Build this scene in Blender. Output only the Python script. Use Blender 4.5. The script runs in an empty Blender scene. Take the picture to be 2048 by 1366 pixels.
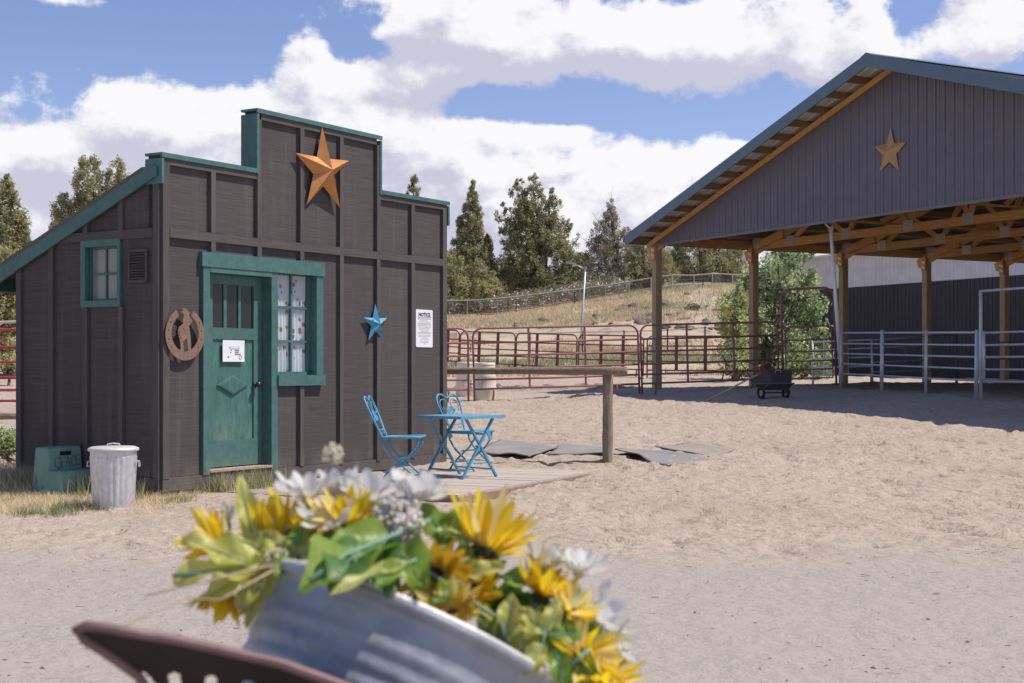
import bpy, math, random
import numpy as np
from mathutils import Vector, Matrix

random.seed(7)
RNG = np.random.default_rng(11)
SC = bpy.context.scene
COL = SC.collection
F, CX, HY, EYE = 2844.0, 1024.0, 735.0, 1.2      # focal length (px), centre column, horizon row, eye height (m)

# ---------------------------------------------------------------- camera
cam_d = bpy.data.cameras.new("camera")
cam = bpy.data.objects.new("camera", cam_d)
COL.objects.link(cam)
cam.location = (0, 0, EYE)
cam.rotation_euler = (math.radians(90), 0, 0)
cam_d.sensor_width = 36.0
cam_d.lens = 36.0 * F / 2048.0
cam_d.shift_y = (HY - 683.0) / 2048.0
cam_d.clip_start = 0.05
cam_d.clip_end = 3000
cam_d.dof.use_dof = True
cam_d.dof.focus_distance = 15.0
cam_d.dof.aperture_fstop = 7.0
SC.camera = cam

# ---------------------------------------------------------------- light
SUN_EL, SUN_AZ = 59.0, 91.0                        # azimuth measured from +Y towards +X
SUN_STRENGTH, SKY_STRENGTH = 2.9, 0.12
sd = bpy.data.lights.new("sun", 'SUN')
sd.energy = SUN_STRENGTH
sd.angle = math.radians(0.53)
sd.color = (1.0, 0.935, 0.84)
sun = bpy.data.objects.new("sun", sd)
COL.objects.link(sun)
_e, _a = math.radians(SUN_EL), math.radians(SUN_AZ)
SUNV = Vector((math.cos(_e) * math.sin(_a), math.cos(_e) * math.cos(_a), math.sin(_e)))
sun.rotation_euler = (-SUNV).to_track_quat('-Z', 'Y').to_euler()
sun.location = SUNV * 60

vs = SC.view_settings
SC.display_settings.display_device = 'sRGB'
vs.view_transform = 'Standard'
vs.look = 'None'
vs.exposure = 0.70
vs.gamma = 1.0
vs.use_curve_mapping = False
SC.cycles.use_denoising = True
SC.cycles.max_bounces = 8
SC.cycles.transparent_max_bounces = 12
SC.cycles.sample_clamp_indirect = 6.0
try:
    SC.cycles.denoiser = 'OPENIMAGEDENOISE'
except Exception:
    pass

# ---------------------------------------------------------------- sky with broken cumulus
world = bpy.data.worlds.new("World")
SC.world = world
world.use_nodes = True

def pix_dir(px, py):
    v = Vector(((px - CX) / F, 1.0, (HY - py) / F)).normalized()
    return math.atan2(v.x, v.y), v.z

CLOUDS = [  # centre column, row, radius across, radius up (px), weight
    (275, 195, 110, 56, .64), (110, 290, 180, 56, .62), (400, 250, 170, 70, .70), (220, 330, 380, 60, .55),
    (600, 108, 60, 56, .62), (660, 185, 110, 45, .55), (850, 150, 170, 48, .78), (620, 270, 180, 66, .66),
    (830, 262, 190, 44, .66), (1060, 268, 130, 24, .56), (760, 345, 260, 62, .66), (1000, 335, 130, 36, .55),
    (1270, 345, 120, 56, .86), (1400, 345, 110, 40, .60), (1130, 440, 420, 76, .85), (470, 430, 500, 70, .80),
    (1020, 40, 240, 78, .82), (1200, 100, 250, 50, .82), (1450, 75, 240, 78, .88), (1710, 92, 110, 66, .80), (1990, 70, 110, 78, .88),
    (870, 12, 90, 45, .58), (150, 2, 80, 20, .55), (1478, 288, 56, 13, .55), (770, 68, 48, 18, .46), (160, 140, 26, 14, .36),
    (1100, 570, 1500, 130, .9), (60, 560, 500, 150, .5), (1420, 440, 160, 50, .6), (880, 410, 200, 56, .4), (1110, 264, 80, 11, .30),
    (1380, 225, 300, 44, -.50), (985, 208, 80, 24, -.50), (80, 395, 60, 36, -.5), (1810, 30, 36, 70, -.45), (690, 60, 60, 30, -.35), (470, 100, 100, 44, -.46),
    (120, 90, 240, 56, -.42), (400, 40, 200, 40, -.35), (930, 110, 90, 16, -.30),
]

CL_A0, CL_A1, CL_PUFF, CL_DEEP, CL_S0, CL_S1 = .17, .58, .80, .44, -.62, .46
CL_WHITE, CL_GREY = (5.05, 5.0, 5.1, 1), (3.1, 3.07, 3.75, 1)
def build_world():
    nt = world.node_tree
    nt.nodes.clear()
    # density group
    g = bpy.data.node_groups.new("cloud_density", 'ShaderNodeTree')
    g.interface.new_socket("P", in_out='INPUT', socket_type='NodeSocketVector')
    g.interface.new_socket("D", in_out='OUTPUT', socket_type='NodeSocketFloat')
    N, L = g.nodes, g.links
    gi, go = N.new('NodeGroupInput'), N.new('NodeGroupOutput')

    def vmath(op, a, b=None):
        n = N.new('ShaderNodeVectorMath'); n.operation = op
        for i, s in enumerate((a, b)):
            if s is None: continue
            if isinstance(s, (tuple, list)): n.inputs[i].default_value = s
            else: L.new(s, n.inputs[i])
        return n
    def fmath(op, a, b=None, c=None):
        n = N.new('ShaderNodeMath'); n.operation = op
        for i, s in enumerate((a, b, c)):
            if s is None: continue
            if isinstance(s, (int, float)): n.inputs[i].default_value = s
            else: L.new(s, n.inputs[i])
        return n.outputs[0]
    P = gi.outputs[0]
    def noise(scale, sq, detail, rough, off):
        m = vmath('MULTIPLY', P, (scale, scale * sq, 1))
        m2 = vmath('ADD', m.outputs[0], off)
        n = N.new('ShaderNodeTexNoise'); n.noise_dimensions = '2D'
        n.inputs['Scale'].default_value = 1.0
        n.inputs['Detail'].default_value = detail
        n.inputs['Roughness'].default_value = rough
        L.new(m2.outputs[0], n.inputs['Vector'])
        return n.outputs[0]
    nbig = noise(9.0, 1.6, 2, .5, (3.1, 7.7, 0))
    nfine = noise(22.0, 1.35, 9, .60, (12.3, 1.9, 0))
    total = fmath('MULTIPLY_ADD', nbig, 0.70, -0.35 + 0.02)
    total = fmath('ADD', total, fmath('MULTIPLY_ADD', nfine, 1.9, -0.95))
    for (cx, cy, rx, ry, w) in CLOUDS:
        az, z = pix_dir(cx, cy)
        d = vmath('SUBTRACT', P, (az, z, 0))
        s = vmath('MULTIPLY', d.outputs[0], (F / rx, F / ry, 0))
        q = vmath('DOT_PRODUCT', s.outputs[0], s.outputs[0])
        e = fmath('EXPONENT', fmath('MULTIPLY', q.outputs['Value'], -0.9))
        total = fmath('MULTIPLY_ADD', e, w, total)
    L.new(total, go.inputs[0])

    N, L = nt.nodes, nt.links
    tc = N.new('ShaderNodeTexCoord')
    sep = N.new('ShaderNodeSeparateXYZ')
    L.new(tc.outputs['Generated'], sep.inputs[0])
    at = N.new('ShaderNodeMath'); at.operation = 'ARCTAN2'
    L.new(sep.outputs[0], at.inputs[0]); L.new(sep.outputs[1], at.inputs[1])
    cmb = N.new('ShaderNodeCombineXYZ')
    L.new(at.outputs[0], cmb.inputs[0]); L.new(sep.outputs[2], cmb.inputs[1])

    def vmath(op, a, b=None):
        n = N.new('ShaderNodeVectorMath'); n.operation = op
        for i, s in enumerate((a, b)):
            if s is None: continue
            if isinstance(s, (tuple, list)): n.inputs[i].default_value = s
            else: L.new(s, n.inputs[i])
        return n
    def fmath(op, a, b=None, c=None):
        n = N.new('ShaderNodeMath'); n.operation = op
        for i, s in enumerate((a, b, c)):
            if s is None: continue
            if isinstance(s, (int, float)): n.inputs[i].default_value = s
            else: L.new(s, n.inputs[i])
        return n.outputs[0]
    def dens(off):
        n = N.new('ShaderNodeGroup'); n.node_tree = g
        if off: L.new(vmath('ADD', cmb.outputs[0], off).outputs[0], n.inputs[0])
        else: L.new(cmb.outputs[0], n.inputs[0])
        return n.outputs[0]
    def smooth(v, a, b):
        n = N.new('ShaderNodeMapRange'); n.interpolation_type = 'SMOOTHSTEP'
        n.inputs['From Min'].default_value = a; n.inputs['From Max'].default_value = b
        L.new(v, n.inputs['Value'])
        return n.outputs['Result']
    d0 = dens(None)
    d1 = dens((0.005, 0.010, 0))      # towards the sun (up and right)
    d2 = dens((0.014, 0.034, 0))
    alpha = smooth(d0, CL_A0, CL_A1)
    d3 = dens((0.012, 0.022, 0))
    puff = fmath('SUBTRACT', d1, d0)
    puff2 = fmath('SUBTRACT', d3, d0)
    deep = fmath('MINIMUM', fmath('MAXIMUM', d2, 0.0), 2.0)
    nz = N.new('ShaderNodeTexNoise'); nz.noise_dimensions = '2D'
    nz.inputs['Scale'].default_value = 1.0; nz.inputs['Detail'].default_value = 6; nz.inputs['Roughness'].default_value = .55
    L.new(vmath('MULTIPLY', cmb.outputs[0], (13.0, 26.0, 1)).outputs[0], nz.inputs['Vector'])
    occl = fmath('ADD', fmath('MULTIPLY', puff, CL_PUFF), fmath('MULTIPLY_ADD', deep, CL_DEEP, -CL_DEEP * .55))
    occl = fmath('ADD', occl, fmath('MULTIPLY', puff2, .40))
    occl = fmath('ADD', occl, fmath('MULTIPLY_ADD', nz.outputs[0], 2.1, -1.05))
    shade = smooth(occl, CL_S0, CL_S1)
    colr = N.new('ShaderNodeMixRGB')
    L.new(shade, colr.inputs[0])
    colr.inputs[1].default_value = CL_WHITE
    colr.inputs[2].default_value = CL_GREY
    sky = N.new('ShaderNodeTexSky'); sky.sky_type = 'NISHITA'
    sky.sun_disc = False
    sky.sun_elevation = math.radians(SUN_EL); sky.sun_rotation = math.radians(SUN_AZ)
    sky.altitude = 900; sky.air_density = 1.0; sky.dust_density = 0.6; sky.ozone_density = 1.6
    hsv = N.new('ShaderNodeHueSaturation'); hsv.inputs['Saturation'].default_value = 1.02; hsv.inputs['Value'].default_value = .66
    L.new(sky.outputs[0], hsv.inputs['Color'])
    tint = N.new('ShaderNodeMixRGB'); tint.blend_type = 'MULTIPLY'; tint.inputs[0].default_value = 1.0
    tint.inputs[2].default_value = (1.02, .92, 1.07, 1)
    L.new(hsv.outputs[0], tint.inputs[1])
    mix = N.new('ShaderNodeMixRGB')
    L.new(fmath('MULTIPLY', alpha, 0.97), mix.inputs[0])
    L.new(tint.outputs[0], mix.inputs[1]); L.new(colr.outputs[0], mix.inputs[2])
    bg = N.new('ShaderNodeBackground'); bg.inputs['Strength'].default_value = SKY_STRENGTH
    L.new(mix.outputs[0], bg.inputs[0])
    out = N.new('ShaderNodeOutputWorld')
    L.new(bg.outputs[0], out.inputs[0])
build_world()
world.cycles.sampling_method = 'MANUAL'
world.cycles.sample_map_resolution = 512
# ---------------------------------------------------------------- mesh helpers
def lin(r, g, b):
    f = lambda c: (c / 255 / 12.92) if c / 255 <= .04045 else ((c / 255 + .055) / 1.055) ** 2.4
    return (f(r), f(g), f(b))

class MB:
    """collects shapes and links them as one mesh object"""
    def __init__(s):
        s.v, s.f, s.m = [], [], []
        s.cur = 0
    def add(s, verts, faces):
        o = len(s.v)
        s.v.extend([tuple(v) for v in verts])
        s.f.extend([tuple(i + o for i in f) for f in faces])
        s.m.extend([s.cur] * len(faces))
        return s
    def box(s, x0, x1, y0, y1, z0, z1):
        v = [(x, y, z) for x in (x0, x1) for y in (y0, y1) for z in (z0, z1)]
        return s.add(v, [(0, 1, 3, 2), (4, 6, 7, 5), (0, 4, 5, 1), (2, 3, 7, 6), (0, 2, 6, 4), (1, 5, 7, 3)])
    def beam(s, p0, p1, w, h, up=(0, 0, 1)):
        p0, p1 = Vector(p0), Vector(p1)
        d = (p1 - p0).normalized()
        u = Vector(up)
        side = d.cross(u)
        if side.length < 1e-4: side = d.cross(Vector((1, 0, 0)))
        side.normalize(); u = side.cross(d).normalized()
        v = []
        for p in (p0, p1):
            for a, b in ((-1, -1), (1, -1), (1, 1), (-1, 1)):
                v.append(p + side * (a * w / 2) + u * (b * h / 2))
        return s.add(v, [(0, 3, 2, 1), (4, 5, 6, 7), (0, 1, 5, 4), (1, 2, 6, 5), (2, 3, 7, 6), (3, 0, 4, 7)])
    def tube(s, pts, r, n=8, closed=False):
        pts = [Vector(p) for p in pts]
        k = len(pts)
        rr = r if isinstance(r, (list, tuple)) else [r] * k
        ref = None
        v = []
        for i, p in enumerate(pts):
            a = pts[(i - 1) % k] if (closed or i > 0) else p
            b = pts[(i + 1) % k] if (closed or i < k - 1) else p
            t = (b - a)
            t = t.normalized() if t.length > 1e-9 else Vector((0, 0, 1))
            if ref is None:
                ref = t.orthogonal().normalized()
            ref = (ref - t * ref.dot(t))
            ref = ref.normalized() if ref.length > 1e-6 else t.orthogonal().normalized()
            bi = t.cross(ref)
            for j in range(n):
                an = 2 * math.pi * j / n
                v.append(p + (ref * math.cos(an) + bi * math.sin(an)) * rr[i])
        f = []
        for i in range(k if closed else k - 1):
            i2 = (i + 1) % k
            for j in range(n):
                j2 = (j + 1) % n
                f.append((i * n + j, i * n + j2, i2 * n + j2, i2 * n + j))
        if not closed:
            f.append(tuple(range(n - 1, -1, -1)))
            f.append(tuple((k - 1) * n + j for j in range(n)))
        return s.add(v, f)
    def lathe(s, prof, n=32, c=(0, 0, 0), cap0=False, cap1=False, wob=None):
        v, f = [], []
        for (r, z) in prof:
            for j in range(n):
                a = 2 * math.pi * j / n
                q = r * (wob(a, z) if wob else 1)
                v.append((c[0] + q * math.cos(a), c[1] + q * math.sin(a), c[2] + z))
        for i in range(len(prof) - 1):
            for j in range(n):
                j2 = (j + 1) % n
                f.append((i * n + j, i * n + j2, (i + 1) * n + j2, (i + 1) * n + j))
        if cap0: f.append(tuple(range(n - 1, -1, -1)))
        if cap1: f.append(tuple((len(prof) - 1) * n + j for j in range(n)))
        return s.add(v, f)
    def prism(s, poly, y0, y1):
        """polygon in x-z extruded along y"""
        n = len(poly)
        v = [(p[0], y0, p[1]) for p in poly] + [(p[0], y1, p[1]) for p in poly]
        f = [tuple(range(n)), tuple(range(2 * n - 1, n - 1, -1))]
        for i in range(n):
            j = (i + 1) % n
            f.append((i, i + n, j + n, j))
        return s.add(v, f)
    def build(s, name, mat, parent=None, smooth=False, mw=None, recalc=False):
        me = bpy.data.meshes.new(name)
        me.from_pydata(s.v, [], s.f)
        mats = mat if isinstance(mat, (list, tuple)) else [mat]
        for m in mats: me.materials.append(m)
        if len(mats) > 1: me.polygons.foreach_set('material_index', s.m)
        if smooth: me.polygons.foreach_set('use_smooth', [True] * len(me.polygons))
        if recalc:
            import bmesh
            bm = bmesh.new(); bm.from_mesh(me)
            bmesh.ops.recalc_face_normals(bm, faces=bm.faces)
            bm.to_mesh(me); bm.free()
        me.update()
        o = bpy.data.objects.new(name, me)
        COL.objects.link(o)
        if parent is not None: o.parent = parent
        if mw is not None: o.matrix_local = mw
        return o

def np_mesh(name, V, Fq, mats, midx=None, parent=None, smooth=False):
    """fast mesh from numpy arrays (all faces with the same vertex count)"""
    me = bpy.data.meshes.new(name)
    nv, (nf, k) = len(V), Fq.shape
    me.vertices.add(nv); me.vertices.foreach_set('co', np.ascontiguousarray(V, dtype=np.float32).ravel())
    me.loops.add(nf * k); me.loops.foreach_set('vertex_index', np.ascontiguousarray(Fq, dtype=np.int32).ravel())
    me.polygons.add(nf)
    me.polygons.foreach_set('loop_start', np.arange(0, nf * k, k, dtype=np.int32))
    me.polygons.foreach_set('loop_total', np.full(nf, k, dtype=np.int32))
    for m in (mats if isinstance(mats, (list, tuple)) else [mats]): me.materials.append(m)
    if midx is not None: me.polygons.foreach_set('material_index', np.asarray(midx, dtype=np.int32))
    if smooth: me.polygons.foreach_set('use_smooth', np.ones(nf, dtype=bool))
    me.update(calc_edges=True)
    o = bpy.data.objects.new(name, me)
    COL.objects.link(o)
    if parent is not None: o.parent = parent
    return o

def tag(o, label=None, cat=None, group=None, kind=None):
    if label: o['label'] = label
    if cat: o['category'] = cat
    if group: o['group'] = group
    if kind: o['kind'] = kind
    return o

def thing(name, label, cat, loc=(0, 0, 0), rz=0.0, group=None, mw=None):
    o = bpy.data.objects.new(name, None)
    COL.objects.link(o)
    o.empty_display_size = .1
    if mw is not None: o.matrix_world = mw
    else:
        o.location = loc
        o.rotation_euler = (0, 0, rz)
    return tag(o, label, cat, group)

def frame_mw(origin, xaxis, zaxis):
    """matrix with the given x axis and a z axis as close as possible to zaxis"""
    x = Vector(xaxis).normalized(); z = Vector(zaxis)
    y = z.cross(x).normalized(); z = x.cross(y).normalized()
    m = Matrix((x, y, z)).transposed().to_4x4()
    m.translation = Vector(origin)
    return m

def member(name, p0, p1, w, h, mat, parent, up=(0, 0, 1)):
    """a timber between two points, its own x axis along its length"""
    p0, p1 = Vector(p0), Vector(p1)
    L = (p1 - p0).length
    up = Vector(up)
    if abs((p1 - p0).normalized().dot(up)) > .98: up = Vector((1, 0, 0))
    return MB().box(0, L, -w / 2, w / 2, -h / 2, h / 2).build(name, mat, parent, mw=frame_mw(p0, p1 - p0, up))

def copy_tree(o, parent=None, label=None):
    c = o.copy(); COL.objects.link(c)
    if parent is not None: c.parent = parent
    if label: c['label'] = label
    for ch in KIDS.get(o.name, [k for k in o.children]):
        copy_tree(ch, c)
    return c
KIDS = {}

def text_mesh(name, body, size, mat, parent, mw, extrude=0.0006, bold=0.0, align='CENTER'):
    cu = bpy.data.curves.new(name, 'FONT')
    cu.body = body; cu.size = size; cu.extrude = extrude; cu.offset = bold
    cu.align_x = align; cu.align_y = 'CENTER'; cu.resolution_u = 2
    t = bpy.data.objects.new(name + "_tmp", cu)
    COL.objects.link(t)
    dg = bpy.context.evaluated_depsgraph_get()
    me = bpy.data.meshes.new_from_object(t.evaluated_get(dg))
    bpy.data.objects.remove(t); bpy.data.curves.remove(cu)
    me.name = name
    me.materials.clear(); me.materials.append(mat)
    o = bpy.data.objects.new(name, me); COL.objects.link(o)
    o.parent = parent; o.matrix_local = mw
    return o

# ---------------------------------------------------------------- materials
MATS = {}
def mk(name, col, rough=.75, var=.18, scale=6.0, stretch=(1, 1, 1), bump=.15, bscale=None, metal=0.0, col2=None, detail=6,
       spec=.5, trans=0.0, speck=None, objvar=0.0, bdist=.01):
    m = bpy.data.materials.new(name); m.use_nodes = True
    nt = m.node_tree; N, L = nt.nodes, nt.links
    b = N['Principled BSDF']
    tc = N.new('ShaderNodeTexCoord')
    mp = N.new('ShaderNodeMapping'); mp.inputs['Scale'].default_value = stretch
    L.new(tc.outputs['Object'], mp.inputs[0])
    n = N.new('ShaderNodeTexNoise')
    n.inputs['Scale'].default_value = scale; n.inputs['Detail'].default_value = detail; n.inputs['Roughness'].default_value = .62
    L.new(mp.outputs[0], n.inputs['Vector'])
    r = N.new('ShaderNodeValToRGB')
    c2 = col2 if col2 else tuple(min(1, c * (1 + var)) for c in col)
    c1 = tuple(c * (1 - var) for c in col) if not col2 else col
    r.color_ramp.elements[0].position = .30; r.color_ramp.elements[1].position = .70
    r.color_ramp.elements[0].color = (*c1, 1); r.color_ramp.elements[1].color = (*c2, 1)
    L.new(n.outputs[0], r.inputs[0])
    out = r.outputs[0]
    if speck:     # (colour, scale, threshold)
        v = N.new('ShaderNodeTexNoise'); v.inputs['Scale'].default_value = speck[1]; v.inputs['Detail'].default_value = 4
        L.new(tc.outputs['Object'], v.inputs['Vector'])
        rr = N.new('ShaderNodeValToRGB')
        rr.color_ramp.elements[0].position = speck[2]; rr.color_ramp.elements[1].position = min(1, speck[2] + .08)
        L.new(v.outputs[0], rr.inputs[0])
        mx = N.new('ShaderNodeMixRGB'); mx.inputs[2].default_value = (*speck[0], 1)
        L.new(rr.outputs[0], mx.inputs[0]); L.new(out, mx.inputs[1])
        out = mx.outputs[0]
    if objvar:
        oi = N.new('ShaderNodeObjectInfo')
        hs = N.new('ShaderNodeHueSaturation')
        ml = N.new('ShaderNodeMapRange'); ml.inputs['To Min'].default_value = 1 - objvar; ml.inputs['To Max'].default_value = 1 + objvar
        L.new(oi.outputs['Random'], ml.inputs['Value']); L.new(ml.outputs[0], hs.inputs['Value'])
        L.new(out, hs.inputs['Color']); out = hs.outputs[0]
    L.new(out, b.inputs['Base Color'])
    b.inputs['Roughness'].default_value = rough
    b.inputs['Metallic'].default_value = metal
    b.inputs['Specular IOR Level'].default_value = spec
    if bump:
        n2 = N.new('ShaderNodeTexNoise')
        n2.inputs['Scale'].default_value = bscale or scale * 4; n2.inputs['Detail'].default_value = 5
        L.new(mp.outputs[0], n2.inputs['Vector'])
        bm = N.new('ShaderNodeBump'); bm.inputs['Strength'].default_value = bump; bm.inputs['Distance'].default_value = bdist
        L.new(n2.outputs[0], bm.inputs['Height']); L.new(bm.outputs[0], b.inputs['Normal'])
    if trans:
        t = N.new('ShaderNodeBsdfTranslucent'); L.new(out, t.inputs['Color'])
        ms = N.new('ShaderNodeMixShader'); ms.inputs[0].default_value = trans
        L.new(b.outputs[0], ms.inputs[1]); L.new(t.outputs[0], ms.inputs[2])
        L.new(ms.outputs[0], N['Material Output'].inputs['Surface'])
    MATS[name] = m
    return m

# shed
def weathered(name, base, grain=(2.0, 2.0, 80.0), streak=.22, dust=(.20, .165, .135), dust_h=.40, gvar=.15, rough=.88, bump=.5, objvar=.10, chips=None, zdust=True):
    """stained or painted boards: fine saw grain, long vertical weather streaks, splash dust towards the foot, scuffs"""
    m = bpy.data.materials.new(name); m.use_nodes = True
    N, L = m.node_tree.nodes, m.node_tree.links
    b = N['Principled BSDF']; b.inputs['Roughness'].default_value = rough; b.inputs['Specular IOR Level'].default_value = .35
    tc = N.new('ShaderNodeTexCoord')
    def noise(st, detail=5, rgh=.6, sc=1.0):
        mp = N.new('ShaderNodeMapping'); mp.inputs['Scale'].default_value = st
        L.new(tc.outputs['Object'], mp.inputs[0])
        n = N.new('ShaderNodeTexNoise'); n.inputs['Scale'].default_value = sc; n.inputs['Detail'].default_value = detail; n.inputs['Roughness'].default_value = rgh
        L.new(mp.outputs[0], n.inputs['Vector']); return n.outputs[0]
    def mth(op, a_, c=None, d=None):
        n = N.new('ShaderNodeMath'); n.operation = op
        for i, q in enumerate((a_, c, d)):
            if q is None: continue
            if isinstance(q, (int, float)): n.inputs[i].default_value = q
            else: L.new(q, n.inputs[i])
        return n.outputs[0]
    def sm(v, p, q):
        n = N.new('ShaderNodeMapRange'); n.interpolation_type = 'SMOOTHSTEP'
        n.inputs['From Min'].default_value = p; n.inputs['From Max'].default_value = q
        L.new(v, n.inputs['Value']); return n.outputs['Result']
    def mix(f, a_, c):
        x = N.new('ShaderNodeMixRGB')
        if isinstance(f, (int, float)): x.inputs[0].default_value = f
        else: L.new(f, x.inputs[0])
        for i, q in ((1, a_), (2, c)):
            if isinstance(q, tuple): x.inputs[i].default_value = (*q, 1)
            else: L.new(q, x.inputs[i])
        return x.outputs[0]
    g = noise(grain, 4, .65); st = noise((7, 7, .55), 5, .6); bl = noise((1.3, 1.3, .9), 4, .5)
    lo, hi = tuple(c * (1 - gvar) for c in base), tuple(c * (1 + gvar) for c in base)
    col = mix(sm(g, .32, .68), lo, hi)
    col = mix(mth('MULTIPLY', sm(st, .50, .72), streak * 1.6), col, tuple(min(1, c * 1.7 + .01) for c in base))
    col = mix(mth('MULTIPLY', sm(mth('SUBTRACT', 1.0, bl), .50, .72), .35), col, tuple(c * .62 for c in base))
    if chips:
        col = mix(sm(noise((26, 26, 26), 6, .7), .66, .72), col, chips)
    if zdust:
        sp = N.new('ShaderNodeSeparateXYZ'); L.new(tc.outputs['Object'], sp.inputs[0])
        low = mth('SUBTRACT', 1.0, sm(sp.outputs[2], .12, dust_h))
        col = mix(mth('MULTIPLY', mth('MULTIPLY', low, sm(noise((5, 5, 3), 6, .7), .36, .70)), .55), col, dust)
    if objvar:
        oi = N.new('ShaderNodeObjectInfo'); hs = N.new('ShaderNodeHueSaturation'); ml = N.new('ShaderNodeMapRange')
        ml.inputs['To Min'].default_value = 1 - objvar; ml.inputs['To Max'].default_value = 1 + objvar
        L.new(oi.outputs['Random'], ml.inputs['Value']); L.new(ml.outputs[0], hs.inputs['Value']); L.new(col, hs.inputs['Color']); col = hs.outputs[0]
    L.new(col, b.inputs['Base Color'])
    bm = N.new('ShaderNodeBump'); bm.inputs['Strength'].default_value = bump; bm.inputs['Distance'].default_value = .008
    L.new(mth('ADD', g, mth('MULTIPLY', st, .4)), bm.inputs['Height']); L.new(bm.outputs[0], b.inputs['Normal'])
    MATS[name] = m
    return m
SHED_FRONT = weathered("shed_siding_stain", (0.0796, 0.0685, 0.0665))
SHED_TRIM = weathered("shed_batten_stain", (0.0942, 0.0822, 0.0800), grain=(60, 60, 3), objvar=.12)
SHED_TRIM_H = weathered("shed_trim_stain", (0.0963, 0.0845, 0.0823), grain=(3, 60, 60), objvar=.10, streak=.1)
GREEN = weathered("teal_green_paint", (0.0708, 0.1603, 0.1479), grain=(14, 14, 14), gvar=.12, streak=.10, rough=.55, bump=.35, objvar=.06, chips=(.12, .22, .20), dust=(.26, .25, .20))
GREEN_DK = weathered("teal_green_paint_old", (0.0618, 0.1579, 0.1430), grain=(22, 22, 6), gvar=.20, streak=.20, rough=.5, bump=.7, objvar=0, chips=(.17, .27, .245), dust=(.34, .34, .29), dust_h=.9)
BARE_WOOD = mk("bare_threshold_wood", (.42, .33, .25), rough=.8, var=.25, scale=8, stretch=(2, 14, 14), bump=.3)
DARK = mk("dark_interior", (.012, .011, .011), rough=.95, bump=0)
ROOFING = mk("mineral_roofing", (.12, .11, .10), rough=.95, var=.2, scale=60, bump=.4)
KNOB = mk("dark_bronze", (.09, .075, .06), rough=.35, metal=.9, bump=0)
WHITE_PAPER = mk("white_paper", (.80, .80, .81), rough=.6, var=.03, bump=.05)
WHITE_SIGN = mk("white_sign_enamel", (.82, .82, .84), rough=.35, var=.02, bump=0)
BLACK_INK = mk("black_ink", (.015, .015, .018), rough=.6, bump=0)
GREY_INK = mk("grey_ink", (.22, .22, .25), rough=.6, bump=0)
PALE_INK = mk("pale_blue_ink", (.45, .62, .74), rough=.6, bump=0)
RUST_PLATE = mk("rusty_plate_steel", (.19, .108, .080), rough=.8, var=.4, scale=14, bump=.4, col2=(.27, .165, .125), metal=.1)
STAR_ORANGE = mk("copper_orange_paint", (0.4800, 0.1860, 0.0480), rough=.42, var=.25, scale=5, bump=.2, metal=.25, col2=(.62, .29, .095))
STAR_BLUE = mk("sky_blue_paint", (.085, .33, .50), rough=.45, var=.2, scale=14, bump=.3, speck=((.30, .42, .48), 30, .68))
STAR_TAN = mk("tan_painted_steel", (0.4500, 0.2500, 0.1187), rough=.5, var=.3, scale=3, bump=.15, metal=.1, col2=(.52, .30, .15))
# yard objects
GALV = mk("galvanised_steel", (0.6210, 0.6345, 0.6615), rough=.42, var=.18, scale=18, bump=.2, metal=.55)
GALV_LID = mk("galvanised_lid", (0.6750, 0.6615, 0.6210), rough=.55, var=.15, scale=22, bump=.2, metal=.35)
PIPE_SILVER = mk("galvanised_pipe", (.57, .58, .61), rough=.45, var=.15, scale=6, bump=.1, metal=.35)
RED_PIPE = mk("maroon_pipe_paint", (0.2812, 0.0938, 0.1025), rough=.5, var=.25, scale=4, bump=.15, speck=((.22, .12, .10), 9, .66))
RED_PIPE2 = mk("red_pipe_paint", (.38, .042, .055), rough=.45, var=.2, scale=4, bump=.1)
RED_PIPE_DK = mk("dark_maroon_pipe_paint", (.14, .048, .054), rough=.6, var=.3, scale=4, bump=.1)
DK_PIPE = mk("dark_steel_pipe", (.085, .085, .09), rough=.6, var=.3, scale=4, bump=.1)
STEP_GREEN = mk("green_moulded_plastic", (0.1781, 0.3253, 0.2532), rough=.65, var=.2, scale=5, bump=.25, bscale=60, speck=((.12, .20, .165), 12, .62))
LOG = mk("weathered_log", (0.2500, 0.1938, 0.1375), rough=.9, var=.4, scale=5, stretch=(1, 9, 9), bump=.8, bscale=10, bdist=.02)
LOG_Z = mk("weathered_post", (0.2750, 0.2250, 0.1625), rough=.9, var=.4, scale=5, stretch=(9, 9, 1), bump=.8, bscale=10, bdist=.02)
DECK_TOP = mk("sandy_weathered_board", (0.4928, 0.4200, 0.3528), rough=.9, var=.22, scale=6, stretch=(1, 10, 10), bump=.5, objvar=.06)
DECK_EDGE = mk("raw_board_edge", (.27, .18, .12), rough=.85, var=.3, scale=10, bump=.3)
RUBBER = mk("dusty_rubber_mat", (0.2040, 0.1980, 0.1980), rough=.9, var=.35, scale=2.2, bump=.2, bscale=40, col2=(.32, .285, .25))
RUBBER_SANDY = mk("sand_covered_rubber", (.27, .24, .21), rough=.9, var=.35, scale=2.2, bump=.2, bscale=40, col2=(.36, .295, .24))
BARREL = mk("cream_plastic", (.76, .69, .57), rough=.5, var=.12, scale=3, bump=.1, speck=((.40, .33, .25), 5, .62))
BLACK_TUB = mk("black_tub_plastic", (.035, .035, .04), rough=.6, var=.3, scale=6, bump=.1)
TYRE = mk("rubber_tyre", (.035, .033, .033), rough=.9, var=.3, scale=20, bump=.3)
CREAM_HUB = mk("cream_hub_paint", (.50, .42, .20), rough=.5, var=.2, bump=.1)
RED_PLASTIC = mk("faded_red_plastic", (.33, .055, .075), rough=.5, var=.2, bump=.1)
HANDLE_WOOD = mk("ash_handle_wood", (.45, .33, .22), rough=.6, var=.2, scale=6, stretch=(1, 8, 8), bump=.1)
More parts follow.
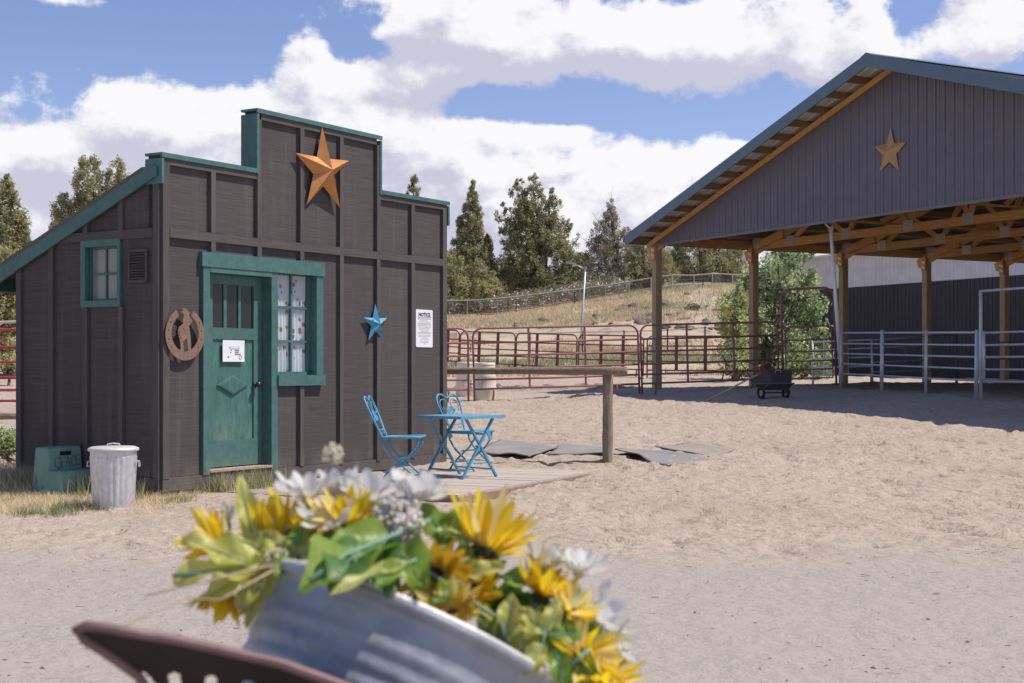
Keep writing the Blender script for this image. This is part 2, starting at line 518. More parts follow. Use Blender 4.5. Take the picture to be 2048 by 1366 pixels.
# barn
TIMBER = mk("orange_new_timber", (.55, .285, .095), rough=.7, var=.28, scale=4, stretch=(1, 11, 11), bump=.3, objvar=.12)
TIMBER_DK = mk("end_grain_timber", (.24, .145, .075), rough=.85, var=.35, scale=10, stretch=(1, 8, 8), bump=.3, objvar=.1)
POST_WOOD = mk("treated_post_timber", (0.3780, 0.2800, 0.1610), rough=.85, var=.30, scale=4, stretch=(11, 11, .8), bump=.4, objvar=.08)
SIDING_BARN = mk("charcoal_ribbed_steel", (0.1385, 0.1273, 0.1509), rough=.45, var=.08, scale=3, bump=.04, spec=.5)
SIDING_DARK = mk("dark_wall_steel", (0.0586, 0.0535, 0.0621), rough=.6, var=.12, scale=2, bump=.05)
TRANSLUCENT = mk("translucent_ribbed_panel", (0.8736, 0.8400, 0.8288), rough=.5, var=.08, scale=1.5, bump=.05, trans=.35)
FASCIA_BLUE = mk("slate_blue_fascia", (0.0972, 0.1593, 0.2052), rough=.45, var=.1, scale=4, bump=.05)
ROOF_STEEL = mk("roof_steel", (.66, .66, .65), rough=.5, var=.12, scale=3, bump=.03, metal=.15)
ROOF_SHADED = mk("shaded_roof_steel", (.13, .125, .12), rough=.5, var=.15, scale=3, bump=.03)  # roof steel darkened to paint in the shade under the barn roof
ROOF_WHITE = mk("white_roof_steel", (.70, .70, .69), rough=.5, var=.05, bump=0)
PLATE = mk("truss_plate_steel", (.42, .42, .40), rough=.45, metal=.5, var=.2, scale=40, bump=.3)
BOLT = mk("zinc_bolt", (.72, .72, .72), rough=.3, metal=.5, bump=0)
WHITE_POLE = mk("white_pole_paint", (.80, .80, .80), rough=.4, var=.05, bump=0)
LAMP_GREY = mk("lamp_housing", (.42, .46, .52), rough=.4, var=.1, bump=0, metal=.3)
# planting
STRAW = mk("straw_blade", (0.7830, 0.6380, 0.4205), rough=.85, var=.2, bump=0, trans=.25)
STRAW2 = mk("tan_blade", (0.6900, 0.5325, 0.3450), rough=.85, var=.2, bump=0, trans=.25)
GREENBLADE = mk("green_blade", (0.2100, 0.2660, 0.0910), rough=.8, var=.3, bump=0, trans=.3)
SAGEBLADE = mk("sage_blade", (0.4320, 0.4455, 0.2565), rough=.85, var=.2, bump=0, trans=.2)
JUN = [mk("juniper_needle_dark", (0.2362, 0.2457, 0.1361), rough=.8, var=.3, bump=0, trans=.42),
       mk("juniper_needle_mid", (0.3875, 0.3780, 0.2041), rough=.8, var=.3, bump=0, trans=.42),
       mk("juniper_needle_olive", (0.5481, 0.5009, 0.2552), rough=.8, var=.3, bump=0, trans=.42),
       mk("juniper_needle_brown", (0.3780, 0.2930, 0.1701), rough=.85, var=.3, bump=0, trans=.42),
       mk("juniper_needle_yellow", (0.5481, 0.5103, 0.1701), rough=.8, var=.3, bump=0, trans=.42)]
GREYTWIG = mk("grey_dead_twig", (0.6480, 0.5832, 0.5266), rough=.9, var=.3, bump=0)
BARK = mk("juniper_bark", (.135, .10, .075), rough=.95, var=.4, scale=3, stretch=(6, 6, 1), bump=.7)
DEADWOOD = mk("grey_deadwood", (0.5600, 0.5110, 0.4620), rough=.9, var=.3, scale=4, bump=.3)
ELM = [mk("bush_leaf_dark", (0.1463, 0.2031, 0.0975), rough=.55, var=.3, bump=0, trans=.45),
       mk("bush_leaf_mid", (0.3250, 0.4143, 0.1950), rough=.5, var=.3, bump=0, trans=.45),
       mk("bush_leaf_light", (0.6825, 0.7800, 0.4062), rough=.5, var=.25, bump=0, trans=.45)]
ROCK = mk("basalt_rock", (.13, .112, .098), rough=.95, var=.4, scale=3, bump=.8, bscale=9, col2=(.25, .215, .18), bdist=.05, objvar=.2)
FENCE_WOOD = mk("bleached_fence_rail", (.42, .385, .33), rough=.9, var=.25, scale=3, bump=.3)
WIRE = mk("fence_wire", (.16, .15, .145), rough=.6, metal=.4, bump=0)
TPOST = mk("dark_tee_post", (.06, .055, .05), rough=.8, bump=0)
DUNG = mk("dark_clod", (.105, .085, .072), rough=.95, var=.3, bump=0)
PEBBLE = mk("pale_pebble", (.40, .37, .34), rough=.9, var=.3, bump=0, col2=(.25, .22, .2))
# foreground
TUB = mk("old_galvanised_tub", (.25, .265, .30), rough=.52, var=.3, scale=9, bump=.45, bscale=26, metal=.42, col2=(.46, .48, .52), speck=((.16, .15, .15), 9, .68))
RUST = mk("dark_rusty_iron", (.016, .011, .0095), rough=.85, var=.4, scale=9, bump=.4, metal=.0, col2=(.034, .023, .020))
CHIP = mk("grey_wood_chip", (.17, .145, .125), rough=.95, var=.3, bump=0)
SCRAWL = mk("scratched_green", (.030, .062, .052), rough=.8, bump=0)
RUST_EDGE = mk("sunlit_rusty_edge", (.21, .125, .12), rough=.6, var=.3, scale=12, bump=.2, metal=.2)  # same iron paled, the sun on the rim put into its colour
YEL = [mk("golden_petal", (0.9200, 0.6696, 0.0156), rough=.5, var=.2, scale=12, bump=.1, trans=.55, col2=(.95, .74, .05)),
       mk("pale_yellow_petal", (.92, .74, .18), rough=.5, var=.2, scale=12, bump=.1, trans=.52, col2=(.92, .82, .42)),
       mk("amber_petal", (.74, .46, .025), rough=.6, var=.3, scale=12, bump=.1, trans=.30)]
WHITE_PETAL = mk("white_cloth_petal", (.80, .79, .77), rough=.6, var=.06, scale=20, bump=.1, trans=.45)
CREAM = mk("cream_floret", (.74, .68, .50), rough=.7, var=.15, scale=30, bump=0, trans=.2)
ASH_FLORET = mk("ashen_floret", (.68, .64, .58), rough=.8, var=.2, scale=30, bump=0, trans=.2)
DISC = mk("brown_flower_disc", (.075, .042, .018), rough=.95, var=.4, scale=60, bump=.8)
LEAFY = mk("yellow_green_leaf", (.54, .54, .08), rough=.42, var=.2, scale=10, bump=.2, trans=.5, col2=(.74, .70, .26))
LEAFG = mk("fresh_green_leaf", (.17, .30, .035), rough=.4, var=.25, scale=10, bump=.2, trans=.42, col2=(.30, .42, .06))
LEAFD = mk("deep_green_leaf", (.075, .17, .028), rough=.45, var=.25, scale=10, bump=.2, trans=.25)
STEMG = mk("grey_green_stem", (.16, .30, .20), rough=.5, var=.15, scale=10, bump=.05)
CRATE = mk("grey_crate_wood", (.24, .20, .16), rough=.9, var=.3, scale=5, stretch=(1, 8, 8), bump=.4)

def glass(name, tint, rough=.04, mixc=.75, spec=.8):
    m = bpy.data.materials.new(name); m.use_nodes = True
    N, L = m.node_tree.nodes, m.node_tree.links
    b = N['Principled BSDF']
    tc = N.new('ShaderNodeTexCoord'); n = N.new('ShaderNodeTexNoise'); n.inputs['Scale'].default_value = 14; n.inputs['Detail'].default_value = 5
    L.new(tc.outputs['Object'], n.inputs['Vector'])
    mr = N.new('ShaderNodeMapRange'); mr.inputs['To Min'].default_value = rough * .5; mr.inputs['To Max'].default_value = rough * 2.5
    L.new(n.outputs[0], mr.inputs['Value']); L.new(mr.outputs[0], b.inputs['Roughness'])
    b.inputs['Base Color'].default_value = (*tint, 1)
    b.inputs['Specular IOR Level'].default_value = spec
    t = N.new('ShaderNodeBsdfTransparent'); t.inputs[0].default_value = (.975, .98, .985, 1)
    ms = N.new('ShaderNodeMixShader'); ms.inputs[0].default_value = mixc
    L.new(t.outputs[0], ms.inputs[1]); L.new(b.outputs[0], ms.inputs[2])
    L.new(ms.outputs[0], N['Material Output'].inputs['Surface'])
    return m
GLASS_DARK = glass("dusty_dark_glass", (.022, .023, .027), .03, .8, .35)
GLASS_DUSTY = glass("dusty_grey_glass", (.33, .325, .31), .10, .62)
GLASS_CLEAR = glass("clear_window_glass", (.10, .10, .12), .03, .09)

def curtain_mat():
    m = bpy.data.materials.new("printed_curtain_cloth"); m.use_nodes = True
    N, L = m.node_tree.nodes, m.node_tree.links
    b = N['Principled BSDF']; b.inputs['Roughness'].default_value = .85
    tc = N.new('ShaderNodeTexCoord')
    v = N.new('ShaderNodeTexVoronoi'); v.inputs['Scale'].default_value = 11; L.new(tc.outputs['Object'], v.inputs['Vector'])
    n = N.new('ShaderNodeTexNoise'); n.inputs['Scale'].default_value = 40; L.new(tc.outputs['Object'], n.inputs['Vector'])
    a = N.new('ShaderNodeMath'); a.operation = 'MULTIPLY_ADD'; L.new(n.outputs[0], a.inputs[0]); a.inputs[1].default_value = .30; L.new(v.outputs['Distance'], a.inputs[2])
    r = N.new('ShaderNodeValToRGB')
    e = r.color_ramp.elements
    e[0].position = .34; e[0].color = (.30, .22, .15, 1); e[1].position = .47; e[1].color = (.76, .81, .84, 1)
    x = r.color_ramp.elements.new(.40); x.color = (.50, .44, .38, 1)
    x = r.color_ramp.elements.new(.7); x.color = (.80, .83, .86, 1)
    L.new(a.outputs[0], r.inputs[0]); L.new(r.outputs[0], b.inputs['Base Color'])
    return m
CURTAIN = curtain_mat()
GREY_GLASS_CLOTH = mk("grey_net_curtain", (.40, .39, .37), rough=.8, var=.25, scale=6, stretch=(3, 3, 1), bump=.2)
# ---------------------------------------------------------------- terrain
def vnoise(x, y, seed=0):
    x = np.asarray(x, dtype=np.float64); y = np.asarray(y, dtype=np.float64)
    xi, yi = np.floor(x).astype(np.int64), np.floor(y).astype(np.int64)
    xf, yf = x - xi, y - yi
    u, v = xf * xf * (3 - 2 * xf), yf * yf * (3 - 2 * yf)
    def h(a, b):
        n = (a * 374761393 + b * 668265263 + seed * 974634777) & 0x7fffffff
        n = ((n ^ (n >> 13)) * 1274126177) & 0x7fffffff
        return ((n ^ (n >> 16)) & 0xffff) / 65535.0
    a, b, c, d = h(xi, yi), h(xi + 1, yi), h(xi, yi + 1), h(xi + 1, yi + 1)
    return (a * (1 - u) + b * u) * (1 - v) + (c * (1 - u) + d * u) * v
def fbm(x, y, seed=0, oct=4):
    s, a, t = 0, 1.0, 0
    for i in range(oct):
        s = s + a * vnoise(np.asarray(x) * 2 ** i, np.asarray(y) * 2 ** i, seed + i * 17); t += a; a *= .5
    return s / t
def sstep(a, b, x):
    t = np.clip((np.asarray(x, dtype=np.float64) - a) / (b - a), 0, 1)
    return t * t * (3 - 2 * t)
_ly = np.arange(-60, 900, .5)
_lz = np.interp(_ly, [-60, 4, 12, 13.5, 16, 20, 23, 26, 29, 31, 34, 40, 50, 55, 62, 72, 80, 92, 105, 125, 170, 300, 900],
                     [-.08, -.06, -.05, -.025, .0, .11, .25, .41, .49, .53, .54, .56, .78, 1.15, 1.95, 3.1, 3.75, 4.2, 5.3, 7.0, 8.2, 9, 9])
_k = np.exp(-.5 * (np.arange(-6, 7) / 2.4) ** 2); _k /= _k.sum()
_lz = np.convolve(np.pad(_lz, 6, mode='edge'), _k, 'valid')
def terrain(x, y):
    x = np.asarray(x, dtype=np.float64); y = np.asarray(y, dtype=np.float64)
    z = np.interp(y, _ly, _lz)
    z = z + .030 * np.clip(x, 0, 9) * sstep(18, 29, y) * (1 - .75 * sstep(34, 46, y))
    z = z + 1.9 * sstep(-5, 15, x) * sstep(58, 86, y)
    hx, hv = (x - 3.58) * .468 - (y - 36) * .884, (x - 3.58) * .884 + (y - 36) * .468
    level = sstep(-26, -21, hx) * sstep(13, 18, hv)          # graded pad under the barn and the hall
    z = z * (1 - level) + np.minimum(z, .72) * level
    z = z + (1 - level) * .9 * (fbm(x * .09, y * .09, 5, 3) - .5) * sstep(54, 70, y)
    return z
def tz(x, y): return float(terrain(x, y))
def hit(px, py, y0=5.0, y1=160.0):
    """where the sight line through a picture point meets the ground"""
    ys = np.linspace(y0, y1, 6000)
    d = EYE + (HY - py) / F * ys - terrain((px - CX) / F * ys, ys)
    i = np.argmax(d < 0)
    y = ys[i]
    return Vector(((px - CX) / F * y, y, tz((px - CX) / F * y, y)))
def at(px, py, y):
    return Vector(((px - CX) / F * y, y, EYE + (HY - py) / F * y))
def gnd(px, y):
    x = (px - CX) / F * y
    return Vector((x, y, tz(x, y)))

def micro(x, y):
    """hoof-trodden sand, a smoother packed road, clods by the pens"""
    road = 1 - sstep(8.6, 10.0, y + .5 * (fbm(x * .5, y * .5, 31, 2) - .5))
    hill = sstep(50, 56, y)
    sand = (1 - road) * (1 - hill)
    shed = np.exp(-(((x + 3.2) / 2.4) ** 2 + ((y - 13.2) / 1.6) ** 2))
    s = .018 * (fbm(x * 2.6, y * 2.0, 3, 3) - .5) + .050 * (fbm(x * 8.2, y * 6.6, 9, 2) - .5)
    pit = vnoise(x * 4.3, y * 3.4, 77); s = s - .045 * sstep(.66, .92, pit)
    s = s + .05 * (fbm(x * .8, y * .8, 41, 2) - .5) * sstep(15, 22, y)
    z = sand * s * (1 - .6 * shed)
    z = z - road * .022 * sum(np.exp(-((y - c - .05 * x - .12 * np.sin(x * .7 + c)) / .16) ** 2) for c in (6.35, 7.9)) * (.4 + .6 * fbm(x * 1.2, y * 2, 23, 2))
    z = z + road * (.020 * (fbm(x * 5, y * 5, 13, 3) - .5) + .016 * (fbm(x * .25, y * 1.6, 14, 2) - .5))
    clod = np.exp(-((y - 37.6) / .9) ** 2) * sstep(-5, -3, x) * (1 - sstep(2.5, 4, x))
    z = z + clod * (.10 + .26 * (fbm(x * 2.2, y * 2.5, 51, 3) - .3))
    z = z + hill * .30 * (fbm(x * .7, y * .7, 61, 4) - .5)
    # loose sand banked along the pen fence
    bank = np.exp(-((y - (30.2 + .22 * x)) / .8) ** 2) * sstep(-1, 2, x) * (1 - sstep(8, 10, x))
    z = z + bank * (.05 + .16 * (fbm(x * 1.1, y * .9, 71, 3) - .4))
    return z

def spacing(edges):
    """edges: list of (from, to, step at from, step at to)"""
    out = []
    for a, b, s0, s1 in edges:
        x = a
        while x < b - 1e-6:
            out.append(x)
            t = (x - a) / (b - a)
            x += s0 * (s1 / s0) ** t
    out.append(edges[-1][1])
    return np.array(out)

def ground_mat():
    m = bpy.data.materials.new("sand_road_and_hill"); m.use_nodes = True
    N, L = m.node_tree.nodes, m.node_tree.links
    b = N['Principled BSDF']; b.inputs['Roughness'].default_value = .95; b.inputs['Specular IOR Level'].default_value = .2
    geo = N.new('ShaderNodeNewGeometry')
    sep = N.new('ShaderNodeSeparateXYZ'); L.new(geo.outputs['Position'], sep.inputs[0])
    def noise(scale, detail=5, st=(1, 1, 1), rough=.6):
        mp = N.new('ShaderNodeMapping'); mp.inputs['Scale'].default_value = st
        L.new(geo.outputs['Position'], mp.inputs[0])
        n = N.new('ShaderNodeTexNoise'); n.inputs['Scale'].default_value = scale; n.inputs['Detail'].default_value = detail; n.inputs['Roughness'].default_value = rough
        L.new(mp.outputs[0], n.inputs['Vector']); return n.outputs[0]
    def ramp(v, p0, c0, p1, c1):
        r = N.new('ShaderNodeValToRGB'); e = r.color_ramp.elements
        e[0].position, e[1].position = p0, p1
        e[0].color, e[1].color = (*c0, 1), (*c1, 1)
        L.new(v, r.inputs[0]); return r.outputs[0]
    def mix(f, a, c):
        x = N.new('ShaderNodeMixRGB'); L.new(f, x.inputs[0])
        for i, q in ((1, a), (2, c)):
            if isinstance(q, tuple): x.inputs[i].default_value = (*q, 1)
            else: L.new(q, x.inputs[i])
        return x.outputs[0]
    def mth(op, a, c=None, d=None):
        n = N.new('ShaderNodeMath'); n.operation = op
        for i, s in enumerate((a, c, d)):
            if s is None: continue
            if isinstance(s, (int, float)): n.inputs[i].default_value = s
            else: L.new(s, n.inputs[i])
        return n.outputs[0]
    def sm(v, a, c):
        n = N.new('ShaderNodeMapRange'); n.interpolation_type = 'SMOOTHSTEP'
        n.inputs['From Min'].default_value = a; n.inputs['From Max'].default_value = c
        L.new(v, n.inputs['Value']); return n.outputs['Result']
    n1, n2, n3 = noise(.45, 4), noise(9, 6), noise(60, 4)
    sand = ramp(n2, .25, (.415, .336, .262), .75, (.530, .438, .350))
    sand = mix(sm(n1, .42, .68), sand, (.43, .343, .262))
    rn = noise(1.0, 5, (.35, 2.2, 1))
    road = ramp(n3, .3, (.316, .276, .238), .7, (.438, .390, .342))
    road = mix(sm(rn, .46, .70), road, (.40, .345, .305))
    road = mix(mth('MULTIPLY', sm(noise(24, 3), .64, .70), .5), road, (.22, .20, .19))
    edge = mth('ADD', sep.outputs[1], mth('ADD', mth('MULTIPLY_ADD', noise(.6, 4), 2.2, -1.1), mth('MULTIPLY_ADD', noise(5.5, 5), 1.3, -.65)))
    col = mix(sm(edge, 8.7, 10.4), road, sand)
    # trampled straw and dry turf beside the shed
    dx = mth('MULTIPLY', mth('ADD', sep.outputs[0], 5.0), .62)
    dy = mth('MULTIPLY', mth('ADD', sep.outputs[1], -13.6), .62)
    rr = mth('SQRT', mth('ADD', mth('MULTIPLY', dx, dx), mth('MULTIPLY', dy, dy)))
    turf = mth('SUBTRACT', 1.0, sm(mth('ADD', rr, mth('MULTIPLY_ADD', noise(2.5, 5), .9, -.45)), .85, 1.35))
    col = mix(mth('MULTIPLY', turf, .8), col, ramp(noise(30, 4), .3, (.36, .28, .17), .7, (.58, .47, .30)))
    # dry hillside
    hn = noise(.35, 5)
    hcol = ramp(hn, .32, (.47, .37, .265), .68, (.58, .475, .345))
    hcol = mix(mth('MULTIPLY', sm(noise(.16, 4), .52, .66), .6), hcol, (.45, .41, .26))
    hcol = mix(sm(noise(1.6, 7, (1, .6, 1)), .52, .66), hcol, (.30, .24, .185))
    hmask = sm(mth('ADD', sep.outputs[1], mth('MULTIPLY_ADD', noise(.25, 4), 8, -4)), 49, 55)
    col = mix(hmask, col, hcol)
    # darker footing inside the open barn pens and the clods behind the gate
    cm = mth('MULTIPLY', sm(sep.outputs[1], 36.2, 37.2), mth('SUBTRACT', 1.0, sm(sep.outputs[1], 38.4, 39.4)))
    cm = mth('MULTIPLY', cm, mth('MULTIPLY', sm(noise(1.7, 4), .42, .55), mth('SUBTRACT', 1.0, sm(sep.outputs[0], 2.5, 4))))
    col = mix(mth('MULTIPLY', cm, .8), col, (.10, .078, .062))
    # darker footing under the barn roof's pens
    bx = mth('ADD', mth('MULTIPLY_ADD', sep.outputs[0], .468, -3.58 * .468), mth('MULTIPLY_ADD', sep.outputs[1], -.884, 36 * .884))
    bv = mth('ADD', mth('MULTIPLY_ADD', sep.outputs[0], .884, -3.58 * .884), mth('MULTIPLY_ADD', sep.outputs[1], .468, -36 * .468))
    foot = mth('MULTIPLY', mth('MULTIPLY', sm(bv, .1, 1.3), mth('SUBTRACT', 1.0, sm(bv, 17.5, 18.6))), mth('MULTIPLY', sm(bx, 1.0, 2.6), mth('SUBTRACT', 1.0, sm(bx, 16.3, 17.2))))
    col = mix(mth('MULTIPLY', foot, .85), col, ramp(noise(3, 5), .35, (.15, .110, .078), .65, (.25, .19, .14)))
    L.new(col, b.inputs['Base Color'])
    bn = N.new('ShaderNodeBump'); L.new(mth('MULTIPLY_ADD', sm(edge, 8.7, 10.4), .42, .50), bn.inputs['Strength']); bn.inputs['Distance'].default_value = .05
    L.new(mth('ADD', mth('MULTIPLY', noise(11, 4, (1, 1.25, 1), .5), 1.4), mth('MULTIPLY', n3, .30)), bn.inputs['Height'])
    L.new(bn.outputs[0], b.inputs['Normal'])
    return m
GROUND_MAT = ground_mat()

def hoof_prints(xs, ys, Z):
    """curved hoof prints in wandering lines over the sand"""
    rn = np.random.default_rng(91)
    for tr in range(330):
        y = 10.0 + 22 * rn.random() ** .8
        x = rn.uniform(-.30, .37) * y
        a = rn.normal() * .8 + (0 if rn.random() < .7 else 1.5)
        for st in range(rn.integers(6, 16)):
            px_, py_ = x + rn.normal() * .10, y + rn.normal() * .10
            x += .33 * math.cos(a); y += .33 * math.sin(a); a += rn.normal() * .12
            if not (9.6 < py_ < 33) or (px_ < -.3 and py_ > 12.5 and px_ < -3.3 + (py_ - 13.5) * .63 + 1.0): continue
            i0, i1 = np.searchsorted(xs, (px_ - .17, px_ + .17)); j0, j1 = np.searchsorted(ys, (py_ - .2, py_ + .2))
            if i1 - i0 < 2 or j1 - j0 < 2: continue
            dx, dy = np.meshgrid(xs[i0:i1] - px_, ys[j0:j1] - py_)
            r = np.sqrt(dx * dx + dy * dy) / rn.uniform(.055, .078)
            Z[j0:j1, i0:i1] += rn.uniform(.5, 1.1) * (-.026 * np.exp(-r ** 4) + .012 * np.exp(-((r - 1.45) / .45) ** 2))
def sheet(name, xs, ys, kind='structure', label=None):
    X, Y = np.meshgrid(xs, ys)
    Z = terrain(X, Y) + micro(X, Y)
    if name == 'ground': hoof_prints(xs, ys, Z)
    V = np.stack([X.ravel(), Y.ravel(), Z.ravel()], 1)
    nx, ny = len(xs), len(ys)
    i = np.arange(nx * ny).reshape(ny, nx)
    Q = np.stack([i[:-1, :-1].ravel(), i[:-1, 1:].ravel(), i[1:, 1:].ravel(), i[1:, :-1].ravel()], 1)
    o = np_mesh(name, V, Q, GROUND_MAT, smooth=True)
    return tag(o, label, kind=kind)
_xn = spacing([(-400, -60, 40, 12), (-60, -9, 10, .4), (-9, -5.5, .4, .055), (-5.5, 9.5, .055, .055), (9.5, 14, .055, .4), (14, 60, .4, 10), (60, 400, 12, 40)])
sheet("gravel_road", _xn, spacing([(-60, 0, 10, 1), (0, 5.4, 1, .05), (5.4, 9.2, .045, .045)]))
sheet("ground", _xn, spacing([(9.2, 14, .045, .05), (14, 20, .05, .07), (20, 32, .07, .12), (32, 50, .13, .3)]))
_xh = spacing([(-600, -60, 40, 10), (-60, -25, 6, .45), (-25, 30, .45, .45), (30, 80, .45, 8), (80, 700, 10, 40)])
sheet("hillside", _xh, spacing([(50, 62, .3, .35), (62, 115, .35, .6), (115, 200, .8, 10), (200, 900, 12, 60)]))
# ---------------------------------------------------------------- the board-and-batten shed with its stepped front
SA = math.radians(32.1)
SDX, SDY = math.sin(SA), math.cos(SA)
ZC = 13.5
SX0 = (321 - CX) / F * ZC
SL, SW = 4.72, 2.04                       # front length, depth
ZLOW, ZHIGH, ZBAND0, ZBAND1, ZSIDE = 3.235, 3.855, 2.440, 2.528, .15
def fx(px, inset=0.0):
    t = (px - CX) / F
    bx, by = SX0 - SDY * inset, ZC + SDX * inset
    return (t * by - bx) / (SDX - t * SDY)
def fz(px, py, inset=0.0):
    s = fx(px, inset)
    return EYE + (HY - py) / F * (ZC + SDX * inset + SDY * s)
def fp(px, py, inset=0.0): return fx(px, inset), fz(px, py, inset)
def sm_(px):
    t = (px - CX) / F
    return (t * ZC - SX0) / (-SDY - t * SDX)
def sz(px, py): return EYE + (HY - py) / F * (ZC + SDX * sm_(px))
SHED_MW = Matrix.Translation((SX0, ZC, 0)) @ Matrix.Rotation(math.pi / 2 - SA, 4, 'Z')
shed = thing("shed", "small dark brown board-and-batten shed with stepped false front and teal trim", "shed", mw=SHED_MW)

def roof_z(y): return 3.12 - .405 * (y - .16)
# --- openings
DX0, DX1, DZ1 = fx(414), fx(537.5), fz(470, 549) + .0        # door opening
WX0, WX1 = fx(550), fx(628)
WZ0, WZ1 = fz(590, 750), fz(590, 540)
cols = [0] + [.668 * k for k in range(1, 7)] + [SL]
def cell_boxes(mb, x0, x1, z0, z1):
    xs = sorted({x0, x1, *[v for v in (DX0 - .03, DX1 + .03, WX0 - .03, WX1 + .03) if x0 < v < x1]})
    zs = sorted({z0, z1, *[v for v in (DZ1 + .03, WZ0 - .03, WZ1 + .03) if z0 < v < z1]})
    n = 0
    for a, b in zip(xs, xs[1:]):
        for c, d in zip(zs, zs[1:]):
            mx, mz = (a + b) / 2, (c + d) / 2
            if DX0 - .03 < mx < DX1 + .03 and mz < DZ1 + .03: continue
            if WX0 - .03 < mx < WX1 + .03 and WZ0 - .03 < mz < WZ1 + .03: continue
            mb.box(a, b, 0, .022, c, d); n += 1
    return n
for i, (a, b) in enumerate(zip(cols, cols[1:])):
    top = ZHIGH if 1.0 < (a + b) / 2 < 3.4 and i in (2, 3, 4) else ZLOW
    for z0, z1 in ((ZSIDE, 2.485), (2.489, top - .02)):
        mb = MB()
        if cell_boxes(mb, a + .0015, b - .0015, z0, z1):
            mb.build("siding_panel", SHED_FRONT, shed)
# --- battens and trims on the front
def batten(x, z0, z1, w=.062, t=.042):
    MB().box(x - w / 2, x + w / 2, -t, -.0005, z0, z1).build("batten", SHED_TRIM, shed)
HEAD0, HEAD1 = 2.190, 2.336
SILL0, SILL1 = fz(595, 771), fz(595, 750)
batten(cols[1], HEAD1 + .002, ZBAND0 - .002)
for k in (2, 3):
    batten(cols[k], HEAD1 + .002, ZBAND0 - .002)
    if k == 3: batten(cols[k], ZSIDE, SILL0 - .002)
for k in (4, 5, 6):
    batten(cols[k], ZSIDE - .02, ZBAND0 - .002)
for k in range(1, 7):
    batten(cols[k], ZBAND1 + .002, (ZHIGH if 2 <= k <= 5 else ZLOW) - .105)
for x in (.042, SL - .042):
    MB().box(x - .042, x + .042, -.036, -.0005, ZSIDE - .01, ZLOW - .022).build("corner_board", SHED_TRIM, shed)
MB().box(.086, SL - .086, -.042, -.0005, ZBAND0, ZBAND1).build("trim_band", SHED_TRIM_H, shed)
for (a, b, z) in ((.086, 1.304, ZLOW), (1.366, 3.31, ZHIGH), (3.372, SL - .086, ZLOW)):
    MB().box(a, b, -.037, -.0005, z - .104, z - .022).build("frieze_board", SHED_TRIM_H, shed)
MB().box(.0, SL, -.03, .03, .02, ZSIDE - .004).build("skirt_board", SHED_TRIM_H, shed)
MB().box(-.028, .0, .0, SW, .02, ZSIDE - .004).build("skirt_board", SHED_TRIM_H, shed)
MB().box(0, SL, .03, .145, .0, .02).build("skid", SHED_TRIM_H, shed)
# --- parapet core and green caps
MB().box(.0, SL, .0225, .16, 2.47, ZLOW - .021).build("parapet_core", SHED_TRIM_H, shed)
MB().box(1.336, 3.34, .0225, .16, ZLOW - .0205, ZHIGH - .021).build("parapet_core", SHED_TRIM_H, shed)
cap = MB()
def capbar(x0, x1, z):
    cap.box(x0, x1, -.056, .172, z - .02, z + .004)
    cap.box(x0, x1, -.056, -.0385, z - .042, z - .0205)
P0, P1 = 1.336, 3.34
capbar(-.036, P0 - .052, ZLOW); cap.build("cap_board", GREEN, shed); cap = MB()
capbar(P0 - .05, P1 + .05, ZHIGH); cap.build("cap_board", GREEN, shed); cap = MB()
capbar(P1 + .052, SL + .036, ZLOW); cap.build("cap_board", GREEN, shed)
for x0, x1, z0, z1 in ((P0 - .05, P0 - .018, ZLOW - .05, ZHIGH - .051), (P1 + .018, P1 + .05, ZLOW - .05, ZHIGH - .051)):
    MB().box(x0, x1, -.053, .170, z0, z1).build("cap_return", GREEN, shed)
for x0, x1 in ((-.034, -.004), (SL + .004, SL + .034)):
    MB().box(x0, x1, -.053, .170, ZLOW - .29, ZLOW - .051).build("cap_return", GREEN, shed)
# --- side wall
def side_poly(y0, y1, z0, z1):
    """box on the side wall whose top follows the roof when z1 is None"""
    ya = roof_z(y0) - .04 if z1 is None else z1
    yb = roof_z(y1) - .04 if z1 is None else z1
    return [(y0, z0), (y1, z0), (y1, yb), (y0, ya)]
def side_prism(mb, poly, x0, x1):
    n = len(poly)
    v = [(x0, p[0], p[1]) for p in poly] + [(x1, p[0], p[1]) for p in poly]
    f = [tuple(range(n - 1, -1, -1)), tuple(range(n, 2 * n))]
    for i in range(n):
        j = (i + 1) % n
        f.append((i, j, j + n, i + n))
    mb.add(v, f); return mb
SWY0, SWY1, SWZ0, SWZ1 = sm_(239), sm_(175), sz(210, 601), sz(210, 493)
mcols = [0.0, .513, 1.004, 1.508, SW]
for a, b in zip(mcols, mcols[1:]):
    for z0, z1 in ((ZSIDE, 2.485), (2.489, None)):
        mb = MB(); a2, b2 = max(a + .0015, .0), b - .0015
        if z1 is not None:
            ztop = min(roof_z(a2), roof_z(b2)) - .04
            if ztop < 2.485: z1 = None
        elif roof_z(b2) - .04 < 2.5: 
            b2 = min(b2, .16 + (3.12 - .04 - 2.52) / .405)
            if b2 <= a2 + .02: continue
        hole = z0 < SWZ0 and a2 < SWY1 + .03 and b2 > SWY0 - .03
        if hole:
            ys = sorted({a2, b2, *[v for v in (SWY0 - .03, SWY1 + .03) if a2 < v < b2]})
            for c, d in zip(ys, ys[1:]):
                if SWY0 - .03 < (c + d) / 2 < SWY1 + .03:
                    side_prism(mb, side_poly(c, d, z0, SWZ0 - .03), 0, .022)
                    side_prism(mb, side_poly(c, d, SWZ1 + .03, z1), 0, .022)
                else: side_prism(mb, side_poly(c, d, z0, z1), 0, .022)
        else: side_prism(mb, side_poly(a2, b2, z0, z1), 0, .022)
        mb.build("side_panel", SHED_FRONT, shed, recalc=True)
FR0, FR1, FRZ0, FRZ1 = sm_(244.5), sm_(166), sz(205, 614), sz(205, 480)
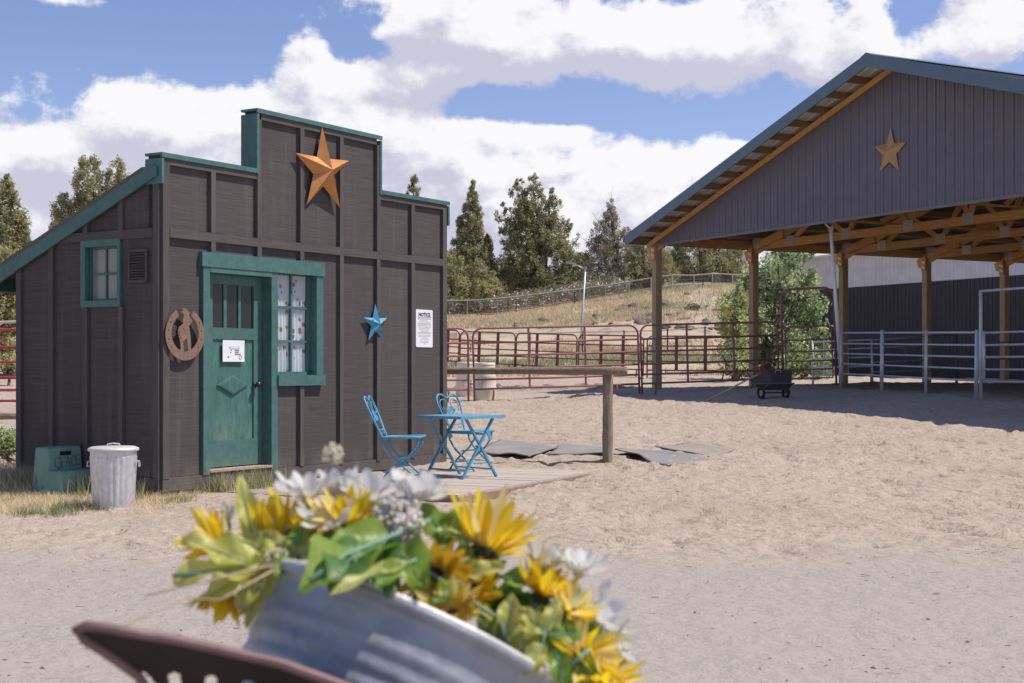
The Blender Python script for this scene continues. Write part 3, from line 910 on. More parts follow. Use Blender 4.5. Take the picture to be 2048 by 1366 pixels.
for y in mcols[1:4]:
    for z0, z1 in ((ZSIDE, None),):
        segs = [(ZSIDE, FRZ0 - .003), (FRZ1 + .003, None)] if FR0 - .03 < y < FR1 + .03 else [(ZSIDE, None)]
        for s0, s1 in segs:
            full = roof_z(y) - .05
            parts = [(s0, ZBAND0 - .003), (ZBAND1 + .003, None)] if full > ZBAND1 + .05 and (s1 is None) and s0 < ZBAND0 - .03 else [(s0, s1)]
            for q0, q1 in parts:
                side_prism(MB(), side_poly(y - .03, y + .03, q0, q1), -.034, -.0005).build("batten", SHED_TRIM, shed, recalc=True)
side_prism(MB(), side_poly(.0, .075, ZSIDE - .01, None), -.028, -.0005).build("corner_board", SHED_TRIM, shed, recalc=True)
side_prism(MB(), side_poly(SW - .075, SW, ZSIDE - .01, None), -.028, -.0005).build("corner_board", SHED_TRIM, shed, recalc=True)
yb = .16 + (3.12 - .06 - ZBAND1) / .405
side_prism(MB(), [(.08, ZBAND0), (yb + .15, ZBAND0), (yb, ZBAND1), (.08, ZBAND1)], -.032, -.0005).build("trim_band", SHED_TRIM_H, shed, recalc=True)
# remaining walls, floor
mb = MB(); side_prism(mb, side_poly(.16, SW, .1, None), SL - .03, SL); mb.box(.03, SL - .03, SW - .03, SW, .1, roof_z(SW) - .04)
mb.box(.03, SL - .03, .17, SW - .03, .08, .11)
mb.build("rear_wall", SHED_FRONT, shed, recalc=True)
# roof and rake fascia
roofm = MB(); side_prism(roofm, [(.186, roof_z(.186) - .04), (2.52, roof_z(2.52) - .04), (2.52, roof_z(2.52) + .0), (.186, roof_z(.186))], -.062, SL + .06)
roofm.build("roof", ROOFING, shed, recalc=True)
side_prism(MB(), [(-.0, roof_z(0) - .19 + .02), (2.50, roof_z(2.50) - .19), (2.50, roof_z(2.50) - .008), (.186, roof_z(.186) - .008), (.186, roof_z(.186) - .0), (.0, roof_z(.186) - .0)], -.060, -.0345).build("rake_fascia", GREEN, shed, recalc=True)
side_prism(MB(), [(2.505, roof_z(2.505) - .17), (2.53, roof_z(2.53) - .17), (2.53, roof_z(2.53) - .002), (2.505, roof_z(2.505) - .002)], -.06, SL + .06).build("eave_fascia", GREEN, shed, recalc=True)
# --- door surround
def gbox(name, x0, x1, y0, y1, z0, z1, mat=GREEN, par=shed):
    return MB().box(x0, x1, y0, y1, z0, z1).build(name, mat, par)
gbox("head_casing", fx(397), fx(643), -.052, -.0005, HEAD0, HEAD1)
gbox("side_casing", fx(401), DX0, -.040, .022, .145, HEAD0 - .002)
gbox("centre_casing", DX1, WX0, -.040, .022, .145, HEAD0 - .002)
gbox("side_casing", WX1, fx(641), -.040, .022, SILL1 + .002, HEAD0 - .002)
gbox("head_stop", DX0 + .001, DX1 - .001, -.044, .022, DZ1, HEAD0 - .002)
gbox("window_sill", fx(549), fx(642.5), -.062, .02, SILL0, SILL1)
gbox("door_jamb", DX0 - .03, DX0, .0235, .155, .19, DZ1 + .03)
gbox("door_jamb", DX1, DX1 + .03, .0235, .155, .19, DZ1 + .03)
gbox("door_jamb", DX0 + .0005, DX1 - .0005, .0235, .155, DZ1, DZ1 + .03)
gbox("threshold", DX0 - .0, DX1 + .0, -.05, .15, .165, .188, BARE_WOOD)
gbox("threshold_riser", DX0 + .001, DX1 - .001, -.02, .02, .151, .164, SHED_TRIM_H)
# --- door leaf
LI = .085                                    # how far the leaf sits back
LX0, LX1, LZ0, LZ1 = DX0 + .004, DX1 - .004, .20, DZ1 - .004
px0, px1 = fx(425.5, LI), fx(507.5, LI)
pz1, pz0 = fz(466, 570, LI), fz(466, 656, LI)
qz1, qz0 = fz(466, 679, LI), fz(466, 879, LI)
door = MB()
def dbox(x0, x1, z0, z1, y0=LI, y1=LI + .042): door.box(x0, x1, y0, y1, z0, z1)
dbox(LX0, px0, LZ0, LZ1); dbox(px1, LX1, LZ0, LZ1)
dbox(px0, px1, pz1, LZ1); dbox(px0, px1, qz1, pz0); dbox(px0, px1, LZ0, qz0)
door = door.build("door", GREEN, shed)
MB().box(px0 - .005, px1 + .005, LI + .017, LI + .035, qz0 - .005, qz1 + .005).build("door_panel", GREEN_DK, door)
panes = [(425.7, 448.0), (454.5, 477.5), (482.8, 505.5)]
for a, b in panes:
    MB().box(fx(a, LI), fx(b, LI), LI + .018, LI + .023, pz0, pz1).build("pane", GLASS_DARK, door)
for a, b in ((448.2, 454.3), (477.7, 482.6)):
    MB().box(fx(a, LI), fx(b, LI), LI + .006, LI + .036, pz0 + .001, pz1 - .001).build("muntin", GREEN, door)
gbox("unlit_room_sheet", DX0 - .02, DX1 + .02, .19, .20, .15, 2.2, DARK, shed)  # black sheet standing in for the unlit room behind the door
dcx, dcz = fp(465, 770, LI + .01)
hw, hh = (fx(496, LI) - fx(434.5, LI)) / 2, (fz(465, 750, LI) - fz(465, 790, LI)) / 2
def dring(k, y): return [(dcx - hw * k, y, dcz), (dcx, y, dcz - hh * k), (dcx + hw * k, y, dcz), (dcx, y, dcz + hh * k)]
dm = MB(); dm.add(dring(1, LI + .0168) + dring(.97, LI - .004) + dring(.82, LI - .008), [(i, (i + 1) % 4, 4 + (i + 1) % 4, 4 + i) for i in range(4)] + [(4 + i, 4 + (i + 1) % 4, 8 + (i + 1) % 4, 8 + i) for i in range(4)] + [(8, 9, 10, 11)])
dm.build("diamond", GREEN_DK, door, recalc=True)
kx, kz = fp(516, 769, LI - .03)
kb = MB(); kb.lathe([(.0, 0), (.030, .002), (.030, .008), (.012, .012), (.012, .032), (.024, .040), (.031, .055), (.027, .070), (.012, .078), (0, .079)], 20)
kb.build("door_knob", KNOB, door, smooth=True, mw=Matrix.Translation((kx - .015, LI, kz)) @ Matrix.Rotation(math.pi / 2, 4, 'X'))
# --- front window
WI = .055
win = MB()
fw = .030
XR, ZT = fx(615.5, WI), fz(590, 551.5, WI)
win.box(WX0 + .001, WX0 + fw, WI, WI + .05, WZ0, WZ1); win.box(XR, WX1 - .001, WI, WI + .05, WZ0, WZ1)
win.box(WX0 + fw, XR, WI, WI + .05, ZT, WZ1); win.box(WX0 + fw, XR, WI, WI + .05, WZ0, WZ0 + .035)
win.box(WX0 - .03, WX0, .0225, .12, WZ0 - .03, WZ1 + .03); win.box(WX1, WX1 + .03, .0225, .12, WZ0 - .03, WZ1 + .03)
win.box(WX0, WX1, .0225, .12, WZ1, WZ1 + .03); win.box(WX0, WX1, .0225, .12, WZ0 - .03, WZ0)
window = win.build("window", GREEN, shed)
ix0, ix1, iz0, iz1 = WX0 + fw, XR, WZ0 + .035, ZT
mxc = fx(583.5, WI)
mzs = [fz(590, 615.5, WI), fz(590, 683, WI)]
MB().box(mxc - .013, mxc + .013, WI + .002, WI + .046, iz0, iz1).build("muntin", GREEN, window)
for z in mzs:
    for a, b in ((ix0, mxc - .0135), (mxc + .0135, ix1)):
        MB().box(a, b, WI + .004, WI + .044, z - .012, z + .012).build("muntin", GREEN, window)
zz = [iz0, mzs[1], mzs[0], iz1]
for a, b in ((ix0, mxc - .0135), (mxc + .0135, ix1)):
    for c, d in zip(zz, zz[1:]):
        MB().box(a, b, WI + .022, WI + .026, c + (.012 if c != iz0 else 0), d - (.012 if d != iz1 else 0)).build("pane", GLASS_CLEAR, window)
def curtain(x0, x1, z0, z1, y, mat, amp=.010, waves=9, nm="curtain", par=window, sweep=0.0):
    nx, nz = 60, 8
    v, f = [], []
    for j in range(nz + 1):
        t = j / nz
        for i in range(nx + 1):
            s = i / nx
            x = x0 + (x1 - x0) * s
            v.append((x + sweep * t * (s - .5), y + amp * math.sin(s * waves * 6.28 + .6 * math.sin(t * 3)) + .004 * math.sin(s * 31 + t * 5), z1 + (z0 - z1) * t))
    for j in range(nz):
        for i in range(nx):
            a = j * (nx + 1) + i
            f.append((a, a + nx + 1, a + nx + 2, a + 1))
    return MB().add(v, f).build(nm, mat, par, smooth=True)
curtain(ix0 - .01, mxc + .002, iz0 - .02, iz1 + .02, WI + .042, CURTAIN, waves=6)
curtain(mxc - .004, ix1 + .005, iz0 - .02, iz1 + .02, WI + .042, CURTAIN, waves=5)
gbox("unlit_room_sheet", WX0 - .03, WX1 + .03, .19, .20, WZ0 - .05, WZ1 + .05, DARK, shed)  # another black sheet painting the unlit room behind the window
# --- side window and louvred vent
def sbox(name, x0, x1, y0, y1, z0, z1, mat=GREEN, par=shed):
    return MB().box(x0, x1, y0, y1, z0, z1).build(name, mat, par)
swin = MB()
cw = .05
swin.box(-.034, .02, FR0, SWY0, FRZ0, FRZ1); swin.box(-.034, .02, SWY1, FR1, FRZ0, FRZ1)
swin.box(-.034, .02, SWY0, SWY1, SWZ1, FRZ1); swin.box(-.034, .02, SWY0, SWY1, FRZ0, SWZ0)
swin = swin.build("side_window", GREEN, shed)
sash = MB()
sash.box(.03, .07, SWY0 - .03, SWY0 + .016, SWZ0 - .03, SWZ1 + .03); sash.box(.03, .07, SWY1 - .016, SWY1 + .03, SWZ0 - .03, SWZ1 + .03)
sash.box(.03, .07, SWY0 + .016, SWY1 - .016, SWZ1 - .018, SWZ1 + .03); sash.box(.03, .07, SWY0 + .016, SWY1 - .016, SWZ0 - .03, SWZ0 + .018)
sash.build("sash", GREEN, swin)
yc, zc = (SWY0 + SWY1) / 2, (SWZ0 + SWZ1) / 2
sbox("muntin", .033, .066, yc - .009, yc + .009, SWZ0 + .022, SWZ1 - .022, GREEN, swin)
for a, b in ((SWY0 + .022, yc - .0115), (yc + .0115, SWY1 - .022)):
    sbox("muntin", .034, .065, a, b, zc - .011, zc + .011, GREEN, swin)
    for c, d in ((SWZ0 + .022, zc - .0112), (zc + .0112, SWZ1 - .022)):
        sbox("pane", .048, .052, a, b, c, d, GLASS_DUSTY, swin)
sbox("curtain", .062, .066, SWY0 - .02, SWY1 + .02, SWZ0 - .02, SWZ1 + .02, GREY_GLASS_CLOTH, swin)
vy0, vy1, vz0, vz1 = sm_(298), sm_(260), sz(279, 565), sz(279, 499)
vent = MB()
vent.box(-.03, -.0008, vy0, vy0 + .025, vz0, vz1); vent.box(-.03, -.0008, vy1 - .025, vy1, vz0, vz1)
vent.box(-.03, -.0008, vy0 + .025, vy1 - .025, vz1 - .025, vz1); vent.box(-.03, -.0008, vy0 + .025, vy1 - .025, vz0, vz0 + .025)
vent = vent.build("louvre_vent", SHED_TRIM, shed)
nsl = 10
for k in range(nsl):
    z = vz0 + .03 + (vz1 - vz0 - .055) * (k + .5) / nsl
    member("slat", (-.014, vy0 + .026, z), (-.014, vy1 - .026, z), .004, .027, SHED_TRIM, vent, up=(.75, 0, .65))
sbox("dark_backing", -.0048, -.0009, vy0 + .025, vy1 - .025, vz0 + .025, vz1 - .025, DARK, vent)

# ---------------------------------------------------------------- things fixed to the front wall
def wall_mw(x, z, out): return SHED_MW @ Matrix.Translation((x, -out, z))
def star_mesh(R, depth, inner=.40, rot=0.0, back=.004):
    mb = MB()
    v = [(0, -depth, 0)]
    for k in range(10):
        a = math.pi / 2 + k * math.pi / 5 + rot
        r = R if k % 2 == 0 else R * inner
        v.append((r * math.cos(a), 0, r * math.sin(a)))
    v2 = [(p[0], back, p[2]) for p in v[1:]]
    f = [(0, 1 + (k + 1) % 10, 1 + k) for k in range(10)]
    nb = len(v)
    f += [(1 + k, 1 + (k + 1) % 10, nb + (k + 1) % 10, nb + k) for k in range(10)]
    f.append(tuple(nb + k for k in range(10)))
    mb.add(v + v2, f)
    return mb
sx, szz = fp(646, 341, -.05)
star = star_mesh(.475, .135, .36, .03).build("wall_star", STAR_ORANGE, None, recalc=True)
star.matrix_world = wall_mw(sx, szz, .052)
tag(star, "large copper orange barn star high on the shed's stepped front", "star ornament", "metal barn stars")
bx_, bz_ = fp(750.5, 648, -.03)
bs = star_mesh(.232, .075, .37, .02).build("wall_star", STAR_BLUE, None, recalc=True)
bs.matrix_world = wall_mw(bx_, bz_, .035)
tag(bs, "small sky blue metal star with cut-outs on the shed's front wall", "star ornament", "metal barn stars")
for k in range(5):
    a = math.pi / 2 + k * 2 * math.pi / 5 + .02
    r = .105
    # little star-shaped cut-outs on the arms, dark behind
    cut = star_mesh(.018, .001, .42, a, .0005)
    cut.build("cut_out", DARK, bs, recalc=True, mw=Matrix.Translation((r * math.cos(a) + .010 * math.sin(a), -.075 * (1 - r / .20) - .004, r * math.sin(a) - .010 * math.cos(a))))
# horseshoe plaque
hx, hz = fp(369, 668, -.05)
hs = thing("horseshoe_plaque", "rusty steel horseshoe plaque with a cowboy figure holding a rope beside the door", "wall plaque", mw=wall_mw(hx, hz, .060))
HWID, HHT = (fx(408, -.05) - fx(330, -.05)) / 2, .255
ring = []
N_ = 44
outer, inner_ = [], []
for k in range(N_ + 1):
    a = math.radians(118) + math.radians(304) * k / N_
    ca, sa = math.cos(a), math.sin(a)
    ex = 1.0 - .06 * max(0, sa)
    outer.append((HWID * ca * ex, HHT * sa * 1.0))
    inner_.append((HWID * .70 * ca * ex, HHT * .70 * sa * 1.02 + .012))
mb = MB()
v = [(p[0], 0, p[1]) for p in outer] + [(p[0], 0, p[1]) for p in inner_]
n0 = N_ + 1
v += [(p[0], .006, p[2]) for p in v]
f = []
for k in range(N_):
    f.append((k, n0 + k, n0 + k + 1, k + 1))
    f.append((2 * n0 + k, 2 * n0 + k + 1, 3 * n0 + k + 1, 3 * n0 + k))
    f.append((k, k + 1, 2 * n0 + k + 1, 2 * n0 + k))
    f.append((n0 + k, 3 * n0 + k, 3 * n0 + k + 1, n0 + k + 1))
f += [(0, 2 * n0, 3 * n0, n0), (N_, n0 + N_, 3 * n0 + N_, 2 * n0 + N_)]
mb.add(v, f)
mb.build("horseshoe", RUST_PLATE, hs, recalc=True)
for k in range(8):
    side = 1 if k % 2 else -1
    a = math.radians(-35 + 22 * (k // 2)) if side == 1 else math.radians(215 - 22 * (k // 2))
    MB().box(-.005, .005, -.0009, -.0002, -.008, .008).build("nail_hole", DARK, hs, mw=Matrix.Translation((HWID * .85 * math.cos(a), 0, HHT * .85 * math.sin(a))) @ Matrix.Rotation(-a, 4, 'Y'))
# cowboy outline, read off in units of the plaque (x: -1..1, z: -1..1)
def pl(px, py): return ((px - 480) / 425 * HWID, -(py - 690) / 560 * HHT)
body = [(385, 232), (430, 205), (428, 160), (450, 140), (490, 150), (530, 180), (548, 215), (600, 235), (590, 262), (560, 262), (575, 310), (590, 340), (640, 400), (620, 440), (590, 480), (560, 520), (585, 640),
        (600, 760), (603, 1000), (630, 1060), (610, 1090), (545, 1090), (540, 1010), (528, 830), (505, 770), (470, 830), (430, 850), (440, 900), (450, 1010), (470, 1085), (380, 1090), (350, 1050), (385, 1010), (380, 900), (360, 800), (352, 700), (350, 640), (330, 600), (385, 520), (445, 460), (425, 400), (440, 350), (455, 310), (440, 265)]
MB().prism([pl(*p) for p in body], .0006, .0056).build("cowboy_figure", RUST_PLATE, hs, recalc=True)
rope = MB()
for r, cx_, cz_ in ((88, 405, 660), (70, 415, 665)):
    rope.tube([(pl(cx_ + r * math.cos(t) * .85, cz_ + r * 1.55 * math.sin(t))[0], .003, pl(cx_ + r * math.cos(t) * .85, cz_ + r * 1.55 * math.sin(t))[1]) for t in np.linspace(0, 6.0, 22)], .0052, 6)
rope.tube([(pl(*p)[0], .003, pl(*p)[1]) for p in ((400, 840), (450, 800), (510, 780))], .006, 6)
rope.build("rope_coil", RUST_PLATE, hs)
# notice board
nx, nz = fp(848.5, 657, -.006)
nw, nh = (fx(865.5) - fx(832)) , (fz(849, 620) - fz(849, 695))
sign = thing("notice_sign", "tall white NOTICE sign with small print at the right end of the shed front", "sign", mw=wall_mw(nx, nz, .008))
def rrect(w, h, r, n=5):
    out = []
    for cx_, cz_, a0 in ((w / 2 - r, h / 2 - r, 0), (-w / 2 + r, h / 2 - r, 90), (-w / 2 + r, -h / 2 + r, 180), (w / 2 - r, -h / 2 + r, 270)):
        for k in range(n + 1):
            a = math.radians(a0 + 90 * k / n)
            out.append((cx_ + r * math.cos(a), cz_ + r * math.sin(a)))
    return out
MB().prism(rrect(nw, nh, .02), 0, .007).build("board", WHITE_SIGN, sign, recalc=True)
FLAT = Matrix.Rotation(math.pi / 2, 4, 'X')
def put_text(par, s, x, z, size, mat, out=.0012, bold=0, squeeze=1.0, align='CENTER'):
    return text_mesh("lettering", s, size, mat, par, Matrix.Translation((x, -out, z)) @ FLAT @ Matrix.Diagonal((squeeze, 1, 1, 1)), .0004, bold, align)
put_text(sign, "NOTICE", 0, nh * .365, .058, BLACK_INK, bold=.0022, squeeze=1.0 * nw / .26 * .86)
fine = MB()
rows = [(.300, .86), (.268, .86), (.243, .86), (.205, .52), (.170, .74), (.130, .86), (.105, .80), (.072, .86), (.035, .80), (.0, .70), (-.038, .66), (-.078, .46), (-.105, .86), (-.135, .86), (-.178, .78), (-.213, .76), (-.250, .36), (-.285, .56), (-.335, .58), (-.375, .5)]
for i, (zf, wf) in enumerate(rows):
    x = -nw * wf / 2 * .93
    while x < nw * wf / 2 * .93:
        w = random.uniform(.007, .024)
        hgt = .0052 if zf != .300 else .009
        fine.box(x, min(x + w, nw * wf / 2 * .93), -.0009, -.0003, zf * nh - hgt / 2, zf * nh + hgt / 2)
        x += w + random.uniform(.003, .006)
fine.build("fine_print", GREY_INK, sign)
MB().box(-.004, .004, -.0025, -.0002, -nh * .41 - .004, -nh * .41 + .004).build("screw", KNOB, sign)
MB().box(-.003, .003, -.0025, -.0002, nh * .43 - .003, nh * .43 + .003).build("screw", KNOB, sign)
# paper on the door
ax, az_ = fp(466.5, 702, LI - .006)
paper = thing("door_notice", "small white paper notice in a plastic sleeve pinned to the teal door", "notice", mw=wall_mw(ax, az_, -LI + .008))
pw, ph = fx(488, LI) - fx(444.5, LI), fz(466, 681, LI) - fz(466, 724, LI)
vv, ff = [], []
for j in range(7):
    for i in range(7):
        s, t = i / 6 - .5, j / 6 - .5
        vv.append((s * pw, -.004 * (abs(s) * 2) ** 3 * (1 if j in (0, 6) else .4) - .002, t * ph))
for j in range(6):
    for i in range(6):
        a = j * 7 + i; ff.append((a, a + 1, a + 8, a + 7))
MB().add(vv, ff).build("sheet", WHITE_PAPER, paper, smooth=True)
MB().box(-.21 * pw, .27 * pw, -.0045, -.0030, .09 * ph, .22 * ph).build("blue_bar", PALE_INK, paper)
MB().box(-.12 * pw, .18 * pw, -.0058, -.0046, .13 * ph, .18 * ph).build("pale_line", WHITE_PAPER, paper)
small = MB()
for z, w in ((.03, .20), (-.06, .17), (-.15, .24)):
    x = .06 * pw
    while x < (.06 + w) * pw:
        q = random.uniform(.008, .014); small.box(x, x + q, -.0045, -.0035, z * ph - .006, z * ph + .006); x += q + .003
small.build("small_print", GREY_INK, paper)
pic = MB()
pic.prism([(-.15 * pw, .06 * ph), (-.08 * pw, -.0 * ph), (-.09 * pw, .045 * ph)], -.0045, -.0035)
pic.prism([(-.15 * pw, -.10 * ph), (-.10 * pw, -.07 * ph), (-.14 * pw, -.02 * ph)], -.0045, -.0035)
pic.prism([(-.31 * pw, -.30 * ph), (-.18 * pw, -.29 * ph), (-.24 * pw, -.24 * ph)], -.0045, -.0035)
pic.build("pictogram", BLACK_INK, paper, recalc=True)
MB().lathe([(.022, 0), (.016, 0)], 20).build("round_mark", GREY_INK, paper, mw=Matrix.Translation((.31 * pw, -.0048, -.29 * ph)) @ FLAT)
# ---------------------------------------------------------------- open-sided barn
BZ = 36.0
BX = (1308 - CX) / F * BZ
BA = math.atan2(-.884, .468)                     # local x runs along the gable, towards the camera; local y along the ridge
BG = .80                                          # yard level at its near left post
BARN_MW = Matrix.Translation((BX, BZ, BG)) @ Matrix.Rotation(BA, 4, 'Z')
barn = thing("barn", "big open-sided barn with charcoal ribbed gable, blue fascia and orange timber trusses", "barn", mw=BARN_MW)
HALF, PITCH, BAY, NBAY = 8.62, .324, 3.05, 6
EAVE0 = 3.785                                      # roof top line above the left post, local
PITCH_R = .308
def rq(q, side):
    """roof height at distance q from the eave wall; the far slope is a touch flatter"""
    return EAVE0 + PITCH * HALF - (PITCH if side == 0 else PITCH_R) * (HALF - q)
def rtop(x):
    return rq(x, 0) if x <= HALF else rq(2 * HALF - x, 1)
ZB = 3.49                                         # underside of gable siding and truss chords
OV, EX = .70, .17
BL = BAY * NBAY
# gable siding, one ribbed sheet per 0.91 m
def ribbed(name, x0, x1, y, zlow, ztop, mat, parent, ribs=4, h=.022, flip=1):
    """vertical ribbed sheet between x0 and x1 (local), lower edge zlow, upper edge ztop(x)"""
    w = (x1 - x0) / ribs
    xs, ys = [], []
    for k in range(ribs):
        b = x0 + k * w
        for dx, dy in ((0, 0), (.10, 0), (.13, .38), (.17, .38), (.20, 0), (.34, 0), (.37, .38), (.41, .38), (.44, 0), (.62, 0), (.67, 1), (.79, 1), (.84, 0)):
            xs.append(b + dx * w); ys.append(y - flip * h * dy)
    xs.append(x1); ys.append(y)
    ex = [i for i, x in enumerate(xs) if x < HALF < x1 and i + 1 < len(xs) and xs[i + 1] > HALF]
    if ex and x0 < HALF < x1:
        i = ex[0]; t = (HALF - xs[i]) / (xs[i + 1] - xs[i])
        ys.insert(i + 1, ys[i] + (ys[i + 1] - ys[i]) * t); xs.insert(i + 1, HALF)
    n = len(xs)
    v = [(xs[i], ys[i], zlow) for i in range(n)] + [(xs[i], ys[i], ztop(xs[i])) for i in range(n)]
    f = [(i, i + 1, n + i + 1, n + i) for i in range(n - 1)]
    return MB().add(v, f).build(name, mat, parent)
PUR_H = .14
np_ = 18
sw_ = (2 * HALF + .10) / np_
for k in range(np_):
    a = -.05 + k * sw_
    ribbed("siding_sheet", a, a + sw_, -.012, ZB, lambda x: rtop(x) - .06 - PUR_H, SIDING_BARN, barn)
    ribbed("siding_sheet", a, a + sw_, BL + .03, ZB + .3, lambda x: rtop(x) - .06 - PUR_H, SIDING_BARN, barn, flip=-1)
MB().box(-.055, .0, -.040, -.0365, ZB - .01, rtop(0) - .2).build("corner_trim", SIDING_BARN, barn)
MB().box(-.05, 2 * HALF + .05, -.045, -.0355, ZB - .035, ZB + .03).build("drip_trim", SIDING_BARN, barn)
# posts
for k in range(NBAY + 1):
    for x in (0.0, 2 * HALF):
        p = MB().box(x - .09, x + .09, k * BAY + .0, k * BAY + .18, -.75, ZB + .12).build("post", POST_WOOD, barn)
        if x == 0:
            sc = MB().box(-.085, .075, k * BAY - .040, k * BAY - .001, ZB - .36, ZB + (.05 if k else -.045)).build("scab_plate", TIMBER, p)
            bo = MB()
            for bx2, bz2 in ((-.03, -.10), (.03, -.13), (-.03, -.24), (.03, -.27)):
                bo.box(bx2 - .018, bx2 + .018, k * BAY - .052, k * BAY - .0405, ZB + bz2 - .018, ZB + bz2 + .018)
            for q in range(2):
                pass
            bo.build("bolt", BOLT, p)['kind'] = 'stuff'
# trusses
TOPD, BOTD = .24, .19
for k in range(NBAY + 1):
    y = k * BAY + .09
    tr = MB()
    tr.box(.02, 2 * HALF - .02, y - .045, y + .045, ZB + .001, ZB + BOTD)
    tr = tr.build("truss", TIMBER, barn)
    zt = lambda x: rtop(x) - .06 - PUR_H - TOPD / 2 - .01
    member("top_chord", (-.32, y, zt(-.32)), (HALF - .02, y, zt(HALF - .02)), .09, TOPD, TIMBER, tr)
    member("top_chord", (2 * HALF + .32, y, zt(2 * HALF + .32)), (HALF + .02, y, zt(HALF - .02)), .09, TOPD, TIMBER, tr)
    if k == NBAY: continue
    bot = [1.55, 3.65, 5.75, 7.55, 9.35, 11.15, 13.25, 15.35]
    top = [2.6, 4.7, 6.8, 8.45, 10.1, 12.2, 14.3]
    for i, xb in enumerate(bot):
        for xt in top[max(0, i - 1):i + 1]:
            member("web", (xb, y, ZB + BOTD * .6), (xt, y, zt(xt) - TOPD * .2), .045, .135, TIMBER, tr)
    for xb in bot:
        MB().box(xb - .16, xb + .16, y - .0495, y - .0455, ZB + .02, ZB + .26).build("plate", PLATE, tr)
    mm = frame_mw((.22, y - .083, ZB + .21), (1, 0, .25), (0, 0, 1))
    MB().box(-.17, .17, -.002, .002, -.14, .14).build("plate", PLATE, tr, mw=mm)
    # knee board doubling the heel, and a longitudinal brace between trusses
    member("heel_brace", (.09, y - .06, ZB + .08), (1.30, y - .06, zt(1.30) - .05), .04, .19, TIMBER, tr)
for xb, zo in ((4.7, .30), (8.45, .32), (12.2, .30)):
    member("runner", (xb, .3, ZB + zo), (xb, BL - .3, ZB + zo), .09, .04, TIMBER, barn)
for k in range(NBAY):
    for xs_ in (4.7, 8.45):
        member("sway_brace", (xs_, k * BAY + .2, ZB + .34), (xs_, (k + 1) * BAY - .1, rtop(xs_) - .5), .04, .12, TIMBER, barn)
for x in (0.0, 2 * HALF):
    member("eave_beam", (x - .115, .2, ZB + .16), (x - .115, BL + .1, ZB + .16), .045, .24, TIMBER, barn)
# purlins (their ends show under the rake)
npur = 15
for side in (0, 1):
    for k in range(npur):
        x = -EX + .05 + (HALF + EX - .15) * k / (npur - 1)
        z = rq(x, side) - .045 - PUR_H / 2
        if side: x = 2 * HALF - x
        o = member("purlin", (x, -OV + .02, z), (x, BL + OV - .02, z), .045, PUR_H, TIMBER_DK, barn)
# barge rafters against the gable, under the purlins
for s in (0, 1):
    a, b = -EX, HALF
    za, zb_ = rq(a, s) - .048 - PUR_H - .062, rq(b, s) - .048 - PUR_H - .062
    X = lambda q: q if s == 0 else 2 * HALF - q
    if s == 0: member("barge_rafter", (X(a), -.075, za + .012), (X(b) - .02, -.075, zb_ + .012), .045, .115, TIMBER, barn)
    else: member("barge_rafter", (X(a), -.075, za + .040), (X(b) + .02, -.075, zb_ + .040), .045, .06, TIMBER, barn)
# roof sheets
nsh = 21
def roof_sheet(y0, y1, side):
    ribs = 4; w = (y1 - y0) / ribs
    ys, zs = [], []
    for k in range(ribs):
        for d, h in ((0, 0), (.42, 0), (.47, 1), (.58, 1), (.63, 0)):
            ys.append(y0 + (k + d) * w); zs.append(.02 * h)
    ys.append(y1); zs.append(0)
    n = len(ys); e = -EX - .03
    X = (lambda q: q) if side == 0 else (lambda q: 2 * HALF - q)
    v = [(X(e), ys[i], rq(e, side) - .035 + zs[i]) for i in range(n)] + [(X(HALF), ys[i], rtop(HALF) - .035 + zs[i]) for i in range(n)]
    f = [(i, i + 1, n + i + 1, n + i) for i in range(n - 1)]
    return MB().add(v, f).build("roof_sheet", ROOF_STEEL if y0 < 0 else ROOF_SHADED, barn)
RY0, RY1 = -OV - .005, BL + OV
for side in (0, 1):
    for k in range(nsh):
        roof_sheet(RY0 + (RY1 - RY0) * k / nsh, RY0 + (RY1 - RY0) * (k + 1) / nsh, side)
# fascia
def fascia(side):
    X = (lambda q: q) if side == 0 else (lambda q: 2 * HALF - q)
    e = -EX - .04
    pts = [(X(e), rq(e, side) - .245), (X(HALF), rtop(HALF) - .245), (X(HALF), rtop(HALF) + .015), (X(e), rq(e, side) + .015)]
    MB().prism(pts, -OV - .035, -OV - .006).build("rake_fascia", FASCIA_BLUE, barn, recalc=True)
    MB().prism(pts, BL + OV + .006, BL + OV + .035).build("rake_fascia", FASCIA_BLUE, barn, recalc=True)
fascia(0); fascia(1)
for x in (-EX - .07, 2 * HALF + EX + .045):
    MB().box(x, x + .025, -OV - .03, BL + OV + .03, rq(-EX, x > 0) - .22, rq(-EX, x > 0) - .0).build("eave_fascia", FASCIA_BLUE, barn)
rc = MB(); rc.prism([(HALF - .16, rtop(HALF - .16) + .018), (HALF, rtop(HALF) + .018), (HALF + .16, rtop(HALF - .16) + .018), (HALF, rtop(HALF) + .034)], -OV - .04, BL + OV)
rc.build("ridge_cap", FASCIA_BLUE, barn, recalc=True)
# star on the gable
def bpt(px, py, y=0.0):
    """barn-local x, z of a picture point on the plane local y"""
    inv = BARN_MW.inverted()
    o = inv @ Vector((0, 0, EYE)); d = (inv.to_3x3() @ Vector(((px - CX) / F, 1, (HY - py) / F)))
    t = (y - o.y) / d.y
    return o.x + d.x * t, o.z + d.z * t
gx, gz = bpt(1775.5, 303, -.1)
gs = star_mesh(.475, .10, .42, -.05).build("wall_star", STAR_TAN, None, recalc=True)
gs.matrix_world = BARN_MW @ Matrix.Translation((gx, -.05, gz))
tag(gs, "tan metal star on the charcoal gable of the open barn", "star ornament", "metal barn stars")

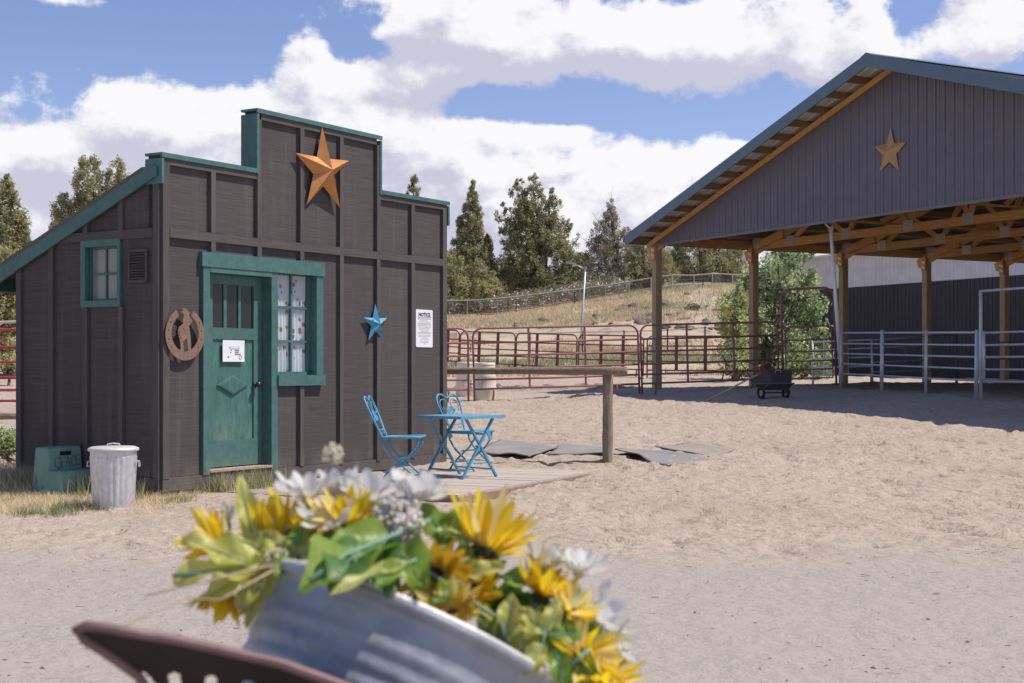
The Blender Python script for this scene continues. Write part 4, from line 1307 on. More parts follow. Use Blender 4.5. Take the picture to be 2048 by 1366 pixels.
# ---------------------------------------------------------------- dark building beyond the barn
HV = 23.0
HALL_MW = BARN_MW @ Matrix.Translation((-6.0, HV, .05))
hall = thing("riding_hall", "long dark steel building with a pale translucent strip under its eave, behind the barn", "building", mw=HALL_MW)
HBOT, HMID, HTOP = -.35, 3.92, 5.45
nhs = 47
for k in range(nhs):
    a = -16.5 + k * .92
    ribbed("wall_sheet", a, a + .92, 0, HBOT, lambda x: HMID, SIDING_DARK, hall, h=.040)
    ribbed("light_panel", a, a + .92, -.0, HMID + .004, lambda x: HTOP, TRANSLUCENT, hall, h=.022)
MB().box(-16.5, 26.7, .03, .07, HMID + .70, HMID + .83).build("girt", TIMBER, hall)
mb = MB()
mb.add([(-16.8, -.55, HTOP - .02), (27, -.55, HTOP - .02), (27, 9, HTOP + 2.6), (-16.8, 9, HTOP + 2.6)], [(0, 1, 2, 3)])
mb.add([(-16.8, -.55, HTOP - .10), (27, -.55, HTOP - .10), (27, 9, HTOP + 2.5), (-16.8, 9, HTOP + 2.5)], [(3, 2, 1, 0)])
mb.add([(-16.8, -.55, HTOP - .10), (27, -.55, HTOP - .10), (27, -.55, HTOP - .02), (-16.8, -.55, HTOP - .02)], [(0, 1, 2, 3)])
mb.build("roof", ROOF_WHITE, hall)
MB().box(-16.4, 26.7, .5, 17.5, HBOT, HMID - .3).build("inner_wall", SIDING_DARK, hall)
mb = MB(); mb.box(-16.55, -16.5, 0, 18, HBOT, HTOP); mb.box(26.74, 26.8, 0, 18, HBOT, HTOP); mb.box(-16.5, 26.7, 18, 18.05, HBOT, HTOP)
mb.build("end_wall", SIDING_DARK, hall)
# ---------------------------------------------------------------- pipe panels and gates
def corral(name, label, cat, p0, p1, mat, heights, zbase=.0, legs=(.12, .88), r=.023, arc=.20, stiles=(.33, .67), stile_w=None, group=None, posts=False, latch=True, rr=None, square=False):
    """pipe panel from p0 to p1 (points on the ground); heights of its rails above ground, top first"""
    p0, p1 = Vector(p0), Vector(p1)
    t = thing(name, label, cat, mw=frame_mw(p0, p1 - p0, (0, 0, 1)), group=group)
    L = (p1 - p0).length
    top, bot = heights[0], heights[-1]
    rr = rr or r * .95
    pts = []
    if square:
        pts = [(0, 0, zbase - .05), (0, 0, top), (L, 0, top), (L, 0, zbase - .05)]
        MB().tube(pts[:2], r * 1.25, 10).build("post", mat, t, smooth=True)
        MB().tube(pts[2:], r * 1.25, 10).build("post", mat, t, smooth=True)
        MB().tube([(0, 0, top - .03), (L, 0, top - .03)], r, 8).build("rail", mat, t, smooth=True)
    else:
        pts = [(0, 0, zbase)]
        for k in range(7):
            a = math.pi - math.pi / 2 * k / 6
            pts.append((arc + arc * math.cos(a), 0, top - arc + arc * math.sin(a)))
        for k in range(7):
            a = math.pi / 2 - math.pi / 2 * k / 6
            pts.append((L - arc + arc * math.cos(a), 0, top - arc + arc * math.sin(a)))
        pts.append((L, 0, zbase))
        MB().tube(pts, r, 8).build("frame", mat, t, smooth=True)
    for z in heights[1:]:
        q0 = 0
        # slightly sagged like a used panel
        MB().tube([(r, 0, z), (L * .5, .004, z - random.uniform(0, .012)), (L - r, 0, z)], rr, 7).build("rail", mat, t, smooth=True)
    for s in stiles:
        x = s * L
        w = stile_w or rr * 1.9
        MB().box(x - w / 2, x + w / 2, -.012, .012, bot - rr, top - r * .2).build("stile", mat, t)
    for s in legs:
        x = s * L
        MB().tube([(x, 0, bot - rr * .5), (x, .0, bot - .10), (x - .03, 0, zbase - .02)], rr, 7).build("leg", mat, t, smooth=True)
    if latch:
        lm = MB()
        for z in (top - .42, bot + .10):
            lm.box(L + r, L + .10, -.012, .012, z, z + .03)
            lm.box(L + .045, L + .062, -.010, .010, z - .07, z + .10)
        lm.build("latch", mat, t)['kind'] = 'stuff'
    return t
H6 = (1.51, 1.21, .94, .67, .45, .25)
GRP = "maroon pipe panels in the front row"
def gl(px, y, dz=0.0):
    p = gnd(px, y); p.z += dz; return p
corral("pipe_panel", "maroon pipe panel ending just right of the shed, behind the back blue chair", "pipe panel", gl(505, 28.0), gl(937, 29.3), RED_PIPE, H6, group=GRP, legs=(.12, .905), latch=True)
corral("pipe_panel", "maroon pipe panel behind the hitching rail, its left end beside the cream barrel", "pipe panel", gl(949, 29.5, .0), gl(1279, 30.5), RED_PIPE, H6, group=GRP, legs=(.115, .86))
corral("pipe_panel", "maroon pipe panel from the hitching post to the cart, its right half in barn shade", "pipe panel", gl(1284.5, 30.6), gl(1558, 31.7), RED_PIPE, H6, group=GRP, legs=(.10, .80), latch=False)
# tall walk-through gate
bow = corral("bow_gate", "tall arched maroon walk-through gate frame beside the silver panels", "gate", gl(1567, 31.75), gl(1673, 31.45), RED_PIPE, (2.23, ), arc=.22, stiles=(), legs=(), latch=False, r=.026)
Lb = (gl(1567, 31.75) - gl(1673, 31.45)).length
leafm = MB(); leafm.tube([(.07, 0, .24), (.07, 0, 1.22)] + [(.24 + .17 * math.cos(a), 0, 1.22 + .17 * math.sin(a)) for a in np.linspace(math.pi, math.pi / 2, 6)] + [(Lb - .24 + .17 * math.cos(a), 0, 1.22 + .17 * math.sin(a)) for a in np.linspace(math.pi / 2, 0, 6)] + [(Lb - .07, 0, 1.22), (Lb - .07, 0, .24)], .020, 8, closed=True)
leaf_o = leafm.build("gate_leaf", RED_PIPE, bow, smooth=True)
for z in (1.09, .83, .62, .43):
    MB().tube([(.07, 0, z), (Lb - .07, 0, z)], .016, 7).build("rail", RED_PIPE, leaf_o, smooth=True)
MB().tube([(.0, 0, .0), (.0, 0, .02), (Lb, 0, .02), (Lb, 0, .0)], .02, 6).build("ground_bar", RED_PIPE, bow)
# red panel far left, seen past the shed
corral("pipe_panel", "bright red pipe panel at the far left edge beyond the shed", "pipe panel", gl(-165, 25.0), gl(250, 25.4), RED_PIPE2, H6, group="red pipe panels left of the shed", r=.024)
corral("pipe_panel", "thin red pipe panel farther back at the far left beyond the shed", "pipe panel", gl(-70, 44), gl(165, 44.5), RED_PIPE2, (1.35, 1.02, .68, .42, .2), group="red pipe panels left of the shed", r=.016, stiles=(.45,))
# back pen
H5 = (1.46, 1.12, .82, .58, .27)
bk = [(872, 916, 55.5, 55.0, "left of the cream barrel"), (919, 1028.5, 54.5, 53.5, "behind the cream barrel"), (1031, 1152, 53.4, 51.8, "behind the middle of the hitching rail"), (1156, 1286, 51.6, 50.3, "by the foot of the light pole"), (1294, 1464, 50, 48.8, "behind the barn's corner post"), (1469, 1560, 48.6, 48.2, "behind the barn's second post")]
for a, b, ya, yb_, w in bk:
    corral("pen_panel", "dull maroon round-pen panel " + w, "pipe panel", gl(a, ya), gl(b, yb_), RED_PIPE_DK, H5, group="panels of the back pen", r=.026, stiles=((.35, .69) if b - a > 60 else (.5,)), stile_w=.115, legs=(.12, .9), latch=False)
# silver fence in front of the barn
HS = (1.22, .985, .765, .545, .325)
S0, S1 = gl(1679, 31.2), gl(1955, 26.3)
sil = thing("silver_fence", "galvanised five-rail pipe fence across the barn's open front", "fence", mw=frame_mw(S0, S1 - S0, (0, 0, 1)))
Ls = (S1 - S0).length
for z in HS:
    MB().tube([(-.02, 0, z), (Ls, 0, z)], .022 if z == HS[0] else .019, 8).build("rail", PIPE_SILVER, sil, smooth=True)
for s, r in ((.02, .024), (.352, .040), (.672, .030), (1.0, .038)):
    MB().tube([(s * Ls, -.03, -.12), (s * Ls, -.03, HS[0] + .05)], r, 10).build("post", PIPE_SILVER, sil, smooth=True)
# tall silver gate frame and its leaf at the right edge
G0 = gl(1961.5, 26.15); gd = Vector((.36, -.934, 0)).normalized()
gate = thing("silver_gate", "galvanised pipe gate in a tall square frame at the right edge", "gate", mw=frame_mw(G0, gd, (0, 0, 1)))
GL_ = 3.2
MB().tube([(0, 0, -.1), (0, 0, 2.0)], .032, 10).build("post", PIPE_SILVER, gate, smooth=True)
MB().tube([(GL_, 0, -.1), (GL_, 0, 2.0)], .032, 10).build("post", PIPE_SILVER, gate, smooth=True)
MB().tube([(0, 0, 1.985), (GL_, 0, 1.985)], .026, 10).build("head_bar", PIPE_SILVER, gate, smooth=True)
lf = MB().tube([(.085, 0, .30), (.085, 0, 1.25)], .028, 10).build("gate_leaf", PIPE_SILVER, gate, smooth=True)
for z in (1.215, .99, .77, .545, .325):
    MB().tube([(.085, 0, z), (GL_ - .08, 0, z)], .022, 8).build("rail", PIPE_SILVER, lf, smooth=True)
MB().tube([(GL_ - .08, 0, .30), (GL_ - .08, 0, 1.25)], .028, 10).build("gate_stile", PIPE_SILVER, lf, smooth=True)
hm = MB()
for z in (.40, 1.12):
    hm.tube([(0, 0, z), (.085, 0, z)], .018, 8)
hm.build("hinge", PIPE_SILVER, lf)['kind'] = 'stuff'
# silver panel end behind the arched gate
corral("pipe_panel", "galvanised pipe panel end seen behind the arched maroon gate", "pipe panel", gl(1626, 40), gl(1745, 38.5), PIPE_SILVER, (1.22, .97, .72, .48, .25), group="grey panels inside the barn", square=True, stiles=(.2, .6), legs=(), latch=False)
corral("pipe_panel", "thin dark steel panel crossing the barn behind the silver fence's centre", "pipe panel", gl(1742, 40.5), gl(1912, 36.5), DK_PIPE, (1.28, 1.02, .62, .34), group="grey panels inside the barn", square=True, stiles=(.44, ), legs=(), latch=False, r=.018)
corral("pipe_panel", "thin dark steel panel crossing the barn behind the silver gate", "pipe panel", gl(1914, 36.4), gl(2110, 33.0), DK_PIPE, (1.28, 1.02, .62, .34), group="grey panels inside the barn", square=True, stiles=(.4, ), legs=(), latch=False, r=.018)

# ---------------------------------------------------------------- hitching rail
hb = gnd(1215, 17.4)
hit_ = thing("hitching_rail", "weathered log hitching rail on a round post running behind the shed", "hitching rail", loc=hb)
ztop = EYE + (HY - 747) / F * 17.4 - hb.z
def wobtube(p0, p1, r0, r1, n=14, k=12, amp=.07, seed=1):
    rn = random.Random(seed)
    pts, rr = [], []
    for i in range(k):
        t = i / (k - 1)
        p = Vector(p0).lerp(Vector(p1), t)
        pts.append(p + Vector((0, rn.uniform(-.5, .5), rn.uniform(-.5, .5))) * r0 * .14 if 0 < i < k - 1 else p)
        rr.append((r0 + (r1 - r0) * t) * (1 + rn.uniform(-amp, amp)))
    return pts, rr
pts, rr = wobtube((0, 0, -.15), (.005, 0, ztop - .0), .067, .062, seed=3)
MB().tube(pts, rr, 14).build("post", LOG_Z, hit_, smooth=True)
rz = EYE + (HY - 741) / F * 17.4 - hb.z
e1 = at(1253, 741.5, 17.25) - hb; e0 = at(700, 742, 18.6) - hb
pts, rr = wobtube(e0, e1, .040, .048, seed=5)
MB().tube(pts, rr, 14).build("rail_log", LOG, hit_, smooth=True)
# low log rail at the far left
l0 = gl(-90, 22.0); 
lo = thing("low_log_rail", "low weathered log rail on stubby posts at the far left", "rail", loc=l0)
pts, rr = wobtube((0, 0, .24), (2.9, .3, .24), .055, .05, seed=8)
MB().tube(pts, rr, 12).build("rail_log", LOG, lo, smooth=True)
for x in (.15, 2.7):
    MB().tube([(x, x * .1, -.1), (x, x * .1, .20)], .06, 12).build("post", LOG_Z, lo, smooth=True)

# ---------------------------------------------------------------- light poles
def light_pole(base, top, label, arm, mat):
    d = top - base
    t = thing("light_pole", label, "light pole", mw=Matrix.Translation(base), group="slender light poles")
    MB().tube([(0, 0, -.2), d], [.045, .034] if arm > .4 else [.044, .040], 10).build("pole", mat, t, smooth=True)
    MB().tube([d + Vector((0, 0, -.05)), d + Vector((-arm, 0, .16))], .020, 8).build("arm", mat, t, smooth=True)
    MB().box(-arm - .30, -arm + .06, -.07, .07, -.03, .03).build("lamp_head", LAMP_GREY, t, mw=Matrix.Translation(d + Vector((0, 0, .10))) @ Matrix.Rotation(.16, 4, 'Y'))
    MB().box(-.05, .05, -.05, .05, -.07, .02).build("cap", LAMP_GREY, t, mw=Matrix.Translation(d))
    return t
lb = gnd(1157, 54.0)
light_pole(lb, at(1171, 536, 54.0), "leaning grey light pole with a short arm in the yard below the junipers", .45, PIPE_SILVER)
lb2 = gnd(1683, 31.3)
lb2.z += .35
p2 = light_pole(lb2, at(1661.5, 455, 31.0), "leaning white pole strapped to the fence, its lamp under the barn's gable edge", .18, WHITE_POLE)

# ---------------------------------------------------------------- barrels
def barrel(base, label, h=.80, r=.24, mat=BARREL):
    t = thing("barrel", label, "barrel", loc=base, group="cream plastic barrels")
    MB().lathe([(r * .97, 0), (r, .02), (r * 1.0, h * .30), (r * 1.035, h * .33), (r * 1.0, h * .36), (r * .96, h * .62), (r * .985, h * .65), (r * .95, h * .68), (r * .90, h * .93), (r * .86, h)], 28, cap0=True).build("body", mat, t, smooth=True)
    MB().lathe([(r * .92, h - .03), (r * .92, h + .012), (r * .85, h + .022), (r * .80, h + .008), (0, h + .006)], 28).build("lid", mat, t, smooth=True)
    return t
barrel(gl(970, 30.3, -.03), "cream plastic barrel behind the maroon panel, right of the back chair")
barrel(gl(935, 32.4, -.03), "second cream plastic barrel, half hidden behind the nearer one", r=.27)

# ---------------------------------------------------------------- yard cart with its tub and the rake lying against it
cb = gnd(1546, 27.6)
cart = thing("yard_cart", "black two-wheeled yard cart with a square tub in the barn's shade", "cart", loc=cb, rz=math.radians(24))
tubp = lambda w, d, z: [(-w, -d, z), (w, -d, z), (w, d, z), (-w, d, z)]
def loft(rings, mat, name, par, inner=.0):
    v, f = [], []
    for r_ in rings: v += r_
    n = len(rings[0])
    for i in range(len(rings) - 1):
        for j in range(n):
            j2 = (j + 1) % n
            f.append((i * n + j, i * n + j2, (i + 1) * n + j2, (i + 1) * n + j))
    f.append(tuple(range(n - 1, -1, -1)))
    f.append(tuple((len(rings) - 1) * n + j for j in range(n)))
    return MB().add(v, f).build(name, mat, par)
loft([tubp(.21, .22, .17), tubp(.245, .27, .30), tubp(.25, .28, .535), tubp(.265, .295, .535), tubp(.265, .295, .555), tubp(.235, .265, .555), tubp(.20, .22, .25)], BLACK_TUB, "tub", cart)
fr = MB(); fr.box(-.285, .285, -.31, -.29, .285, .31); fr.box(-.285, .285, .29, .31, .285, .31); fr.box(-.29, -.27, -.31, .31, .285, .31); fr.box(.27, .29, -.31, .31, .285, .31)
fr.beam((-.28, -.25, .29), (-.28, 0, .115), .02, .02); fr.beam((.28, -.25, .29), (.28, 0, .115), .02, .02)
fr.build("frame", DK_PIPE, cart)
MB().tube([(-.30, 0, .115), (.30, 0, .115)], .014, 8).build("axle", DK_PIPE, cart)
RY = Matrix.Rotation(math.pi / 2, 4, 'Y')
for x in (-.285, .285):
    w = MB(); w.tube([(.092 * math.cos(a), .092 * math.sin(a), 0) for a in np.linspace(0, 2 * math.pi, 25)[:-1]], .030, 10, closed=True)
    w = w.build("wheel", TYRE, cart, smooth=True, mw=Matrix.Translation((x, -.02, .112)) @ RY)
    MB().lathe([(0, -.012), (.02, -.012), (.02, -.004), (.058, -.008), (.062, .0), (.058, .008), (.02, .004), (.02, .012), (0, .012)], 20).build("hub", CREAM_HUB, w, smooth=False)
hd = MB(); hd.tube([(-.24, .30, .30), (-.40, .42, .62), (-.44, .45, .70), (-.30, .50, .72), (-.06, .50, .66)], .013, 8)
hd.build("handle", DK_PIPE, cart, smooth=True)
MB().tube([(-.16, -.30, .50), (-.15, -.305, .55), (-.04, -.305, .555), (-.03, -.30, .50)], .009, 7).build("rope_grip", HANDLE_WOOD, cart)
rk0 = gl(1413, 27.25, .015); rk1 = at(1521, 746, 27.2)
rake = thing("stall_fork", "stall fork with a faded red head propped on the cart, handle tip on the sand", "fork", mw=frame_mw(rk0, rk1 - rk0, (0, 0, 1)))
Lr = (rk1 - rk0).length
MB().tube([(0, 0, 0), (Lr, 0, 0)], .016, 10).build("handle", HANDLE_WOOD, rake, smooth=True)
hd = thing("fork_head", None, None)
fork = MB()
fork.tube([(Lr - .05, 0, 0), (Lr + .03, 0, .01)], .02, 8)
fork.beam((Lr + .02, 0, .01), (Lr + .03, -.18, .12), .03, .02); fork.beam((Lr + .02, 0, .01), (Lr + .03, .18, .02), .03, .02)
bpy.data.objects.remove(hd)
fh = fork.build("fork_head", RED_PLASTIC, rake)
for k in range(13):
    y = -.17 + .34 * k / 12
    MB().tube([(Lr + .02, y, .10 - .10 * (y + .17) / .34 + .01), (Lr + .20, y * 1.0, .12), (Lr + .33, y, .05)], .006, 5).build("tine", RED_PLASTIC, fh)

# ---------------------------------------------------------------- deck, mats, table and chairs
dA = at(915, 990, 13.0); dA.z = .034
dE = Vector((1.42, 3.05, 0)); dE1 = dE.normalized(); dE2 = Vector((-dE1.y, dE1.x, 0))
deck = thing("deck", "low sandy plank platform under the blue table in front of the shed", "deck", mw=frame_mw((dA.x, dA.y, -.0), dE1, (0, 0, 1)))
nb = 24; DL, DW = dE.length, 1.62
for k in range(nb):
    a = DL * k / nb
    MB().box(-DW, 0, -DL / nb / 2 + .003, DL / nb / 2 - .003, -.012, .012 + random.uniform(-.002, .002)).build("plank", DECK_TOP, deck, mw=Matrix.Translation((a + DL / nb / 2, 0, .020)) @ Matrix.Rotation(-math.pi / 2, 4, 'Z'))
MB().box(0, DL, -.028, .0, -.09, .0065).build("edge_board", DECK_EDGE, deck)
MB().box(-.028, -.0005, -.028, DW, -.09, .0065).build("edge_board", DECK_EDGE, deck)
MB().box(0, DL, DW - .03, DW, -.09, .0065).build("edge_board", DECK_EDGE, deck)

def mat_sheet(corners, label, mat=RUBBER, bump=.05, seed=0, lift=.0):
    """a rubber stall mat draped over the uneven sand"""
    c = [Vector(p) for p in corners]
    nx = ny = 16
    v, f = [], []
    for j in range(ny + 1):
        for i in range(nx + 1):
            s, t = i / nx, j / ny
            p = c[0].lerp(c[1], s).lerp(c[3].lerp(c[2], s), t)
            e = max(abs(s - .5), abs(t - .5)) * 2
            z = tz(p.x, p.y) + .022 + lift + bump * (float(fbm(p.x * 1.3 + seed, p.y * 1.3, seed, 2)) - .42) * (.45 + .9 * e ** 3)
            p = p + Vector((.10 * (float(fbm(t * 2.1, seed * 1.7 + s, seed, 2)) - .5), .16 * (float(fbm(s * 2.3, seed + t, seed + 3, 2)) - .5), 0))
            v.append((p.x, p.y, z))
    n = len(v)
    v += [(x, y, z - .013) for x, y, z in v]
    for j in range(ny):
        for i in range(nx):
            a = j * (nx + 1) + i
            f.append((a, a + 1, a + nx + 2, a + nx + 1)); f.append((n + a, n + a + nx + 1, n + a + nx + 2, n + a + 1))
    edge = [i for i in range(nx + 1)] + [(j + 1) * (nx + 1) - 1 for j in range(1, ny + 1)] + [ny * (nx + 1) + i for i in range(nx - 1, -1, -1)] + [j * (nx + 1) for j in range(ny - 1, 0, -1)]
    for k in range(len(edge)):
        a, b = edge[k], edge[(k + 1) % len(edge)]
        f.append((b, a, n + a, n + b))
    o = MB().add(v, f).build("rubber_mat", mat, None)
    o.data.polygons.foreach_set('use_smooth', [i < 2 * nx * ny for i in range(len(o.data.polygons))])
    return tag(o, label, "mat", "rubber mats under the hitching rail")
def H(px, py, dz=0): p = hit(px, py); p.z += dz; return p
mat_sheet([H(955, 906), H(1052, 920), H(1118, 899), H(1000, 886)], "grey rubber mat just right of the back chair, its corner lifted", seed=2, bump=.10)
mat_sheet([H(1092, 911), H(1214, 911), H(1212, 898), H(1120, 897)], "grey rubber mat left of the hitching post", seed=5, bump=.06)
mat_sheet([H(1228, 911), H(1335, 934), H(1420, 920), H(1318, 894)], "grey rubber mat right of the hitching post with a curled dark edge", seed=9, bump=.12)
mat_sheet([H(1318, 897), H(1420, 916), H(1478, 902), H(1380, 889)], "sand covered rubber mat at the right end of the row", mat=RUBBER_SANDY, seed=13, bump=.05)
mat_sheet([H(1020, 889), H(1200, 897), H(1300, 890), H(1120, 879)], "half buried rubber mat behind the row, under drifted sand", mat=RUBBER_SANDY, seed=17, bump=.03, lift=-.02)
# worn concrete slab at the door
slab = MB().box(-.9, .9, -.45, .45, -.12, .012).build("door_slab", RUBBER_SANDY, None)
slab.matrix_world = SHED_MW @ Matrix.Translation((1.55, -.62, -.028))
tag(slab, "worn grey slab on the ground in front of the teal door", "slab")

BLUE = mk("weathered_blue_enamel", (.085, .30, .46), rough=.42, var=.22, scale=16, bump=.4, bscale=60, speck=((.27, .40, .47), 34, .66))
BLUE_T = mk("blue_table_enamel", (.115, .34, .50), rough=.38, var=.15, scale=10, bump=.2, speck=((.24, .38, .46), 22, .66))
DZ = .033
tb_ang = math.radians(47)
tc_ = Vector((-.545, 15.22, DZ))
table = thing("bistro_table", "square blue folding metal table on crossed legs on the deck", "table", loc=tc_, rz=tb_ang)
T = .335
tm = MB(); tm.box(-T, T, -T, T, .648, .656)
tm.box(-T, T, -T - .006, -T, .628, .657); tm.box(-T, T, T, T + .006, .628, .657); tm.box(-T - .006, -T, -T - .006, T + .006, .628, .657); tm.box(T, T + .006, -T - .006, T + .006, .628, .657)
tm.build("tabletop", BLUE_T, table)
for y in (-.275, .275):
    for s, dy in ((1, -.012), (-1, .012)):
        member("leg", (-.27 * s, y + dy, .0), (.20 * s, y + dy, .640), .030, .020, BLUE, table)
    MB().tube([(-.035, y - .02, .335), (-.035, y + .02, .335)], .012, 8).build("pivot", BLUE, table)
for s in (1, -1):
    t = .13
    MB().tube([(-.27 * s + .47 * s * t, -.275, .64 * t), (-.27 * s + .47 * s * t, .275, .64 * t)], .009, 8).build("stretcher", BLUE, table)
t = .72
MB().tube([(-.27 + .47 * t, -.285, .64 * t), (-.27 + .47 * t, .285, .64 * t)], .010, 8).build("stretcher", BLUE, table)
for y in (-.30, .30):
    member("catch", (.09, y, .50), (.15, y, .40), .012, .045, BLUE, table)

def bistro_chair(label, loc, rz):
    c = thing("bistro_chair", label, "chair", loc=loc, rz=rz, group="blue folding bistro chairs")
    SH, SD, SWd = .445, .19, .185
    seat = MB()
    seat.tube([(-SD, -SWd, SH), (SD, -SWd, SH + .012), (SD + .012, -SWd + .02, SH + .012), (SD + .012, SWd - .02, SH + .012), (SD, SWd, SH + .012), (-SD, SWd, SH)], .013, 8, closed=True)
    seat = seat.build("seat", BLUE, c, smooth=True)
    for k in range(11):
        y = -SWd + .02 + (2 * SWd - .04) * k / 10
        member("slat", (-SD, y, SH + .004), (SD + .005, y, SH + .014), .022, .005, BLUE, seat)
    # back: the frame rises from the seat's rear, leans back, twin-lobed at the top
    lean = lambda z: -SD - .19 * (z - SH) / .42 - .0
    def bp(y, z): return (lean(z), y, z)
    pts = [bp(-.115, SH - .02), bp(-.135, SH + .08), bp(-.175, SH + .20), bp(-.195, SH + .31), bp(-.185, SH + .375), bp(-.145, SH + .415), bp(-.085, SH + .42), bp(-.035, SH + .395), bp(0, SH + .38)]
    pts = pts + [(p[0], -p[1], p[2]) for p in pts[-2::-1]]
    sm = []
    for i in range(len(pts) - 1):      # Catmull-Rom for a bent-rod look
        p0, p1, p2, p3 = (Vector(pts[max(0, i - 1)]), Vector(pts[i]), Vector(pts[i + 1]), Vector(pts[min(len(pts) - 1, i + 2)]))
        for u in (0, .33, .66):
            sm.append(.5 * ((2 * p1) + (p2 - p0) * u + (2 * p0 - 5 * p1 + 4 * p2 - p3) * u * u + (3 * p1 - p0 - 3 * p2 + p3) * u ** 3))
    sm.append(Vector(pts[-1]))
    bk_ = MB().tube(sm, .011, 8).build("back_frame", BLUE, c, smooth=True)
    for s in (1, -1):
        sc = [bp(s * (.085 + .075 * math.cos(a) * (1 - a / 14)), SH + .30 + .075 * math.sin(a) * (1 - a / 14)) for a in np.linspace(-.9, 5.6, 20)]
        MB().tube(sc, .0055, 6).build("scroll", BLUE, bk_, smooth=True)
        sc = [bp(s * (.065 + .055 * math.cos(a)), SH + .125 + .085 * math.sin(a)) for a in np.linspace(-2.2, 2.6, 16)]
        MB().tube(sc, .0055, 6).build("scroll", BLUE, bk_, smooth=True)
    med = MB()
    for rad in (.062, .042):
        med.tube([bp(rad * math.cos(a), SH + .225 + rad * .85 * math.sin(a)) for a in np.linspace(0, 2 * math.pi, 21)[:-1]], .006, 6, closed=True)
    for k in range(8):
        a = k * math.pi / 4
        med.tube([bp(0, SH + .225), bp(.06 * math.cos(a), SH + .225 + .05 * math.sin(a))], .0055, 5)
    med.build("medallion", BLUE, bk_)
    MB().tube([bp(-.135, SH + .09), bp(0, SH + .075), bp(.135, SH + .09)], .007, 6).build("back_rung", BLUE, bk_)
    for s in (1, -1):
        y = s * (SWd - .012)
        MB().tube([(-SD, y, SH), (-SD + .02, y, SH - .09), (-.09, y, SH - .19), (.04, y, SH - .29), (.15, y, SH - .385), (.205, y, .0)], .0115, 8).build("leg", BLUE, c, smooth=True)
        y = s * (SWd - .036)
        MB().tube([(SD - .01, y, SH + .005), (SD - .015, y, SH - .07), (.10, y, SH - .165), (-.03, y, SH - .265), (-.14, y, SH - .36), (-.20, y, .0)], .0115, 8).build("leg", BLUE, c, smooth=True)
    for x, z in ((.18, .10), (-.165, .10), (.0, .235)):
        MB().tube([(x, -SWd + .02, z), (x, SWd - .02, z)], .009, 8).build("stretcher", BLUE, c)
    return c
bistro_chair("blue bistro chair seen side on, between the shed wall and the table", Vector(((806 - CX) / F * 14.65, 14.65, DZ)), math.radians(-6))
bistro_chair("blue bistro chair with heart shaped back behind the table by the shed corner", Vector(((942 - CX) / F * 16.2, 16.2, DZ - .01)), math.radians(-38))

# ---------------------------------------------------------------- mounting block and dustbin
bm_mw = SHED_MW @ Matrix.Translation((-.50, .80, -.075))
blk = thing("mounting_block", "green moulded two-step mounting block with GRACE scrawled on it", "mounting block", mw=bm_mw)
def tblock(x0, x1, y0, y1, z0, z1, tx, ty0, ty1):
    return [(x0, y0, z0), (x1, y0, z0), (x1, y1, z0), (x0, y1, z0), (x0 + tx, y0 + ty0, z1), (x1 - tx, y0 + ty0, z1), (x1 - tx, y1 - ty1, z1), (x0 + tx, y1 - ty1, z1)]
BF = [(0, 3, 2, 1), (4, 5, 6, 7), (0, 1, 5, 4), (1, 2, 6, 5), (2, 3, 7, 6), (3, 0, 4, 7)]
def bev(o, w, seg=3):
    m = o.modifiers.new("rounded_edges", 'BEVEL'); m.width = w; m.segments = seg; m.limit_method = 'ANGLE'
    for p in o.data.polygons: p.use_smooth = True
    return o
bev(MB().add(tblock(0, .47, 0, .225, 0, .285, .012, .012, .0), BF).build("lower_step", STEP_GREEN, blk), .02)
bev(MB().add(tblock(.004, .466, .2, .44, 0, .505, .028, .022, .025), BF).build("upper_step", STEP_GREEN, blk), .022)
MB().box(.17, .30, .209, .216, .425, .462).build("hand_slot", DARK, blk)
LT = Matrix.Translation((.105, .2085, .305)) @ Matrix.Rotation(math.radians(-4), 4, 'X')
for k, strokes in enumerate((
        [[(.075, .10), (.045, .125), (.012, .11), (.0, .06), (.012, .015), (.05, .0), (.078, .018), (.078, .055), (.045, .055)]],
        [[(.0, .07), (.004, .0)], [(.002, .045), (.022, .068), (.042, .062)]],
        [[(.0, .0), (.035, .115), (.062, .0)], [(.012, .042), (.056, .042)]],
        [[(.06, .10), (.03, .118), (.004, .085), (.0, .04), (.022, .004), (.062, .012)]],
        [[(.058, .118), (.0, .112), (.006, .002), (.062, .008)], [(.004, .06), (.050, .064)]])):
    m = MB()
    for st in strokes:
        m.tube([(px_ * .88 + (.0, .085, .135, .205, .27)[k] * .95, 0, pz_ * .85 + k * .004) for px_, pz_ in st], .0021, 5)
    m.build("lettering", SCRAWL, blk, mw=LT)
cpos = at(227, 1018, 12.5); cpos.z = tz(cpos.x, cpos.y) - .005
can = thing("dustbin", "fluted galvanised metal dustbin with lid standing at the shed's near corner", "dustbin", loc=cpos, rz=math.radians(-75))
def flute(a, z):
    k = sstep(.05, .075, z) * (1 - sstep(.455, .475, z))
    return 1 + .055 * float(k) * (abs(math.sin(a * 11)) ** .6 - .5)
zs_ = [0, .004, .012, .016, .03, .05, .058, .066, .074, .09, .25, .44, .455, .46, .465, .47, .475, .49, .505, .525]
prof = [((.171 + .030 * z / .525) * (1.03 if z in (.004, .012) else 1), z) for z in zs_]
MB().lathe(prof, 168, wob=flute, cap0=True).build("body", GALV, can, smooth=True)
lidm = MB().lathe([(.207, .512), (.218, .512), (.219, .532), (.212, .540), (.205, .541), (.190, .549), (.10, .553), (0, .555)], 48)
lido = lidm.build("lid", GALV_LID, can, smooth=True)
MB().tube([(0, -.055, .560), (0, -.048, .572), (0, 0, .577), (0, .048, .572), (0, .055, .560)], .006, 7).build("lid_handle", GALV, lido)
